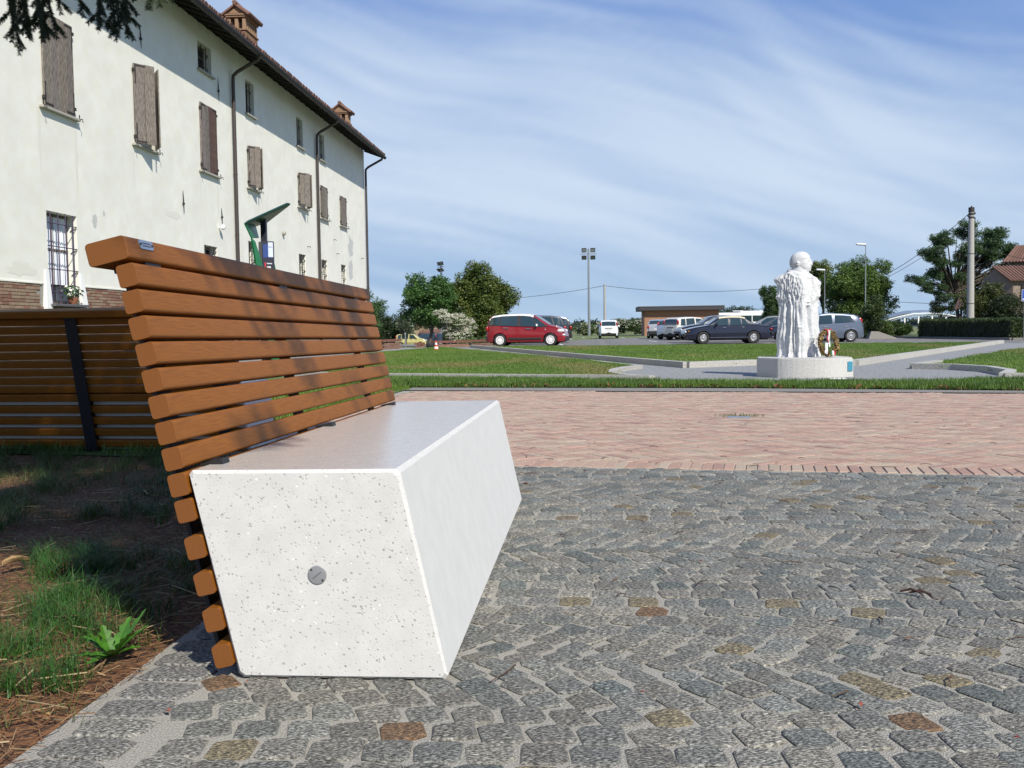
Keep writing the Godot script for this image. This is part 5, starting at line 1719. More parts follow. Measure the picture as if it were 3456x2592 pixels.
func car(s: Dictionary, label: String, category: String, at: Vector3, turn: float, body: Material, group := "cars in the car park") -> Node3D:
	var t := thing("car", label, category, at, turn, group)
	var h: float = s.L * 0.5
	var xs := [-h, -h + 0.02, -h + 0.06, -h + 0.13, h - 0.13, h - 0.06, h - 0.02, h]
	var R: float = s.r + 0.05
	for c in [s.xr, s.xf]:
		for k in 13: xs.append(c - R * cos(PI * k / 12.0))
		xs.append(c - R - 0.012); xs.append(c + R + 0.012)
	for q in s.roof: xs.append(q[0])
	for k in 40: xs.append(-h + s.L * (k + 0.5) / 40.0)
	xs = xs.filter(func(x): return x >= -h and x <= h)
	xs.sort()
	var clean := []
	for x in xs:
		if clean.is_empty() or x - clean[-1] > 0.008: clean.append(x)
	var rows := []
	var crown := 0.045
	for x in clean:
		var b: float = s.sill
		var ends := clampf((h - absf(x)) / 0.13, 0.0, 1.0)
		b += 0.10 * (1.0 - sqrt(1.0 - pow(1.0 - ends, 2.0)))
		for c in [s.xr, s.xf]:
			if absf(x - c) < R: b = maxf(b, s.r + sqrt(R * R - (x - c) * (x - c)))
		var top: float = at_x(s.roof, x)
		var sh := minf(at_x(s.belt, x), top - 0.015)
		b = minf(b, sh - 0.02)
		var w := halfwidth(s, x) * (0.93 + 0.07 * sqrt(clampf((h - absf(x)) / 0.16, 0.0, 1.0)))
		var half := []
		for f in [0.0, 0.12, 0.3, 0.5, 0.7, 0.88, 1.0]:
			var y := lerpf(b, sh, f)
			var q := clampf((y - s.sill) / (sh - s.sill), 0.0, 1.0)
			half.append(Vector2(w * (0.93 + 0.07 * sin(PI * (0.12 + 0.72 * q))) * (1.0 - 0.018 * smoothstep(0.55, 0.62, q)), y))
		var re := top - crown * 0.8
		for f in [0.3, 0.65, 1.0]:
			var y := lerpf(sh, maxf(re, sh + 0.004), f)
			half.append(Vector2(minf(green_z(s, x, y), w), y))
		var edge: float = half[-1].x
		half.append(Vector2(edge * 0.93, lerpf(half[-1].y, top, 0.55)))
		half.append(Vector2(edge * 0.6, top - crown * 0.22))
		half.append(Vector2(0.0, top))
		var r := PackedVector3Array()
		for q in half: r.append(Vector3(x, q.y, -q.x))
		for k in range(half.size() - 2, -1, -1): r.append(Vector3(x, half[k].y, half[k].x))
		rows.append(r)
	var g := Geo.new()
	g.grid(rows)
	for e in [0, rows.size() - 1]:
		var r: PackedVector3Array = rows[e]
		var c := Vector3(r[0].x, 0.5, 0)
		for k in r.size() - 1:
			if e == 0: g.tri(c, r[k], r[k + 1])
			else: g.tri(c, r[k + 1], r[k])
	var bodyn := put("body", g, body, t)
	g = Geo.new()
	g.box(Vector3(0, 0.40, 0), Vector3(s.L * 0.9, 0.42, s.W * 0.8))
	g.box(Vector3(0, s.sill + 0.03, 0), Vector3(s.L * 0.93, 0.1, s.W * 0.86))
	put("underbody", g, MT.rubber, t)
	# side windows
	for win in s.windows:
		for sd in [-1.0, 1.0]:
			var lo := PackedVector3Array(); var hi := PackedVector3Array()
			var n := 8
			var gr := [PackedVector3Array(), PackedVector3Array(), PackedVector3Array(), PackedVector3Array()]
			for k in n + 1:
				var f := float(k) / n
				var xb := lerpf(win[0], win[1], f)
				var xt := lerpf(win[2], win[3], f)
				var yb: float = at_x(s.belt, xb) + 0.025
				for j in 4:
					var u := j / 3.0
					var x := lerpf(xb, xt, u)
					var yt: float = minf(at_x(s.roof, xt) - 0.10, s.H - 0.10)
					var y := lerpf(yb, maxf(yt, yb + 0.01), u)
					gr[j].append(Vector3(x, y, sd * (green_z(s, x, y) + 0.009)))
			g = Geo.new()
			g.grid(gr, false, sd < 0)
			put("side_window", g, MT.dark_glass, t)
	if s.has("band"):   # dark pillars between the panes
		for sd in [-1.0, 1.0]:
			var gr := [PackedVector3Array(), PackedVector3Array(), PackedVector3Array(), PackedVector3Array()]
			for k in 17:
				var f := k / 16.0
				var xb := lerpf(s.band[0], s.band[1], f); var xt := lerpf(s.band[2], s.band[3], f)
				for j in 4:
					var x := lerpf(xb, xt, j / 3.0)
					var y0: float = at_x(s.belt, xb) + 0.012
					var y := lerpf(y0, maxf(minf(at_x(s.roof, xt) - 0.085, s.H - 0.085), y0 + 0.01), j / 3.0)
					gr[j].append(Vector3(x, y, sd * (green_z(s, x, y) + 0.005)))
			g = Geo.new()
			g.grid(gr, false, sd < 0)
			put("window_surround", g, MT.black_plastic, t)
	# windscreen and rear window
	for q in [["windscreen", s.screen], ["rear_window", s.rear]]:
		var x0: float = q[1][0]; var x1: float = q[1][1]
		var gr := []
		for k in 7:
			var x := lerpf(x0, x1, k / 6.0)
			var r := PackedVector3Array()
			var top: float = at_x(s.roof, x)
			var w := green_z(s, x, top - 0.04) * 0.9
			var slope: float = (at_x(s.roof, x + 0.05) - at_x(s.roof, x - 0.05)) / 0.1
			var nn := Vector3(-slope, 1, 0).normalized() * 0.014
			for j in 9:
				var f := -1.0 + j / 4.0
				r.append(Vector3(x, top - crown * (0.55 * f * f if absf(f) < 0.7 else 0.27 + 0.7 * (absf(f) - 0.7)), f * w) + nn)
			gr.append(r)
		g = Geo.new()
		g.grid(gr, false, x0 > x1)
		put(q[0], g, MT.dark_glass, t)
	# wheels
	var tyre := Geo.new()
	var wd := 0.19
	tyre.lathe(PackedVector2Array([Vector2(s.r * 0.64, -wd * 0.5), Vector2(s.r * 0.9, -wd * 0.52), Vector2(s.r, -wd * 0.36), Vector2(s.r, wd * 0.36), Vector2(s.r * 0.9, wd * 0.52), Vector2(s.r * 0.64, wd * 0.5), Vector2(s.r * 0.6, wd * 0.3), Vector2(0.0, wd * 0.28)]), 28)
	var rim := Geo.new()
	var rr := 0.66 if s.spokes > 0 else 0.55
	rim.lathe(PackedVector2Array([Vector2(s.r * rr, wd * 0.38), Vector2(s.r * rr, wd * 0.51), Vector2(s.r * (rr - 0.09), wd * 0.51), Vector2(s.r * (rr - 0.11), wd * 0.40)]), 28)
	rim.lathe(PackedVector2Array([Vector2(s.r * 0.2, wd * 0.32), Vector2(s.r * 0.2, wd * 0.46), Vector2(s.r * 0.12, wd * 0.5), Vector2(0.0, wd * 0.5)]), 16)
	if s.spokes > 0:
		for k in s.spokes:
			var a: float = TAU * k / s.spokes
			rim.box(Vector3(cos(a), 0, sin(a)) * s.r * 0.39 + Vector3(0, wd * 0.42, 0), Vector3(s.r * 0.42, 0.02, s.r * 0.72 / s.spokes + 0.022), Basis(Vector3.UP, -a), 0.005)
	else:
		rim.lathe(PackedVector2Array([Vector2(s.r * 0.46, wd * 0.40), Vector2(s.r * 0.42, wd * 0.45), Vector2(s.r * 0.28, wd * 0.42), Vector2(0.0, wd * 0.44)]), 24)
	var tm := tyre.mesh(); var rmesh := rim.mesh()
	for c in [s.xr, s.xf]:
		for sd in [-1.0, 1.0]:
			var w := node("wheel", t)
			w.position = Vector3(c, s.r, sd * (s.W * 0.5 - wd * 0.5 - 0.005))
			w.rotation.x = PI / 2 * sd
			put("tyre", tm, MT.rubber, w)
			put("rim", rmesh, s.rim, w)
	# lamps, handles, mirrors, bumper strips, plates
	for q in s.lamps:   # x, y, z, size x, y, z, material, called
		for sd in [-1.0, 1.0]:
			if q[2] == 0.0 and sd < 0: continue
			g = Geo.new()
			g.lathe(PackedVector2Array([Vector2(0, -0.5), Vector2(0.3, -0.42), Vector2(0.47, -0.2), Vector2(0.5, 0.0), Vector2(0.47, 0.2), Vector2(0.3, 0.42), Vector2(0, 0.5)]), 14, Transform3D(Basis.from_scale(Vector3(q[3], q[4], q[5])), Vector3(q[0], q[1], q[2] * sd)))
			put(q[7], g, q[6], t)
	for q in s.trims:   # x, y, z, sizes, material, called; both sides
		for sd in ([-1.0, 1.0] if q[2] != 0.0 else [1.0]):
			g = Geo.new()
			g.box(Vector3(q[0], q[1], q[2] * sd), Vector3(q[3], q[4], q[5]), Basis.IDENTITY, minf(minf(q[3], q[4]), q[5]) * 0.3)
			put(q[7], g, q[6], t)
	# a driver's and a passenger's mirror
	for sd in [-1.0, 1.0]:
		g = Geo.new()
		var mx: float = s.mirror
		g.box(Vector3(mx, at_x(s.belt, mx) + 0.09, sd * (halfwidth(s, mx) + 0.08)), Vector3(0.10, 0.14, 0.19), Basis.IDENTITY, 0.035)
		put("mirror", g, s.mirror_paint if s.has("mirror_paint") else body, t)
	if s.has("roof_paint"):
		var gr := []
		var ra: float = s.white_roof[0]; var rb: float = s.white_roof[1]
		for k in 13:
			var x := lerpf(ra, rb, k / 12.0)
			var top: float = at_x(s.roof, x)
			var e := green_z(s, x, top - crown * 0.8)
			var r := PackedVector3Array()
			for q in [[-1.04, -0.115], [-1.0, -crown * 0.75], [-0.93, -0.014], [-0.6, 0.0], [0.0, 0.014], [0.6, 0.0], [0.93, -0.014], [1.0, -crown * 0.75], [1.04, -0.115]]:
				r.append(Vector3(x, top + 0.008 + q[1], e * q[0]))
			gr.append(r)
		g = Geo.new()
		g.grid(gr)
		put("roof_panel", g, s.roof_paint, t)
	return t

func make_vehicles() -> void:
	var red_l := flat("red_lens", 0.30, 0.012, 0.015, 0.2)
	var head := flat("head_lens", 0.75, 0.77, 0.78, 0.15, 0.2)
	var chrome := flat("chrome", 0.7, 0.7, 0.72, 0.15, 1.0)
	var black := flat("black_plastic", 0.02, 0.02, 0.021, 0.55)
	var silver := flat("alloy", 0.42, 0.43, 0.44, 0.35, 0.6)
	var whitew := flat("white_rim", 0.78, 0.78, 0.78, 0.4)
	var plate := flat("plate_white", 0.6, 0.6, 0.58, 0.6)
	# tall MPV
	var mpv := {"L": 4.15, "W": 1.78, "H": 1.67, "r": 0.325, "xf": 1.30, "xr": -1.32, "sill": 0.24, "tumble": 0.23, "spokes": 14, "rim": whitew, "mirror": 0.62,
		"roof": [[-2.075, 0.72], [-2.05, 0.98], [-1.98, 1.16], [-1.86, 1.50], [-1.74, 1.575], [-1.2, 1.645], [-0.3, 1.67], [0.25, 1.64], [0.55, 1.55], [1.25, 1.10], [1.6, 1.02], [1.9, 0.88], [2.02, 0.72], [2.075, 0.5]],
		"belt": [[-2.075, 0.70], [-1.95, 1.10], [-1.2, 1.06], [0.6, 0.985], [1.3, 0.98], [1.9, 0.82], [2.075, 0.48]],
		"band": [-1.95, 1.18, -1.80, 0.56], "windows": [[-1.88, -1.42, -1.72, -1.30], [-1.34, -0.42, -1.22, -0.42], [-0.24, 0.62, -0.24, 0.32], [0.70, 1.08, 0.42, 0.50]],
		"screen": [1.22, 0.56], "rear": [-1.98, -1.84],
		"lamps": [[-2.0, 0.92, 0.80, 0.16, 0.24, 0.13, red_l, "tail_lamp"], [1.78, 0.78, 0.74, 0.46, 0.20, 0.22, head, "headlight"], [1.93, 0.57, 0.68, 0.26, 0.14, 0.2, head, "fog_lamp"], [1.05, 0.86, 0.885, 0.06, 0.04, 0.02, head, "side_repeater"]],
		"trims": [[0.0, 0.40, 0.895, 1.72, 0.10, 0.04, black, "side_moulding"], [-1.0, 0.955, 0.895, 0.30, 0.045, 0.03, chrome, "door_handle"], [0.16, 0.90, 0.893, 0.30, 0.045, 0.03, chrome, "door_handle"], [-2.05, 0.42, 0.0, 0.1, 0.22, 1.5, black, "rear_bumper"], [2.04, 0.36, 0.0, 0.1, 0.2, 1.4, black, "front_grille"]],
		"roof_paint": paint("roof_white", 0.80, 0.80, 0.79), "white_roof": [-1.88, 0.42], "mirror_paint": paint("roof_white", 0.8, 0.8, 0.79)}
	car(mpv, "deep red people carrier with white roof and white wheels, parked side-on", "car", Vector3(-3.18, 0, -52.0), -0.10, paint("deep_red", 0.22, 0.003, 0.012))
	var m2: Dictionary = mpv.duplicate()
	m2.erase("roof_paint"); m2.erase("mirror_paint")
	m2.spokes = 10; m2.rim = silver
	car(m2, "dark blue people carrier mostly hidden just behind the red car", "car", Vector3(-3.45, 0, -57.5), PI + 0.12, paint("night_blue", 0.02, 0.026, 0.06))
	m2 = m2.duplicate()
	m2["roof_paint"] = paint("roof_white", 0.8, 0.8, 0.79); m2["white_roof"] = [-1.88, 0.3]
	car(m2, "dark car with a white-topped tail farthest behind the red car", "car", Vector3(-3.2, 0, -63.0), PI + 0.1, paint("black_paint", 0.018, 0.018, 0.02))
	# small boxy hatchback
	var box := {"L": 3.60, "W": 1.62, "H": 1.54, "r": 0.29, "xf": 1.12, "xr": -1.18, "sill": 0.22, "tumble": 0.17, "spokes": 0, "rim": silver, "mirror": 0.72,
		"roof": [[-1.80, 0.62], [-1.775, 0.95], [-1.70, 1.30], [-1.62, 1.44], [-1.4, 1.50], [-0.4, 1.54], [0.35, 1.49], [1.05, 1.02], [1.5, 0.93], [1.70, 0.80], [1.80, 0.48]],
		"belt": [[-1.80, 0.60], [-1.72, 0.96], [0.5, 0.93], [1.05, 0.90], [1.6, 0.78], [1.80, 0.46]],
		"windows": [[-1.52, -1.12, -1.44, -1.08], [-1.04, -0.26, -1.0, -0.26], [-0.14, 0.72, -0.14, 0.34]],
		"screen": [1.0, 0.4], "rear": [-1.755, -1.65],
		"lamps": [[-1.70, 1.17, 0.66, 0.14, 0.36, 0.14, red_l, "tail_lamp"], [1.62, 0.74, 0.62, 0.28, 0.17, 0.26, head, "headlight"]],
		"trims": [[-0.95, 0.86, 0.80, 0.2, 0.035, 0.03, black, "door_handle"], [0.05, 0.85, 0.80, 0.2, 0.035, 0.03, black, "door_handle"], [-0.1, 0.47, 0.81, 1.7, 0.06, 0.03, black, "side_moulding"], [-1.80, 0.36, 0.0, 0.05, 0.12, 1.25, black, "rear_bumper"], [-1.80, 0.84, 0.0, 0.03, 0.05, 0.62, black, "tailgate_handle"], [-1.805, 0.72, 0.0, 0.02, 0.10, 0.46, plate, "number_plate"], [1.79, 0.40, 0.0, 0.06, 0.2, 1.2, black, "front_grille"]]}
	car(box, "white hatchback seen squarely from behind, alone in the middle of the car park", "car", Vector3(1.62, 0, -84.5), PI / 2, paint("pure_white", 0.76, 0.77, 0.77))
	car(box, "cream-white hatchback with tall red tail lamp in front of the brick building", "car", Vector3(6.75, 0, -67.8), deg_to_rad(38), paint("ivory", 0.62, 0.60, 0.54))
	car(box, "pale yellow-green hatchback on the lower road far left under the trees", "car", Vector3(-20.6, -1.05, -115), 0.05, paint("lime_cream", 0.46, 0.42, 0.16), "cars under the trees on the left")
	var bd: Dictionary = box.duplicate()
	bd.rim = silver
	car(bd, "dark car between the yellow-green hatchback and the tree trunk", "car", Vector3(-18.9, -1.05, -120), 0.05, paint("slate_blue", 0.022, 0.03, 0.045), "cars under the trees on the left")
	car(bd, "dark car right of the tree trunk, farthest right under the trees", "car", Vector3(-16.6, -1.0, -119), 0.15, paint("slate_blue", 0.022, 0.03, 0.045), "cars under the trees on the left")
	# rounded hatchback
	var hat := {"L": 4.03, "W": 1.69, "H": 1.49, "r": 0.31, "xf": 1.22, "xr": -1.29, "sill": 0.21, "tumble": 0.21, "spokes": 16, "rim": silver, "mirror": 0.66,
		"roof": [[-2.015, 0.58], [-1.99, 0.80], [-1.90, 1.0], [-1.66, 1.34], [-1.5, 1.40], [-0.9, 1.465], [-0.2, 1.49], [0.25, 1.45], [1.15, 0.98], [1.6, 0.88], [1.88, 0.72], [2.015, 0.46]],
		"belt": [[-2.015, 0.56], [-1.9, 0.95], [-1.4, 1.0], [0.5, 0.90], [1.15, 0.86], [1.75, 0.70], [2.015, 0.44]],
		"windows": [[-1.52, -0.50, -1.30, -0.50], [-0.36, 0.86, -0.36, 0.28]],
		"screen": [1.1, 0.32], "rear": [-1.88, -1.68],
		"lamps": [[-1.79, 1.06, 0.64, 0.30, 0.34, 0.12, red_l, "tail_lamp"], [1.70, 0.68, 0.66, 0.42, 0.16, 0.2, head, "headlight"]],
		"trims": [[-1.05, 0.80, 0.835, 0.2, 0.04, 0.03, silver, "door_handle"], [0.02, 0.78, 0.835, 0.2, 0.04, 0.03, silver, "door_handle"], [-1.98, 0.5, 0.0, 0.03, 0.11, 0.5, plate, "number_plate"]]}
	car(hat, "silver-blue hatchback whose rear half shows right of the statue", "car", Vector3(11.9, 0, -52.6), PI + 0.06, paint("silver_blue", 0.115, 0.14, 0.19, 0.35))
	car(hat, "blue-silver hatchback at an angle between the silver and the cream-white ones", "car", Vector3(6.35, 0, -71.8), deg_to_rad(58), paint("steel_blue", 0.30, 0.35, 0.42, 0.35))
	var gol: Dictionary = hat.duplicate()
	gol.roof = [[-2.015, 0.6], [-1.99, 0.95], [-1.72, 1.36], [-1.55, 1.41], [-0.9, 1.46], [-0.2, 1.48], [0.25, 1.44], [1.15, 0.98], [1.6, 0.9], [1.88, 0.74], [2.015, 0.46]]
	gol.lamps = [[-1.95, 0.86, 0.68, 0.12, 0.22, 0.22, red_l, "tail_lamp"], [1.70, 0.68, 0.66, 0.42, 0.16, 0.2, head, "headlight"]]
	gol.trims = [[-2.0, 0.45, 0.0, 0.08, 0.26, 1.5, black, "rear_bumper"], [-2.0, 0.72, 0.0, 0.03, 0.11, 0.5, plate, "number_plate"]]
	car(gol, "silver hatchback with dark bumper against the brick building, leftmost of its row", "car", Vector3(5.55, 0, -79), deg_to_rad(80), paint("bright_silver", 0.45, 0.46, 0.47, 0.4))
	# old saloon
	var sal := {"L": 4.45, "W": 1.72, "H": 1.40, "r": 0.315, "xf": 1.28, "xr": -1.24, "sill": 0.26, "tumble": 0.24, "spokes": 0, "rim": silver, "mirror": 0.62,
		"roof": [[-2.225, 0.55], [-2.20, 0.84], [-2.12, 0.90], [-1.35, 0.98], [-0.85, 1.33], [-0.6, 1.385], [-0.1, 1.40], [0.35, 1.37], [0.50, 1.33], [1.02, 0.97], [1.7, 0.86], [2.1, 0.76], [2.18, 0.68], [2.225, 0.42]],
		"belt": [[-2.225, 0.53], [-2.15, 0.86], [-1.3, 0.92], [0.9, 0.90], [1.7, 0.82], [2.1, 0.73], [2.225, 0.40]],
		"windows": [[-1.02, -0.70, -0.82, -0.66], [-0.64, -0.10, -0.60, -0.10], [0.02, 0.86, 0.02, 0.48]],
		"screen": [0.98, 0.52], "rear": [-1.30, -0.88],
		"lamps": [[-2.15, 0.72, 0.70, 0.14, 0.14, 0.2, red_l, "tail_lamp"], [2.15, 0.62, 0.62, 0.12, 0.15, 0.28, head, "headlight"]],
		"trims": [[-0.02, 0.33, 0.855, 1.90, 0.02, 0.02, chrome, "sill_strip"], [-0.72, 0.84, 0.855, 0.14, 0.04, 0.03, chrome, "door_handle"], [0.22, 0.83, 0.857, 0.14, 0.04, 0.03, chrome, "door_handle"], [2.2, 0.47, 0.0, 0.16, 0.14, 1.6, black, "front_bumper"], [-2.2, 0.5, 0.0, 0.16, 0.14, 1.6, black, "rear_bumper"], [-2.28, 0.32, 0.45, 0.12, 0.07, 0.07, chrome, "exhaust"], [2.0, 0.66, 0.835, 0.10, 0.04, 0.02, flat("amber", 0.5, 0.2, 0.02, 0.3), "indicator"]],
		"roof_paint": paint("cream_roof", 0.62, 0.54, 0.33), "white_roof": [-0.84, 0.46]}
	car(sal, "dark navy old saloon with a cream roof, side-on in front of the bus", "car", Vector3(6.98, 0, -51.9), PI + 0.05, paint("navy", 0.003, 0.005, 0.02))
	var sm: Dictionary = sal.duplicate()
	sm.erase("roof_paint")
	car(sm, "dark saloon half hidden behind the navy one, its windscreen showing", "car", Vector3(7.1, 0.1, -56.3), PI + 0.12, paint("ink_blue", 0.012, 0.016, 0.035))
	car(sm, "dark car nosing out from behind the left edge of the statue", "car", Vector3(12.0, 0, -57.2), PI - 0.1, paint("ink_blue", 0.012, 0.016, 0.035))
	car(hat, "grey hatchback behind the navy saloon's boot, left of the statue", "car", Vector3(12.35, 0, -65.0), PI - 0.25, paint("mid_grey", 0.10, 0.11, 0.12, 0.35))
	car(hat, "pale grey hatchback just behind the grey one left of the statue", "car", Vector3(12.4, 0.05, -69.5), PI - 0.2, paint("pale_grey", 0.30, 0.31, 0.30, 0.3))
	# bus
	var b := thing("bus", "white bus with dark windows behind the navy saloon", "bus", Vector3(20.9, -0.12, -141))
	var g := Geo.new()
	g.box(Vector3(0, 1.55, 0), Vector3(6.8, 2.5, 2.4), Basis.IDENTITY, 0.12)
	g.box(Vector3(1.6, 2.85, 0), Vector3(3.4, 0.34, 2.2), Basis.IDENTITY, 0.14)
	g.box(Vector3(-0.3, 3.02, 0), Vector3(1.4, 0.12, 1.0), Basis.IDENTITY, 0.05)
	put("body", g, paint("bus_white", 0.78, 0.79, 0.8), b)
	for k in 4:
		g = Geo.new()
		g.box(Vector3(-2.55 + k * 1.62, 1.95, 1.205), Vector3(1.5, 0.85, 0.02))
		put("side_window", g, MT.dark_glass, b)
	for x in [-2.2, 2.0]:
		var w := node("wheel", b)
		g = Geo.new()
		g.lathe(PackedVector2Array([Vector2(0.0, -0.14), Vector2(0.45, -0.14), Vector2(0.48, 0.0), Vector2(0.45, 0.14), Vector2(0.0, 0.14)]), 18, Transform3D(Basis(Vector3.RIGHT, PI / 2), Vector3(x, 0.48, 1.1)))
		put("tyre", g, MT.rubber, w)

# ---------- plants ----------
func leaf_clump(n: int, size: float) -> ArrayMesh:   # leaf-sized faces through a ball of radius 1
	var g := Geo.new()
	for k in n:
		var d := Vector3(rf(-1, 1), rf(-1, 1), rf(-1, 1))
		while d.length() > 1.0 or d.length() < 0.15: d = Vector3(rf(-1, 1), rf(-1, 1), rf(-1, 1))
		var nn := (d.normalized() + Vector3(rf(-1, 1), rf(-0.2, 1.4), rf(-1, 1))).normalized()
		var u := nn.cross(Vector3(rf(-1, 1), rf(-1, 1), rf(-1, 1))).normalized()
		var w := nn.cross(u)
		var s := size * rf(0.6, 1.3)
		var tone := rf(0.65, 1.25)
		g.col = Color(tone, tone * rf(0.92, 1.06), tone * 0.95)
		g.quad(d - u * s, d - w * s * 0.5 + nn * s * 0.12, d + u * s, d + w * s * 0.5 + nn * s * 0.12)
	return g.mesh()

var clumps := []

func crown(parent: Node, called: String, lobes: Array, n: int, r: float, ca: Color, cb: Color, gap := 0.0, mt: Material = null, only: Array = []) -> void:
	var f := fnl(int(lobes[0][0] * 100.0) + 7, 0.9, 3)
	var vol := []
	var tot := 0.0
	for q in lobes:
		tot += pow(q[3] * q[4] * q[5], 0.66)
		vol.append(tot)
	var ts := []
	var cs := PackedColorArray()
	var tries := 0
	while ts.size() < n and tries < n * 6:
		tries += 1
		var pick := rng.randf() * tot
		var k := 0
		while vol[k] < pick: k += 1
		var q: Array = lobes[k]
		var d := Vector3(rf(-1, 1), rf(-1, 1), rf(-1, 1))
		if d.length() > 1.0 or d.length() < 0.05: continue
		d = d.normalized() * pow(rng.randf(), 0.42)
		var p := Vector3(q[0] + d.x * q[3], q[1] + d.y * q[4], q[2] + d.z * q[5])
		if f.get_noise_3d(p.x / r * 0.45, p.y / r * 0.45, p.z / r * 0.45) < gap - 0.35: continue
		var s := r * rf(0.6, 1.3)
		ts.append(Transform3D(Basis.from_euler(Vector3(rf(0, TAU), rf(0, TAU), rf(0, TAU))).scaled(Vector3(s, s * 0.8, s)), p))
		var m := clampf(0.5 + 0.9 * f.get_noise_3d(p.x * 0.8 + 50.0, p.y * 0.8, p.z * 0.8) + rf(-0.25, 0.25), 0, 1)
		cs.append(ca.lerp(cb, m))
	tag(many(called, clumps[0] if mt == null else clumps[1], ts, MT.leaf if mt == null else mt, parent, cs), "", "", "", "stuff")

func split_lobes(c: Vector3, rad: Vector3, n: int, size: float) -> Array:   # uneven clumps spread through an ellipsoid
	var out := []
	for k in n:
		var d := Vector3(rf(-1, 1), rf(-1, 1), rf(-1, 1)).normalized() * rf(0.35, 0.92)
		var s := size * rf(0.65, 1.3)
		out.append([c.x + d.x * rad.x, c.y + d.y * rad.y, c.z + d.z * rad.z, rad.x * s, rad.y * s * 0.85, rad.z * s])
	return out

func tree(called: String, label: String, at: Vector3, trunk: float, lobes: Array, n: int, r: float, ca: Color, cb: Color, gap := 0.0, category := "tree", group := "trees around the car park") -> Node3D:
	var t := thing(called, label, category, at, 0.0, group)
	var g := Geo.new()
	var top := 0.0
	for q in lobes: top = maxf(top, q[1])
	var fork := Vector3(lobes[0][0] * 0.3, top * 0.45, 0)
	if trunk > 0.0:
		g.tube(PackedVector3Array([Vector3(0, -0.2, 0), Vector3(0, 0.15, 0), fork * 0.6, fork]), PackedFloat32Array([trunk * 1.35, trunk, trunk * 0.85, trunk * 0.7]), 9)
		for q in lobes:
			var e := Vector3(q[0], q[1], q[2])
			g.tube(PackedVector3Array([fork * rf(0.7, 1.0), fork.lerp(e, 0.5) + Vector3(0, -0.12, 0), e]), PackedFloat32Array([trunk * 0.42, trunk * 0.28, trunk * 0.08]), 5)
		put("trunk", g, MT.bark, t)
	crown(t, "crown", lobes, n, r, ca, cb, gap)
	return t

func tuft(n: int, rad: float, h0: float, h1: float, w: float, seg: int, lean: float) -> ArrayMesh:
	var g := Geo.new()
	for k in n:
		var a := rf(0, TAU)
		var o := Vector3(cos(a), 0, sin(a)) * rad * sqrt(rng.randf())
		var az := rf(0, TAU)
		var d := Vector3(cos(az), 0, sin(az))
		var side := d.cross(Vector3.UP) * w * rf(0.6, 1.2)
		var h := rf(h0, h1)
		var bend := h * rf(0.1, 1.0) * lean
		var tone := rf(0.7, 1.25)
		var dry := rng.randf() < 0.10
		g.col = Color(tone * (1.9 if dry else 1.0), tone * (1.25 if dry else 1.0), tone)
		var p0 := o
		for s in seg:
			var f := float(s + 1) / seg
			var p1 := o + Vector3(0, h * (f - 0.18 * lean * f * f), 0) + d * bend * f * f
			var w0 := 1.0 - float(s) / seg * 0.75
			var w1 := 1.0 - f * 0.98
			g.quad(p0 - side * w0, p0 + side * w0, p1 + side * w1, p1 - side * w1)
			p0 = p1
	return g.mesh()

func scatter(poly: PackedVector2Array, n: int, up: float, s0: float, s1: float, keep = null) -> Array:
	var lo := poly[0]; var hi := poly[0]
	for q in poly:
		lo = lo.min(q); hi = hi.max(q)
	var ts := []
	var tries := 0
	while ts.size() < n and tries < n * 12:
		tries += 1
		var p := Vector2(rf(lo.x, hi.x), rf(lo.y, hi.y))
		if not Geometry2D.is_point_in_polygon(p, poly): continue
		if keep != null and not keep.call(p): continue
		var s := rf(s0, s1)
		ts.append(Transform3D(Basis(Vector3.UP, rf(0, TAU)).scaled(Vector3(s, s * rf(0.75, 1.2), s)), on(p.x, p.y, up)))
	return ts

func tints(ts: Array, a: Color, b: Color, sd: int, freq: float, dry := Color(0.2, 0.17, 0.06), dryness := 0.0) -> PackedColorArray:
	var f := fnl(sd, freq, 3)
	var c := PackedColorArray()
	for t in ts:
		var q := clampf(0.5 + 0.8 * f.get_noise_2d(t.origin.x, t.origin.z) + rf(-0.2, 0.2), 0, 1)
		var col := a.lerp(b, q)
		var w := f.get_noise_2d(t.origin.x * 1.7 + 90.0, t.origin.z * 0.6)
		if w > 0.12: col = col.lerp(dry, dryness * clampf((w - 0.12) * 3.0, 0, 1))
		c.append(col)
	return c

func blossom(parent: Node, lobes: Array, n: int, r: float) -> void:
	var ts := []
	for k in n:
		var q: Array = lobes[rng.randi() % lobes.size()]
		var d := Vector3(rf(-1, 1), rf(-0.7, 1), rf(-0.6, 1.4)).normalized() * rf(0.9, 1.06)
		var s := r * rf(0.6, 1.3)
		ts.append(Transform3D(Basis.from_euler(Vector3(rf(0, TAU), rf(0, TAU), rf(0, TAU))).scaled(Vector3(s * 1.5, s * 0.7, s)), Vector3(q[0] + d.x * q[3], q[1] + d.y * q[4], q[2] + d.z * q[5])))
	var o := many("blossom", clumps[1], ts, MT.petal, parent)
	tag(o, "", "", "", "stuff")

func bush(called: String, label: String, at: Vector3, c: Vector3, rad: Vector3, lobes: int, n: int, r: float, ca: Color, cb: Color, flowers := 0, fr := 0.1, group := "shrubs around the car park") -> Node3D:
	var t := thing(called, label, "bush", at, 0.0, group)
	var l := split_lobes(c, rad, lobes, 0.5)
	var g := Geo.new()
	for k in 7:
		var e: Array = l[rng.randi() % l.size()]
		g.tube(PackedVector3Array([Vector3(rf(-0.2, 0.2), -0.1, rf(-0.1, 0.1)), Vector3(e[0], e[1], e[2])]), PackedFloat32Array([0.05, 0.015]), 5)
	put("stems", g, MT.bark, t)
	crown(t, "foliage", l, n, r, ca, cb)
	if flowers > 0: blossom(t, l, flowers, fr)
	return t

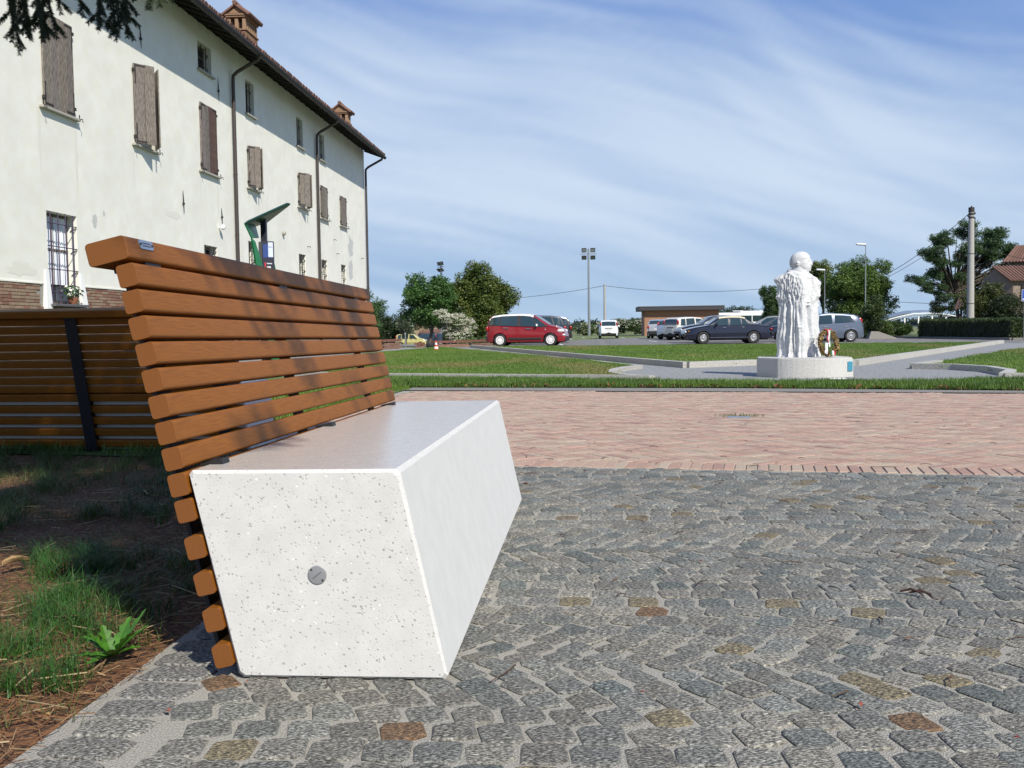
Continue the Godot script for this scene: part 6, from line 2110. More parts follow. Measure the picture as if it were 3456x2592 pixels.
func hedge_box(t: Node3D, a: Vector2, b: Vector2, wide: float, h: float, n: int, r: float) -> void:
	var d := (b - a)
	var s := d.normalized().orthogonal()
	var ts := []
	var cs := PackedColorArray()
	for k in n:
		var f := rng.randf()
		var u := rf(-0.5, 0.5) * wide
		var y := rf(0.02, h)
		var pick := rng.randf()
		if pick < 0.42: u = wide * (0.5 if rng.randf() < 0.8 else -0.5) + rf(-0.03, 0.03)
		elif pick < 0.85: y = h + rf(-0.05, 0.03)
		else: f = float(rng.randi() % 2)
		var p := a + d * f + s * u
		var q := r * rf(0.6, 1.2)
		ts.append(Transform3D(Basis.from_euler(Vector3(rf(0, TAU), rf(0, TAU), rf(0, TAU))).scaled(Vector3(q, q, q)), on(p.x, p.y, y) - t.position))
		cs.append(Color(0.028, 0.055, 0.014).lerp(Color(0.055, 0.095, 0.02), rng.randf()))
	tag(many("foliage", clumps[0], ts, MT.leaf, t, cs), "", "", "", "stuff")
	var g := Geo.new()
	var m := (a + b) * 0.5
	g.box(on(m.x, m.y, h * 0.48) - t.position, Vector3(d.length() - 0.15, h * 0.94, wide - 0.15), Basis(Vector3(d.normalized().x, 0, d.normalized().y), Vector3.UP, Vector3(d.normalized().x, 0, d.normalized().y).cross(Vector3.UP)))
	put("inner_twigs", g, flat("hedge_core", 0.012, 0.02, 0.007, 1.0), t)

func make_plants() -> void:
	clumps = [leaf_clump(22, 0.30), leaf_clump(16, 0.30)]
	var dk := Color(0.035, 0.065, 0.016); var md := Color(0.065, 0.115, 0.024); var lt := Color(0.12, 0.19, 0.04)
	# left group of trees
	var l := split_lobes(Vector3(0.0, 2.7, 0), Vector3(2.7, 2.75, 2.3), 60, 0.31)
	tree("tree", "broad brown-green tree behind the red car, the largest of the left group", on(-8.1, -74), 0.14, l, 5600, 0.28, Color(0.05, 0.095, 0.016), Color(0.15, 0.19, 0.036), 0.05)
	l = split_lobes(Vector3(-0.1, 3.05, 0), Vector3(2.35, 1.95, 1.8), 54, 0.31)
	tree("tree", "bright green tree with a pale trunk left of the brown-green one", on(-11.55, -72), 0.13, l, 3400, 0.26, Color(0.045, 0.11, 0.022), Color(0.09, 0.2, 0.042), 0.05)
	l = split_lobes(Vector3(0.1, 2.2, 0), Vector3(1.1, 1.1, 1.0), 10, 0.5)
	tree("tree", "thin dark trunk with shaded leaves just right of the pale trunk", on(-10.5, -73), 0.11, l, 500, 0.28, dk, md, 0.0)
	l = split_lobes(Vector3(0, 2.7, 0), Vector3(1.15, 2.0, 1.0), 18, 0.3)
	tree("tree", "wispy grey-green tree far behind the yellow-green car", on(-20.35, -110), 0.09, l, 520, 0.22, Color(0.06, 0.085, 0.045), Color(0.11, 0.135, 0.08), 0.12)
	l = split_lobes(Vector3(0, 2.9, 0), Vector3(1.8, 2.35, 1.6), 34, 0.3)
	tree("tree", "green tree half hidden by the corner of the cream building", on(-18.2, -80), 0.12, l, 1800, 0.22, Color(0.045, 0.095, 0.026), Color(0.09, 0.18, 0.05), 0.08)
	bush("hedge_bush", "dark tall hedge under the trees at the far left", on(-27.8, -130), Vector3(0, 2.1, 0), Vector3(5.2, 2.3, 1.5), 26, 2800, 0.3, Color(0.022, 0.04, 0.012), Color(0.04, 0.075, 0.02), 90, 0.10)
	bush("flowering_bush", "small white-flowered bush behind the yellow-green car's roof", on(-23.4, -128), Vector3(0, 2.4, 0), Vector3(1.0, 1.0, 0.8), 8, 420, 0.25, md, lt, 210, 0.13)
	bush("flowering_bush", "large bush full of white blossom left of the red car", on(-8.35, -62), Vector3(0, 0.95, 0), Vector3(1.0, 0.95, 0.8), 16, 900, 0.16, md, lt, 1000, 0.085)
	bush("flowering_bush", "upper branch of white blossom leaning left above the big white bush", on(-8.95, -62.3), Vector3(0, 1.8, 0), Vector3(0.62, 0.5, 0.5), 8, 300, 0.15, md, lt, 420, 0.085)
	bush("undergrowth", "low green growth along the wall behind the red car", on(-5.9, -60.5), Vector3(0, 0.3, 0), Vector3(1.9, 0.4, 0.7), 10, 500, 0.15, md, lt)
	# behind the statue
	l = split_lobes(Vector3(0, 2.9, 0), Vector3(1.0, 2.05, 1.0), 28, 0.3)
	tree("tree", "slim dark green tree left of the statue's shoulder", on(16.0, -90), 0.12, l, 1300, 0.22, Color(0.04, 0.085, 0.024), Color(0.075, 0.15, 0.04), 0.08)
	bush("hedge_bush", "long dark row of bushes behind the bus", on(19.2, -150), Vector3(0, 1.9, 0), Vector3(5.2, 2.0, 1.5), 26, 2400, 0.32, Color(0.02, 0.04, 0.015), Color(0.04, 0.075, 0.025))
	l = split_lobes(Vector3(0.5, 3.5, 0), Vector3(2.9, 2.85, 2.3), 60, 0.27)
	tree("tree", "big full tree right of the statue, behind the silver-blue car", on(20.6, -80), 0.2, l, 5600, 0.23, Color(0.06, 0.115, 0.02), Color(0.13, 0.22, 0.04), 0.08)
	l = split_lobes(Vector3(0, 4.4, 0), Vector3(1.2, 1.7, 1.0), 14, 0.4)
	tree("tree", "lighter yellow-green tree just behind the statue's head", on(18.9, -83), 0.13, l, 900, 0.24, Color(0.10, 0.14, 0.03), Color(0.18, 0.23, 0.06), 0.1)
	bush("shrub", "tall rounded shrub at the foot of the street lamp", on(17.2, -62.5), Vector3(0, 1.2, 0), Vector3(0.72, 1.25, 0.7), 12, 800, 0.17, Color(0.03, 0.055, 0.014), Color(0.07, 0.115, 0.025))
	bush("shrub", "low shrub between the big tree and the concrete wedge", on(18.4, -65), Vector3(0, 0.5, 0), Vector3(0.9, 0.55, 0.6), 8, 500, 0.15, md, lt)
	bush("shrub", "loose green shrub left of the clipped hedge", on(19.9, -66.5), Vector3(0, 0.52, 0), Vector3(0.95, 0.52, 0.5), 10, 800, 0.14, Color(0.045, 0.085, 0.018), Color(0.08, 0.14, 0.03))
	# right: tree in tiers, topiary, shrubs, hedge
	l = []
	for q in [[-2.1, 5.8, 1.5, 0.3], [-0.9, 6.9, 1.6, 0.35], [0.6, 7.7, 1.4, 0.38], [2.2, 7.2, 1.3, 0.35], [3.4, 6.3, 1.4, 0.35], [-2.6, 4.1, 1.3, 0.28], [-1.4, 4.9, 1.4, 0.3], [0.4, 5.9, 1.6, 0.4], [2.0, 5.4, 1.6, 0.38], [-1.9, 3.1, 1.2, 0.26], [-0.3, 3.9, 1.4, 0.35], [1.7, 4.2, 1.5, 0.35], [3.6, 4.7, 1.4, 0.35], [0.1, 2.7, 1.2, 0.3], [4.6, 5.6, 1.4, 0.4], [4.9, 4.1, 1.5, 0.4], [1.4, 6.5, 1.3, 0.35]]:
		for k in 7:
			l.append([q[0] + rf(-0.7, 0.7), q[1] + rf(-0.45, 0.45), rf(-1.4, 1.4), q[2] * rf(0.28, 0.5), q[3] * rf(0.6, 1.2), 0.7])
	tree("tree", "wide dark tree with tiered branches behind the concrete pole", on(27.3, -76), 0.15, l, 6800, 0.19, Color(0.035, 0.075, 0.024), Color(0.07, 0.14, 0.042), 0.1)
	l = split_lobes(Vector3(-0.05, 2.15, 0), Vector3(0.78, 0.62, 0.7), 12, 0.42)
	tree("tree", "little round-headed tree on a thin stem left of the shed", on(23.95, -70), 0.06, l, 480, 0.16, Color(0.018, 0.035, 0.014), Color(0.035, 0.065, 0.024), 0.06)
	bush("shrub", "bushy yellow-green shrub in front of the tiled house", on(23.5, -62.6), Vector3(0.35, 1.95, 0), Vector3(1.45, 1.45, 0.9), 20, 2000, 0.17, Color(0.035, 0.05, 0.012), Color(0.095, 0.115, 0.02))
	bush("shrub", "dark shrub behind the hedge, between the pole and the parking sign", on(25.0, -61.8), Vector3(0, 1.3, 0), Vector3(1.7, 1.5, 0.9), 14, 1300, 0.18, Color(0.018, 0.03, 0.01), Color(0.04, 0.065, 0.018))
	var hg := thing("hedge", "dark clipped box hedge at the right edge of the car park", "hedge", on(20.4, -56.5))
	hedge_box(hg, Vector2(19.85, -60.6), Vector2(21.55, -52.0), 0.9, 1.03, 2600, 0.12)
	hedge_box(hg, Vector2(21.3, -52.45), Vector2(26.0, -51.9), 0.9, 1.0, 1300, 0.12)
	hg = thing("hedge", "second low hedge running back behind the first, beside the little tree", "hedge", on(24, -64))
	hedge_box(hg, Vector2(19.7, -61.2), Vector2(26, -61.6), 0.7, 0.95, 1200, 0.13)
	# along the far side of the car park
	bush("flowering_bush", "white-flowered bush beside the floodlight mast", on(-0.55, -117.5), Vector3(0, 0.95, 0), Vector3(1.15, 0.9, 0.8), 12, 900, 0.2, md, lt, 330, 0.10)
	bush("flowering_bush", "small white-flowered bush just right of the floodlight mast", on(1.1, -119), Vector3(0, 0.7, 0), Vector3(0.5, 0.75, 0.6), 7, 320, 0.18, md, lt, 130, 0.10)
	bush("flowering_bush", "bush speckled with white flowers directly behind the white hatchback", on(3.2, -125), Vector3(0, 1.15, 0), Vector3(1.6, 1.05, 0.9), 14, 1100, 0.2, dk, md, 300, 0.11)
	bush("flowering_bush", "flowering bush between the white hatchback and the brick building", on(5.6, -124), Vector3(0, 0.9, 0), Vector3(1.35, 1.0, 0.8), 14, 1000, 0.2, dk, md, 250, 0.11)
	bush("bush", "plain green bush against the left end of the brick building", on(6.6, -131), Vector3(0, 1.2, 0), Vector3(0.9, 1.3, 0.8), 9, 500, 0.24, Color(0.025, 0.055, 0.022), md)
	var far := [[-12, 2.2], [-6, 1.8], [-1.5, 1.3], [4.5, 1.7], [9.5, 3.4], [13.5, 3.6], [19, 2.6], [40, 2.8], [52, 2.0], [62, 2.4], [100, 2.2], [110, 2.6]]
	for k in far.size():
		var q: Array = far[k]
		var names := ["distant trees left of the red car", "distant trees hidden behind the parked cars", "tiny distant trees beyond the floodlight mast", "distant blue-green trees above the white hatchback", "tall distant trees left of the brick building's roof", "distant trees behind the brick building", "distant trees behind the bus", "distant trees between the big tree and the bridge", "distant trees to the left of the bridge", "distant trees behind the bridge's left half", "distant trees beyond the bridge's right end", "farthest distant trees right of the bridge"]
		var t := thing("distant_tree", names[k], "tree", on(q[0], -300 - 12 * (k % 3)), 0.0, "distant trees on the horizon")
		var hh: float = q[1]
		var ls := split_lobes(Vector3(0, hh * 0.5, 0), Vector3(3.2, hh * 0.55, 2.0), 12, 0.45)
		crown(t, "crown", ls, 420, 0.55, Color(0.035, 0.06, 0.035), Color(0.06, 0.095, 0.055))
	var tl := node("horizon_woods", self)
	for q in [[-500.0, -40.0, -700.0, 9.0], [-40.0, 120.0, -620.0, 5.5], [120.0, 700.0, -700.0, 9.0]]:
		var ls := []
		for k in 40: ls.append([lerpf(q[0], q[1], (k + rng.randf()) / 40.0), q[3] * rf(0.15, 0.4), q[2] + rf(-20, 20), (q[1] - q[0]) / 50.0, q[3] * rf(0.3, 0.55), 8.0])
		crown(tl, "woods", ls, 1400, 3.0, Color(0.04, 0.065, 0.045), Color(0.06, 0.09, 0.06))
		tag(tl.get_child(tl.get_child_count() - 1), "", "", "", "stuff")
	tag(tl, "dim band of woods along the horizon", "", "", "stuff")
	# lawns and verge
	var short := tuft(60, 0.22, 0.018, 0.05, 0.007, 1, 0.9)
	var verge := tuft(40, 0.13, 0.04, 0.10, 0.0045, 2, 0.7)
	var ga := Color(0.085, 0.17, 0.018); var gb := Color(0.145, 0.235, 0.032); var dry := Color(0.24, 0.205, 0.075)
	var polys := [[V2([-9.6, -22.6, -3.85, -18.75, 0.0, -16.95, 1.0, -16.5, 1.02, -16.75, 0.62, -17.8, 0.40, -19.0, 0.44, -20.2, 0.68, -21.3, 1.05, -22.25, 0.05, -26.3, -7.39, -49.4, -8.29, -39.4]), 5200, "grass on the left lawn"],
		[V2([-5.7, -49.8, 0.2, -29.25, 2.3, -22.7, 3.84, -23.6, 5.7, -22.85, 17.5, -44.6, 8.47, -46.4, -0.55, -48.0]), 6400, "grass on the middle lawn"],
		[V2([6.7, -20.85, 7.25, -20.1, 7.45, -19.1, 7.05, -17.3, 6.45, -15.85, 13.0, -13.9, 22, -24, 14.2, -34.1]), 3600, "grass on the right lawn"]]
	for q in polys:
		var ts := scatter(q[0], q[1], 0.05, 0.8, 1.35)
		tag(many("lawn_grass", short, ts, MT.blade, null, tints(ts, ga, gb, 71, 0.12, dry, 0.75)), q[2], "", "", "stuff")
	var vp := V2([-4.0, -15.5, -2.7, -15.16, 2.07, -14.08, 5.35, -12.86, 9, -11.8, 9, -13.9, 6.3, -15.4, 4.6, -14.8, 2.6, -15.1, 1.2, -15.75, 0.0, -16.62, -3.85, -18.42])
	var ts := scatter(vp, 3400, 0.01, 0.7, 1.25)
	tag(many("verge_grass", verge, ts, MT.blade, null, tints(ts, Color(0.06, 0.125, 0.014), Color(0.115, 0.2, 0.026), 72, 0.5)), "longer grass growing on the verge beyond the brick paving", "", "", "stuff")
	ts = scatter(V2([-11.4, -7.5, -2.75, -6.3, -2.75, -15.0, -11.4, -17.4]), 2600, 0.0, 0.8, 1.3)
	tag(many("side_grass", verge, ts, MT.blade, null, tints(ts, ga, gb, 73, 0.3)), "grass between the further bench and the long building", "", "", "stuff")
	# rough grass on the needle soil by the bench
	var lush := tuft(40, 0.05, 0.04, 0.115, 0.0013, 4, 1.5)
	var thin := tuft(18, 0.075, 0.03, 0.085, 0.0011, 3, 1.4)
	var fn := fnl(74, 0.9, 3)
	var path := [Vector2(-1.21, -2.03), Vector2(-1.27, -2.25), Vector2(-1.38, -2.5), Vector2(-1.46, -2.75), Vector2(-1.58, -3.0), Vector2(-1.5, -2.2), Vector2(-1.75, -3.2)]
	ts = scatter(V2([-2.1, -1.9, -1.06, -1.9, -1.1, -3.4, -2.2, -3.6]), 100, 0.0, 0.75, 1.25, func(p):
		var d := 9.0
		for q in path: d = minf(d, p.distance_to(q))
		return d < 0.13 + 0.06 * fn.get_noise_2d(p.x * 4.0, p.y * 4.0))
	tag(many("lush_grass", lush, ts, MT.blade, null, tints(ts, Color(0.025, 0.095, 0.010), Color(0.05, 0.15, 0.018), 75, 2.0)), "bright clumps of long grass in the soil near the bench", "", "", "stuff")
	ts = scatter(V2([-5.5, -2.8, -1.04, -2.3, -1.05, -6.0, -2.75, -6.4, -6.0, -7.0]), 1000, 0.0, 0.6, 1.3, func(p): return fn.get_noise_2d(p.x * 1.1, p.y * 1.1) > 0.1 - 0.3 * smoothstep(-3.4, -5.0, p.y))
	tag(many("shaded_grass", lush, ts, MT.blade, null, tints(ts, Color(0.03, 0.07, 0.01), Color(0.07, 0.13, 0.02), 76, 1.0, Color(0.2, 0.16, 0.07), 0.6)), "patchy grass in the shade behind the near bench", "", "", "stuff")
	ts = scatter(V2([-3.5, -0.8, -1.06, -0.8, -1.06, -6.0, -3.5, -6.0]), 520, 0.0, 0.6, 1.3, func(p): return p.y < -1.95 - 0.25 * fn.get_noise_2d(p.x * 2.0, p.y * 2.0) or fn.get_noise_2d(p.x * 3.0 + 8.0, p.y * 3.0) > 0.32)
	tag(many("thin_grass", thin, ts, MT.blade, null, tints(ts, Color(0.06, 0.1, 0.015), Color(0.13, 0.13, 0.035), 77, 1.5, Color(0.3, 0.22, 0.1), 1.0)), "thin half-dry grass in the needle-covered soil", "", "", "stuff")
	# a dandelion at the paving's edge
	var dn := thing("dandelion", "leafy dandelion with toothed bright leaves at the edge of the paving beside the bench", "weed", on(-1.105, -2.19))
	for q in [[0.35, 0.125, 0.75], [1.0, 0.10, 0.6], [1.9, 0.085, 0.5], [2.9, 0.12, 0.55], [3.7, 0.11, 0.25], [4.4, 0.10, 0.15], [5.3, 0.085, 0.6], [0.7, 0.13, 0.95], [2.4, 0.09, 0.9], [5.9, 0.10, 0.85], [0.2, 0.09, 0.4], [1.4, 0.115, 0.85], [3.3, 0.08, 0.9], [4.9, 0.12, 0.5]]:
		var g := Geo.new()
		var az: float = q[0]
		var dir := Vector3(cos(az), 0, -sin(az)); var sd := dir.cross(Vector3.UP)
		var prev := []
		for k in 9:
			var f := k / 8.0
			var p: Vector3 = dir * q[1] * 0.8 * f * (1.0 - 0.25 * q[2] * f) + Vector3(0, 0.005 + q[1] * q[2] * (f - 0.45 * f * f * (1.4 - q[2])), 0)
			var w: float = 0.016 * sin(PI * (0.12 + 0.86 * f)) * (1.0 if k % 2 else 0.42) + 0.0015
			var tone := rf(0.8, 1.2)
			g.col = Color(0.055, 0.17, 0.015) * tone
			var now := [p - sd * w + Vector3(0, w * 0.4, 0), p, p + sd * w + Vector3(0, w * 0.4, 0)]
			if k > 0:
				g.quad(prev[0], prev[1], now[1], now[0])
				g.quad(prev[1], prev[2], now[2], now[1])
			prev = now
		put("leaf", g, MT.blade, dn)
	# spruce on the left whose twigs hang into the top of the picture
	var sp := thing("spruce", "spruce whose dark needled twigs hang into the upper left corner", "tree", on(-5.7, -5.0))
	var tg := Geo.new()
	tg.tube(PackedVector3Array([Vector3(0, -0.2, 0), Vector3(0, 2.5, 0), Vector3(0.03, 6, 0), Vector3(0.0, 9.5, 0)]), PackedFloat32Array([0.24, 0.19, 0.12, 0.03]), 12)
	put("trunk", tg, MT.bark, sp)
	var sprig := Geo.new()
	for k in 90:
		var f := rng.randf()
		var a := rf(0, TAU)
		var d := Vector3(cos(a) * 0.8, -0.55, sin(a) * 0.8).normalized()
		var o := Vector3(0, -0.055 * f, 0)
		var e := o + d * rf(0.014, 0.023)
		var s := d.cross(Vector3(sin(a), 0.3, -cos(a))).normalized() * 0.0012
		var tone := rf(0.6, 1.3)
		sprig.col = Color(0.03 * tone, 0.05 * tone, 0.02 * tone)
		sprig.quad(o - s, o + s, e + s * 0.5, e - s * 0.5)
	var st := []
	var tw := Geo.new()
	var strands := [[-3.55, 3.08, -3.53, 2.70], [-3.49, 3.08, -3.47, 2.73], [-3.45, 3.08, -3.43, 2.80], [-3.42, 3.08, -3.385, 2.765], [-3.36, 3.08, -3.35, 2.76], [-3.33, 3.08, -3.285, 2.735], [-3.30, 3.02, -3.25, 2.80], [-3.38, 3.08, -3.315, 2.78], [-3.215, 3.08, -3.21, 2.91], [-3.10, 3.08, -3.09, 2.895], [-2.97, 3.08, -2.985, 2.82], [-2.94, 3.08, -2.93, 2.79], [-2.90, 3.08, -2.875, 2.745], [-2.88, 3.08, -2.85, 2.79], [-2.84, 3.08, -2.825, 2.775], [-2.83, 3.08, -2.81, 2.86]]
	var base := sp.position
	for q in strands:
		var zz := -6.0 + rf(-0.08, 0.08)
		var a := Vector3(q[0], q[1] + 0.02, zz); var e := Vector3(q[2], q[3], zz + rf(-0.04, 0.04))
		tw.tube(PackedVector3Array([a - base, a.lerp(e, 0.5) + Vector3(rf(-0.01, 0.01), 0, 0) - base, e + Vector3(0, 0.02, 0) - base]), PackedFloat32Array([0.004, 0.003, 0.0015]), 5)
		var n := int((q[1] - q[3]) / 0.022)
		for k in n:
			var f := (k + 1.0) / n
			var p := a.lerp(e, f)
			st.append(Transform3D(Basis(Vector3.BACK, rf(-0.25, 0.25)) * Basis(Vector3.UP, rf(0, TAU)), p + Vector3(0, 0.03, 0)))
			if k % 3 == 1 and f < 0.92:
				var sg := 1.0 if rng.randf() < 0.5 else -1.0
				var d := Vector3(sg * rf(0.4, 1.0), -1.0, rf(-0.6, 0.6)).normalized()
				var ln := rf(0.05, 0.10)
				tw.tube(PackedVector3Array([p - base, p + d * ln - base]), PackedFloat32Array([0.002, 0.001]), 4)
				for j in int(ln / 0.02):
					var up := -d
					var bx := up.cross(Vector3.BACK).normalized()
					st.append(Transform3D(Basis(bx, up, bx.cross(up)) * Basis(Vector3.UP, rf(0, TAU)), p + d * (0.02 * j)))
	for q in [[-0.1, 4.1, -4.9, -3.45, 3.12, -6.02], [-0.05, 4.2, -4.9, -2.85, 3.13, -6.05], [0.0, 3.9, -5.0, -3.0, 3.15, -5.9]]:
		var a := Vector3(-5.65, q[1], -5.0); var e := Vector3(q[3], q[4], q[5])
		tw.tube(PackedVector3Array([a - base, a.lerp(e, 0.5) + Vector3(0, 0.12, 0) - base, e - base, e + (e - a).normalized() * 0.25 - base]), PackedFloat32Array([0.045, 0.025, 0.010, 0.004]), 7)
		for k in 150:
			var f := 0.35 + 0.72 * rng.randf()
			var p := a.lerp(e, f) + Vector3(0, 0.12 * (1.0 - absf(f * 2.0 - 1.0)), 0) + Vector3(rf(-0.12, 0.12), rf(-0.03, 0.06), rf(-0.3, 0.3))
			st.append(Transform3D(Basis.from_euler(Vector3(rf(-1.2, 1.2), rf(0, TAU), rf(-1.2, 1.2))).scaled(Vector3.ONE * 1.3), p))
	for k in st.size(): st[k].origin -= base
	put("twigs", tw, MT.bark, sp)
	var nm := flat("needle", 1, 1, 1, 0.6)
	tag(many("needles", sprig.mesh(), st, nm, sp), "", "", "", "stuff")
	# the tree behind the photographer that throws the shade
	var sh := thing("shade_tree", "tree standing behind the viewpoint, outside the picture, shading the benches", "tree", Vector3(-1.0, 0.2, 5.2))
	var limb := Geo.new()
	limb.tube(PackedVector3Array([Vector3(0, -0.3, 0), Vector3(0, 2.0, 0), Vector3(0.1, 4.5, -0.4), Vector3(0.4, 7.5, -1.0)]), PackedFloat32Array([0.3, 0.24, 0.17, 0.05]), 12)
	for q in [[1.5, 5.6, -4.6], [0.6, 5.4, -5.4], [2.4, 5.8, -4.4], [0.2, 5.2, -6.2], [1.2, 6.2, -3.6]]:
		limb.tube(PackedVector3Array([Vector3(0.1, 4.4, -0.4), Vector3(q[0] * 0.5, q[1] * 0.95, q[2] * 0.5), Vector3(q[0], q[1], q[2])]), PackedFloat32Array([0.08, 0.05, 0.015]), 7)
	put("trunk", limb, MT.bark, sh)
	var ss := []
	var cs := PackedColorArray()
	var fs := fnl(88, 1.0, 3)
	for k in 5200:
		var x := rf(-5.2, -1.15); var z := rf(-8.6, -2.6)
		var keep := fs.get_noise_2d(x * 0.9, z * 0.9) > -0.22
		var sc := rf(0.12, 0.24)
		if x > -1.72:   # the ragged rim that dapples the near backrest
			keep = fs.get_noise_2d(x * 2.3 + 40.0, z * 1.5) > 0.26 - 0.07 * (-2.9 - z) and z < -2.95 and z > -5.6
			sc = rf(0.05, 0.10)
		elif z > -3.35 - 0.25 * fs.get_noise_2d(x * 2.0, 9.0): keep = false
		if not keep: continue
		var h := rf(4.3, 6.2)
		if x > -1.72: h = rf(4.2, 4.9)
		var p := Vector3(x + 0.6445 * h, h + 0.16, z + 0.935 * h)
		ss.append(Transform3D(Basis.from_euler(Vector3(rf(0, TAU), rf(0, TAU), rf(0, TAU))).scaled(Vector3.ONE * sc), p - sh.position))
		cs.append(Color(0.03, 0.055, 0.016) * rf(0.7, 1.3))
	tag(many("crown", clumps[0], ss, MT.leaf, sh, cs), "", "", "", "stuff")

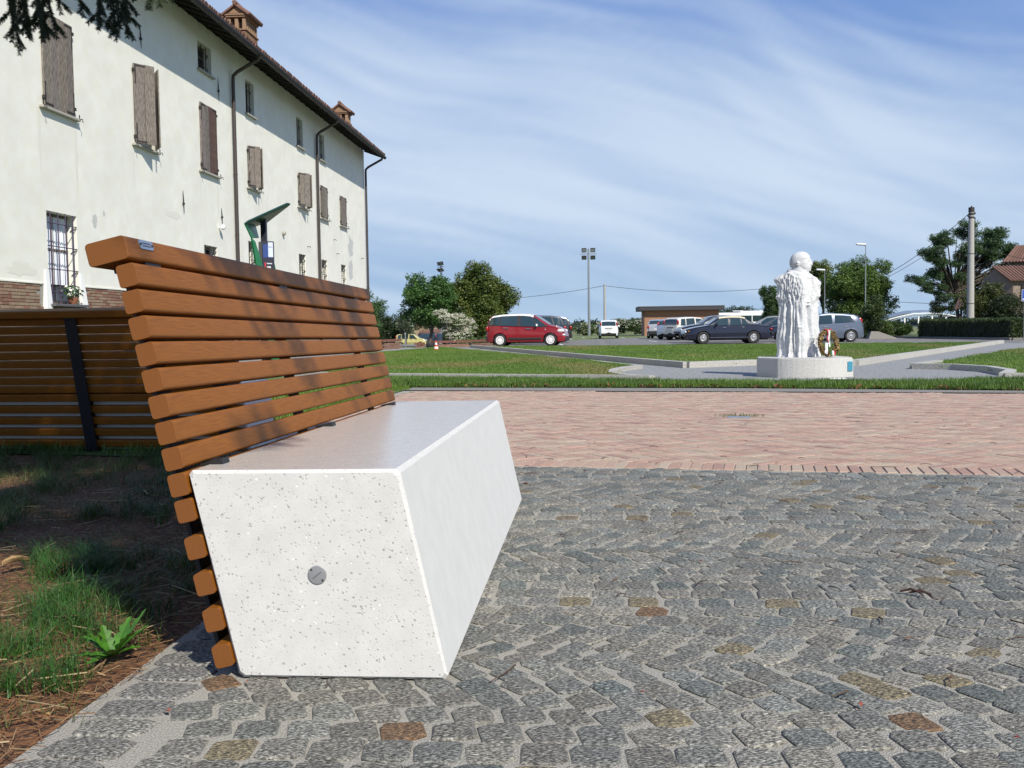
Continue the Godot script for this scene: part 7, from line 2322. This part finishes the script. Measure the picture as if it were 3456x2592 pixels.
func make_litter() -> void:
	var nd := Geo.new()
	nd.box(Vector3.ZERO, Vector3(0.045, 0.0012, 0.0012))
	var ts := []
	var cs := PackedColorArray()
	for k in 9000:
		var z := -1.2 - 5.0 * pow(rng.randf(), 1.6)
		var x := -1.0 - (0.9 + 0.5 * (-z)) * rng.randf()
		ts.append(Transform3D(Basis.from_euler(Vector3(0, rf(0, TAU), rf(-0.25, 0.25))).scaled(Vector3(rf(0.5, 1.6), rf(0.8, 1.8), rf(0.8, 1.6))), on(x, z, rf(0.001, 0.012))))
		cs.append(Color(0.19, 0.085, 0.035).lerp(Color(0.36, 0.25, 0.13), pow(rng.randf(), 2.5)) * rf(0.6, 1.2))
	tag(many("needle_litter", nd.mesh(), ts, MT.tint, null, cs), "brown needles and straw strewn over the soil", "", "", "stuff")
	ts = []
	cs = PackedColorArray()
	for k in 420:   # longer straws of dead grass
		var z := -1.5 - 3.2 * rng.randf()
		var x := -1.05 - (0.5 + 0.45 * (-z)) * rng.randf()
		ts.append(Transform3D(Basis.from_euler(Vector3(0, rf(0, TAU), rf(-0.2, 0.35))).scaled(Vector3(rf(1.2, 3.0), rf(1.0, 2.0), rf(1.0, 2.2))), on(x, z, rf(0.004, 0.03))))
		cs.append(Color(0.42, 0.33, 0.18) * rf(0.6, 1.15))
	tag(many("dry_straw", nd.mesh(), ts, MT.tint, null, cs), "pale dead grass stalks lying on the soil", "", "", "stuff")
	var tw := Geo.new()
	for k in 170:   # twigs on the paving
		var z := -1.5 - 7.5 * pow(rng.randf(), 1.3)
		var x := rf(-0.3, 1.0) * (1.0 - z * 0.42)
		if x < -0.2 and z > -4.6: continue
		var a := rf(0, TAU)
		var ln := rf(0.010, 0.035)
		if rng.randf() < 0.08: ln = rf(0.05, 0.08)
		var p := on(x, z, 0.006)
		var d := Vector3(cos(a), 0, sin(a)); var s := Vector3(-sin(a), 0, cos(a))
		tw.col = Color(0.06, 0.038, 0.026).lerp(Color(0.16, 0.085, 0.045), pow(rng.randf(), 2.0)) * rf(0.5, 1.2)
		tw.tube(PackedVector3Array([p - d * ln, p + s * ln * rf(-0.3, 0.3) + Vector3(0, 0.004, 0), p + d * ln]), PackedFloat32Array([0.0022, 0.0018, 0.001]), 5)
	for q in [[0.0, 0.0], [0.02, 0.014]]:   # the hooked twig in the middle of the setts
		var p := on(0.86, -2.83, 0.008) + Vector3(q[0], 0, q[1])
		tw.col = Color(0.06, 0.035, 0.025)
		tw.tube(PackedVector3Array([p, p + Vector3(0.025, 0.01, 0.012), p + Vector3(0.045, 0.006, 0.04), p + Vector3(0.042, 0.002, 0.065)]), PackedFloat32Array([0.003, 0.004, 0.003, 0.0015]), 6)
	tag(put("twigs", tw, MT.tint), "small dark twigs scattered over the setts and bricks", "", "", "stuff")
	var lf := Geo.new()
	for k in 330:   # brown leaves gathered along the verge
		var x := rf(-3.0, 6.6)
		var z := -14.12 + (0.252 * x if x < 2.07 else 0.522 + 0.372 * (x - 2.07)) - 0.42 - rf(-0.03, 0.16)
		if fnl(3, 1.4, 2).get_noise_1d(x * 1.3) < -0.05: continue
		var p := on(x, z, rf(0.01, 0.05))
		var d := Vector3(rf(-1, 1), rf(-0.2, 0.6), rf(-1, 1)).normalized() * rf(0.03, 0.075)
		var s := d.cross(Vector3.UP).normalized() * d.length() * 0.45
		lf.col = Color(0.24, 0.105, 0.035).lerp(Color(0.10, 0.04, 0.02), rng.randf()) * rf(0.7, 1.3)
		lf.quad(p - d, p - s + Vector3(0, 0.012, 0), p + d, p + s + Vector3(0, 0.012, 0))
	tag(put("verge_leaves", lf, MT.tint), "brown fallen leaves along the edge of the grass verge", "", "", "stuff")
	lf = Geo.new()
	for q in [[-0.83, -1.86, 0.010, 0.40, 0.10, 0.06], [-1.06, -1.83, 0.011, 0.45, 0.30, 0.10], [-1.09, -1.72, 0.012, 0.45, 0.28, 0.08], [0.52, -1.95, 0.008, 0.35, 0.06, 0.03], [0.1, -2.0, 0.007, 0.3, 0.06, 0.03], [-0.73, -2.03, 0.007, 0.35, 0.07, 0.02], [0.75, -1.8, 0.007, 0.3, 0.03, 0.03], [-0.32, -4.9, 0.02, 0.2, 0.07, 0.03], [0.35, -3.2, 0.009, 0.3, 0.09, 0.04], [1.55, -3.0, 0.01, 0.25, 0.08, 0.03]]:
		var p := on(q[0], q[1], 0.008)
		var a := rf(0, TAU)
		var d: Vector3 = Vector3(cos(a), 0.15, sin(a)) * q[2]
		var s := d.cross(Vector3.UP) * 0.5
		lf.col = Color(q[3], q[4], q[5])
		lf.quad(p - d, p - s + Vector3(0, q[2] * 0.4, 0), p + d, p + s + Vector3(0, q[2] * 0.4, 0))
	tag(put("fallen_leaves", lf, MT.tint), "a few tiny red and yellow leaves on the paving and soil", "", "", "stuff")
	var cl := Geo.new()
	cl.col = Color(0.36, 0.24, 0.12)
	var rows := []
	for k in 7:
		var f := k / 6.0
		var r := PackedVector3Array()
		for j in 5:
			var u := (j - 2) / 2.0
			var w := 0.016 * sin(PI * (0.1 + 0.85 * f)) * (1.0 + 0.35 * sin(k * 2.6))
			r.append(Vector3(u * w, 0.012 + 0.016 * u * u + 0.01 * sin(f * 3.0), -0.045 + 0.09 * f))
		rows.append(r)
	cl.grid(rows)
	var o := put("dry_leaf", cl, MT.tint)
	o.position = on(-1.85, -3.05, 0.01)
	o.rotation.y = -0.5
	tag(o, "curled dry tan oak leaf on the soil at the left edge", "leaf")
	var wd := tuft(18, 0.09, 0.02, 0.05, 0.003, 2, 1.0)
	ts = []
	for k in 7: ts.append(Transform3D(Basis(Vector3.UP, rf(0, TAU)), on(1.2 + 0.05 * k, -9.13, 0.0)))
	tag(many("paving_weeds", wd, ts, MT.blade, null, tints(ts, Color(0.05, 0.1, 0.015), Color(0.09, 0.15, 0.03), 81, 1.0)), "weeds sprouting at the edge of the drain cover", "", "", "stuff")
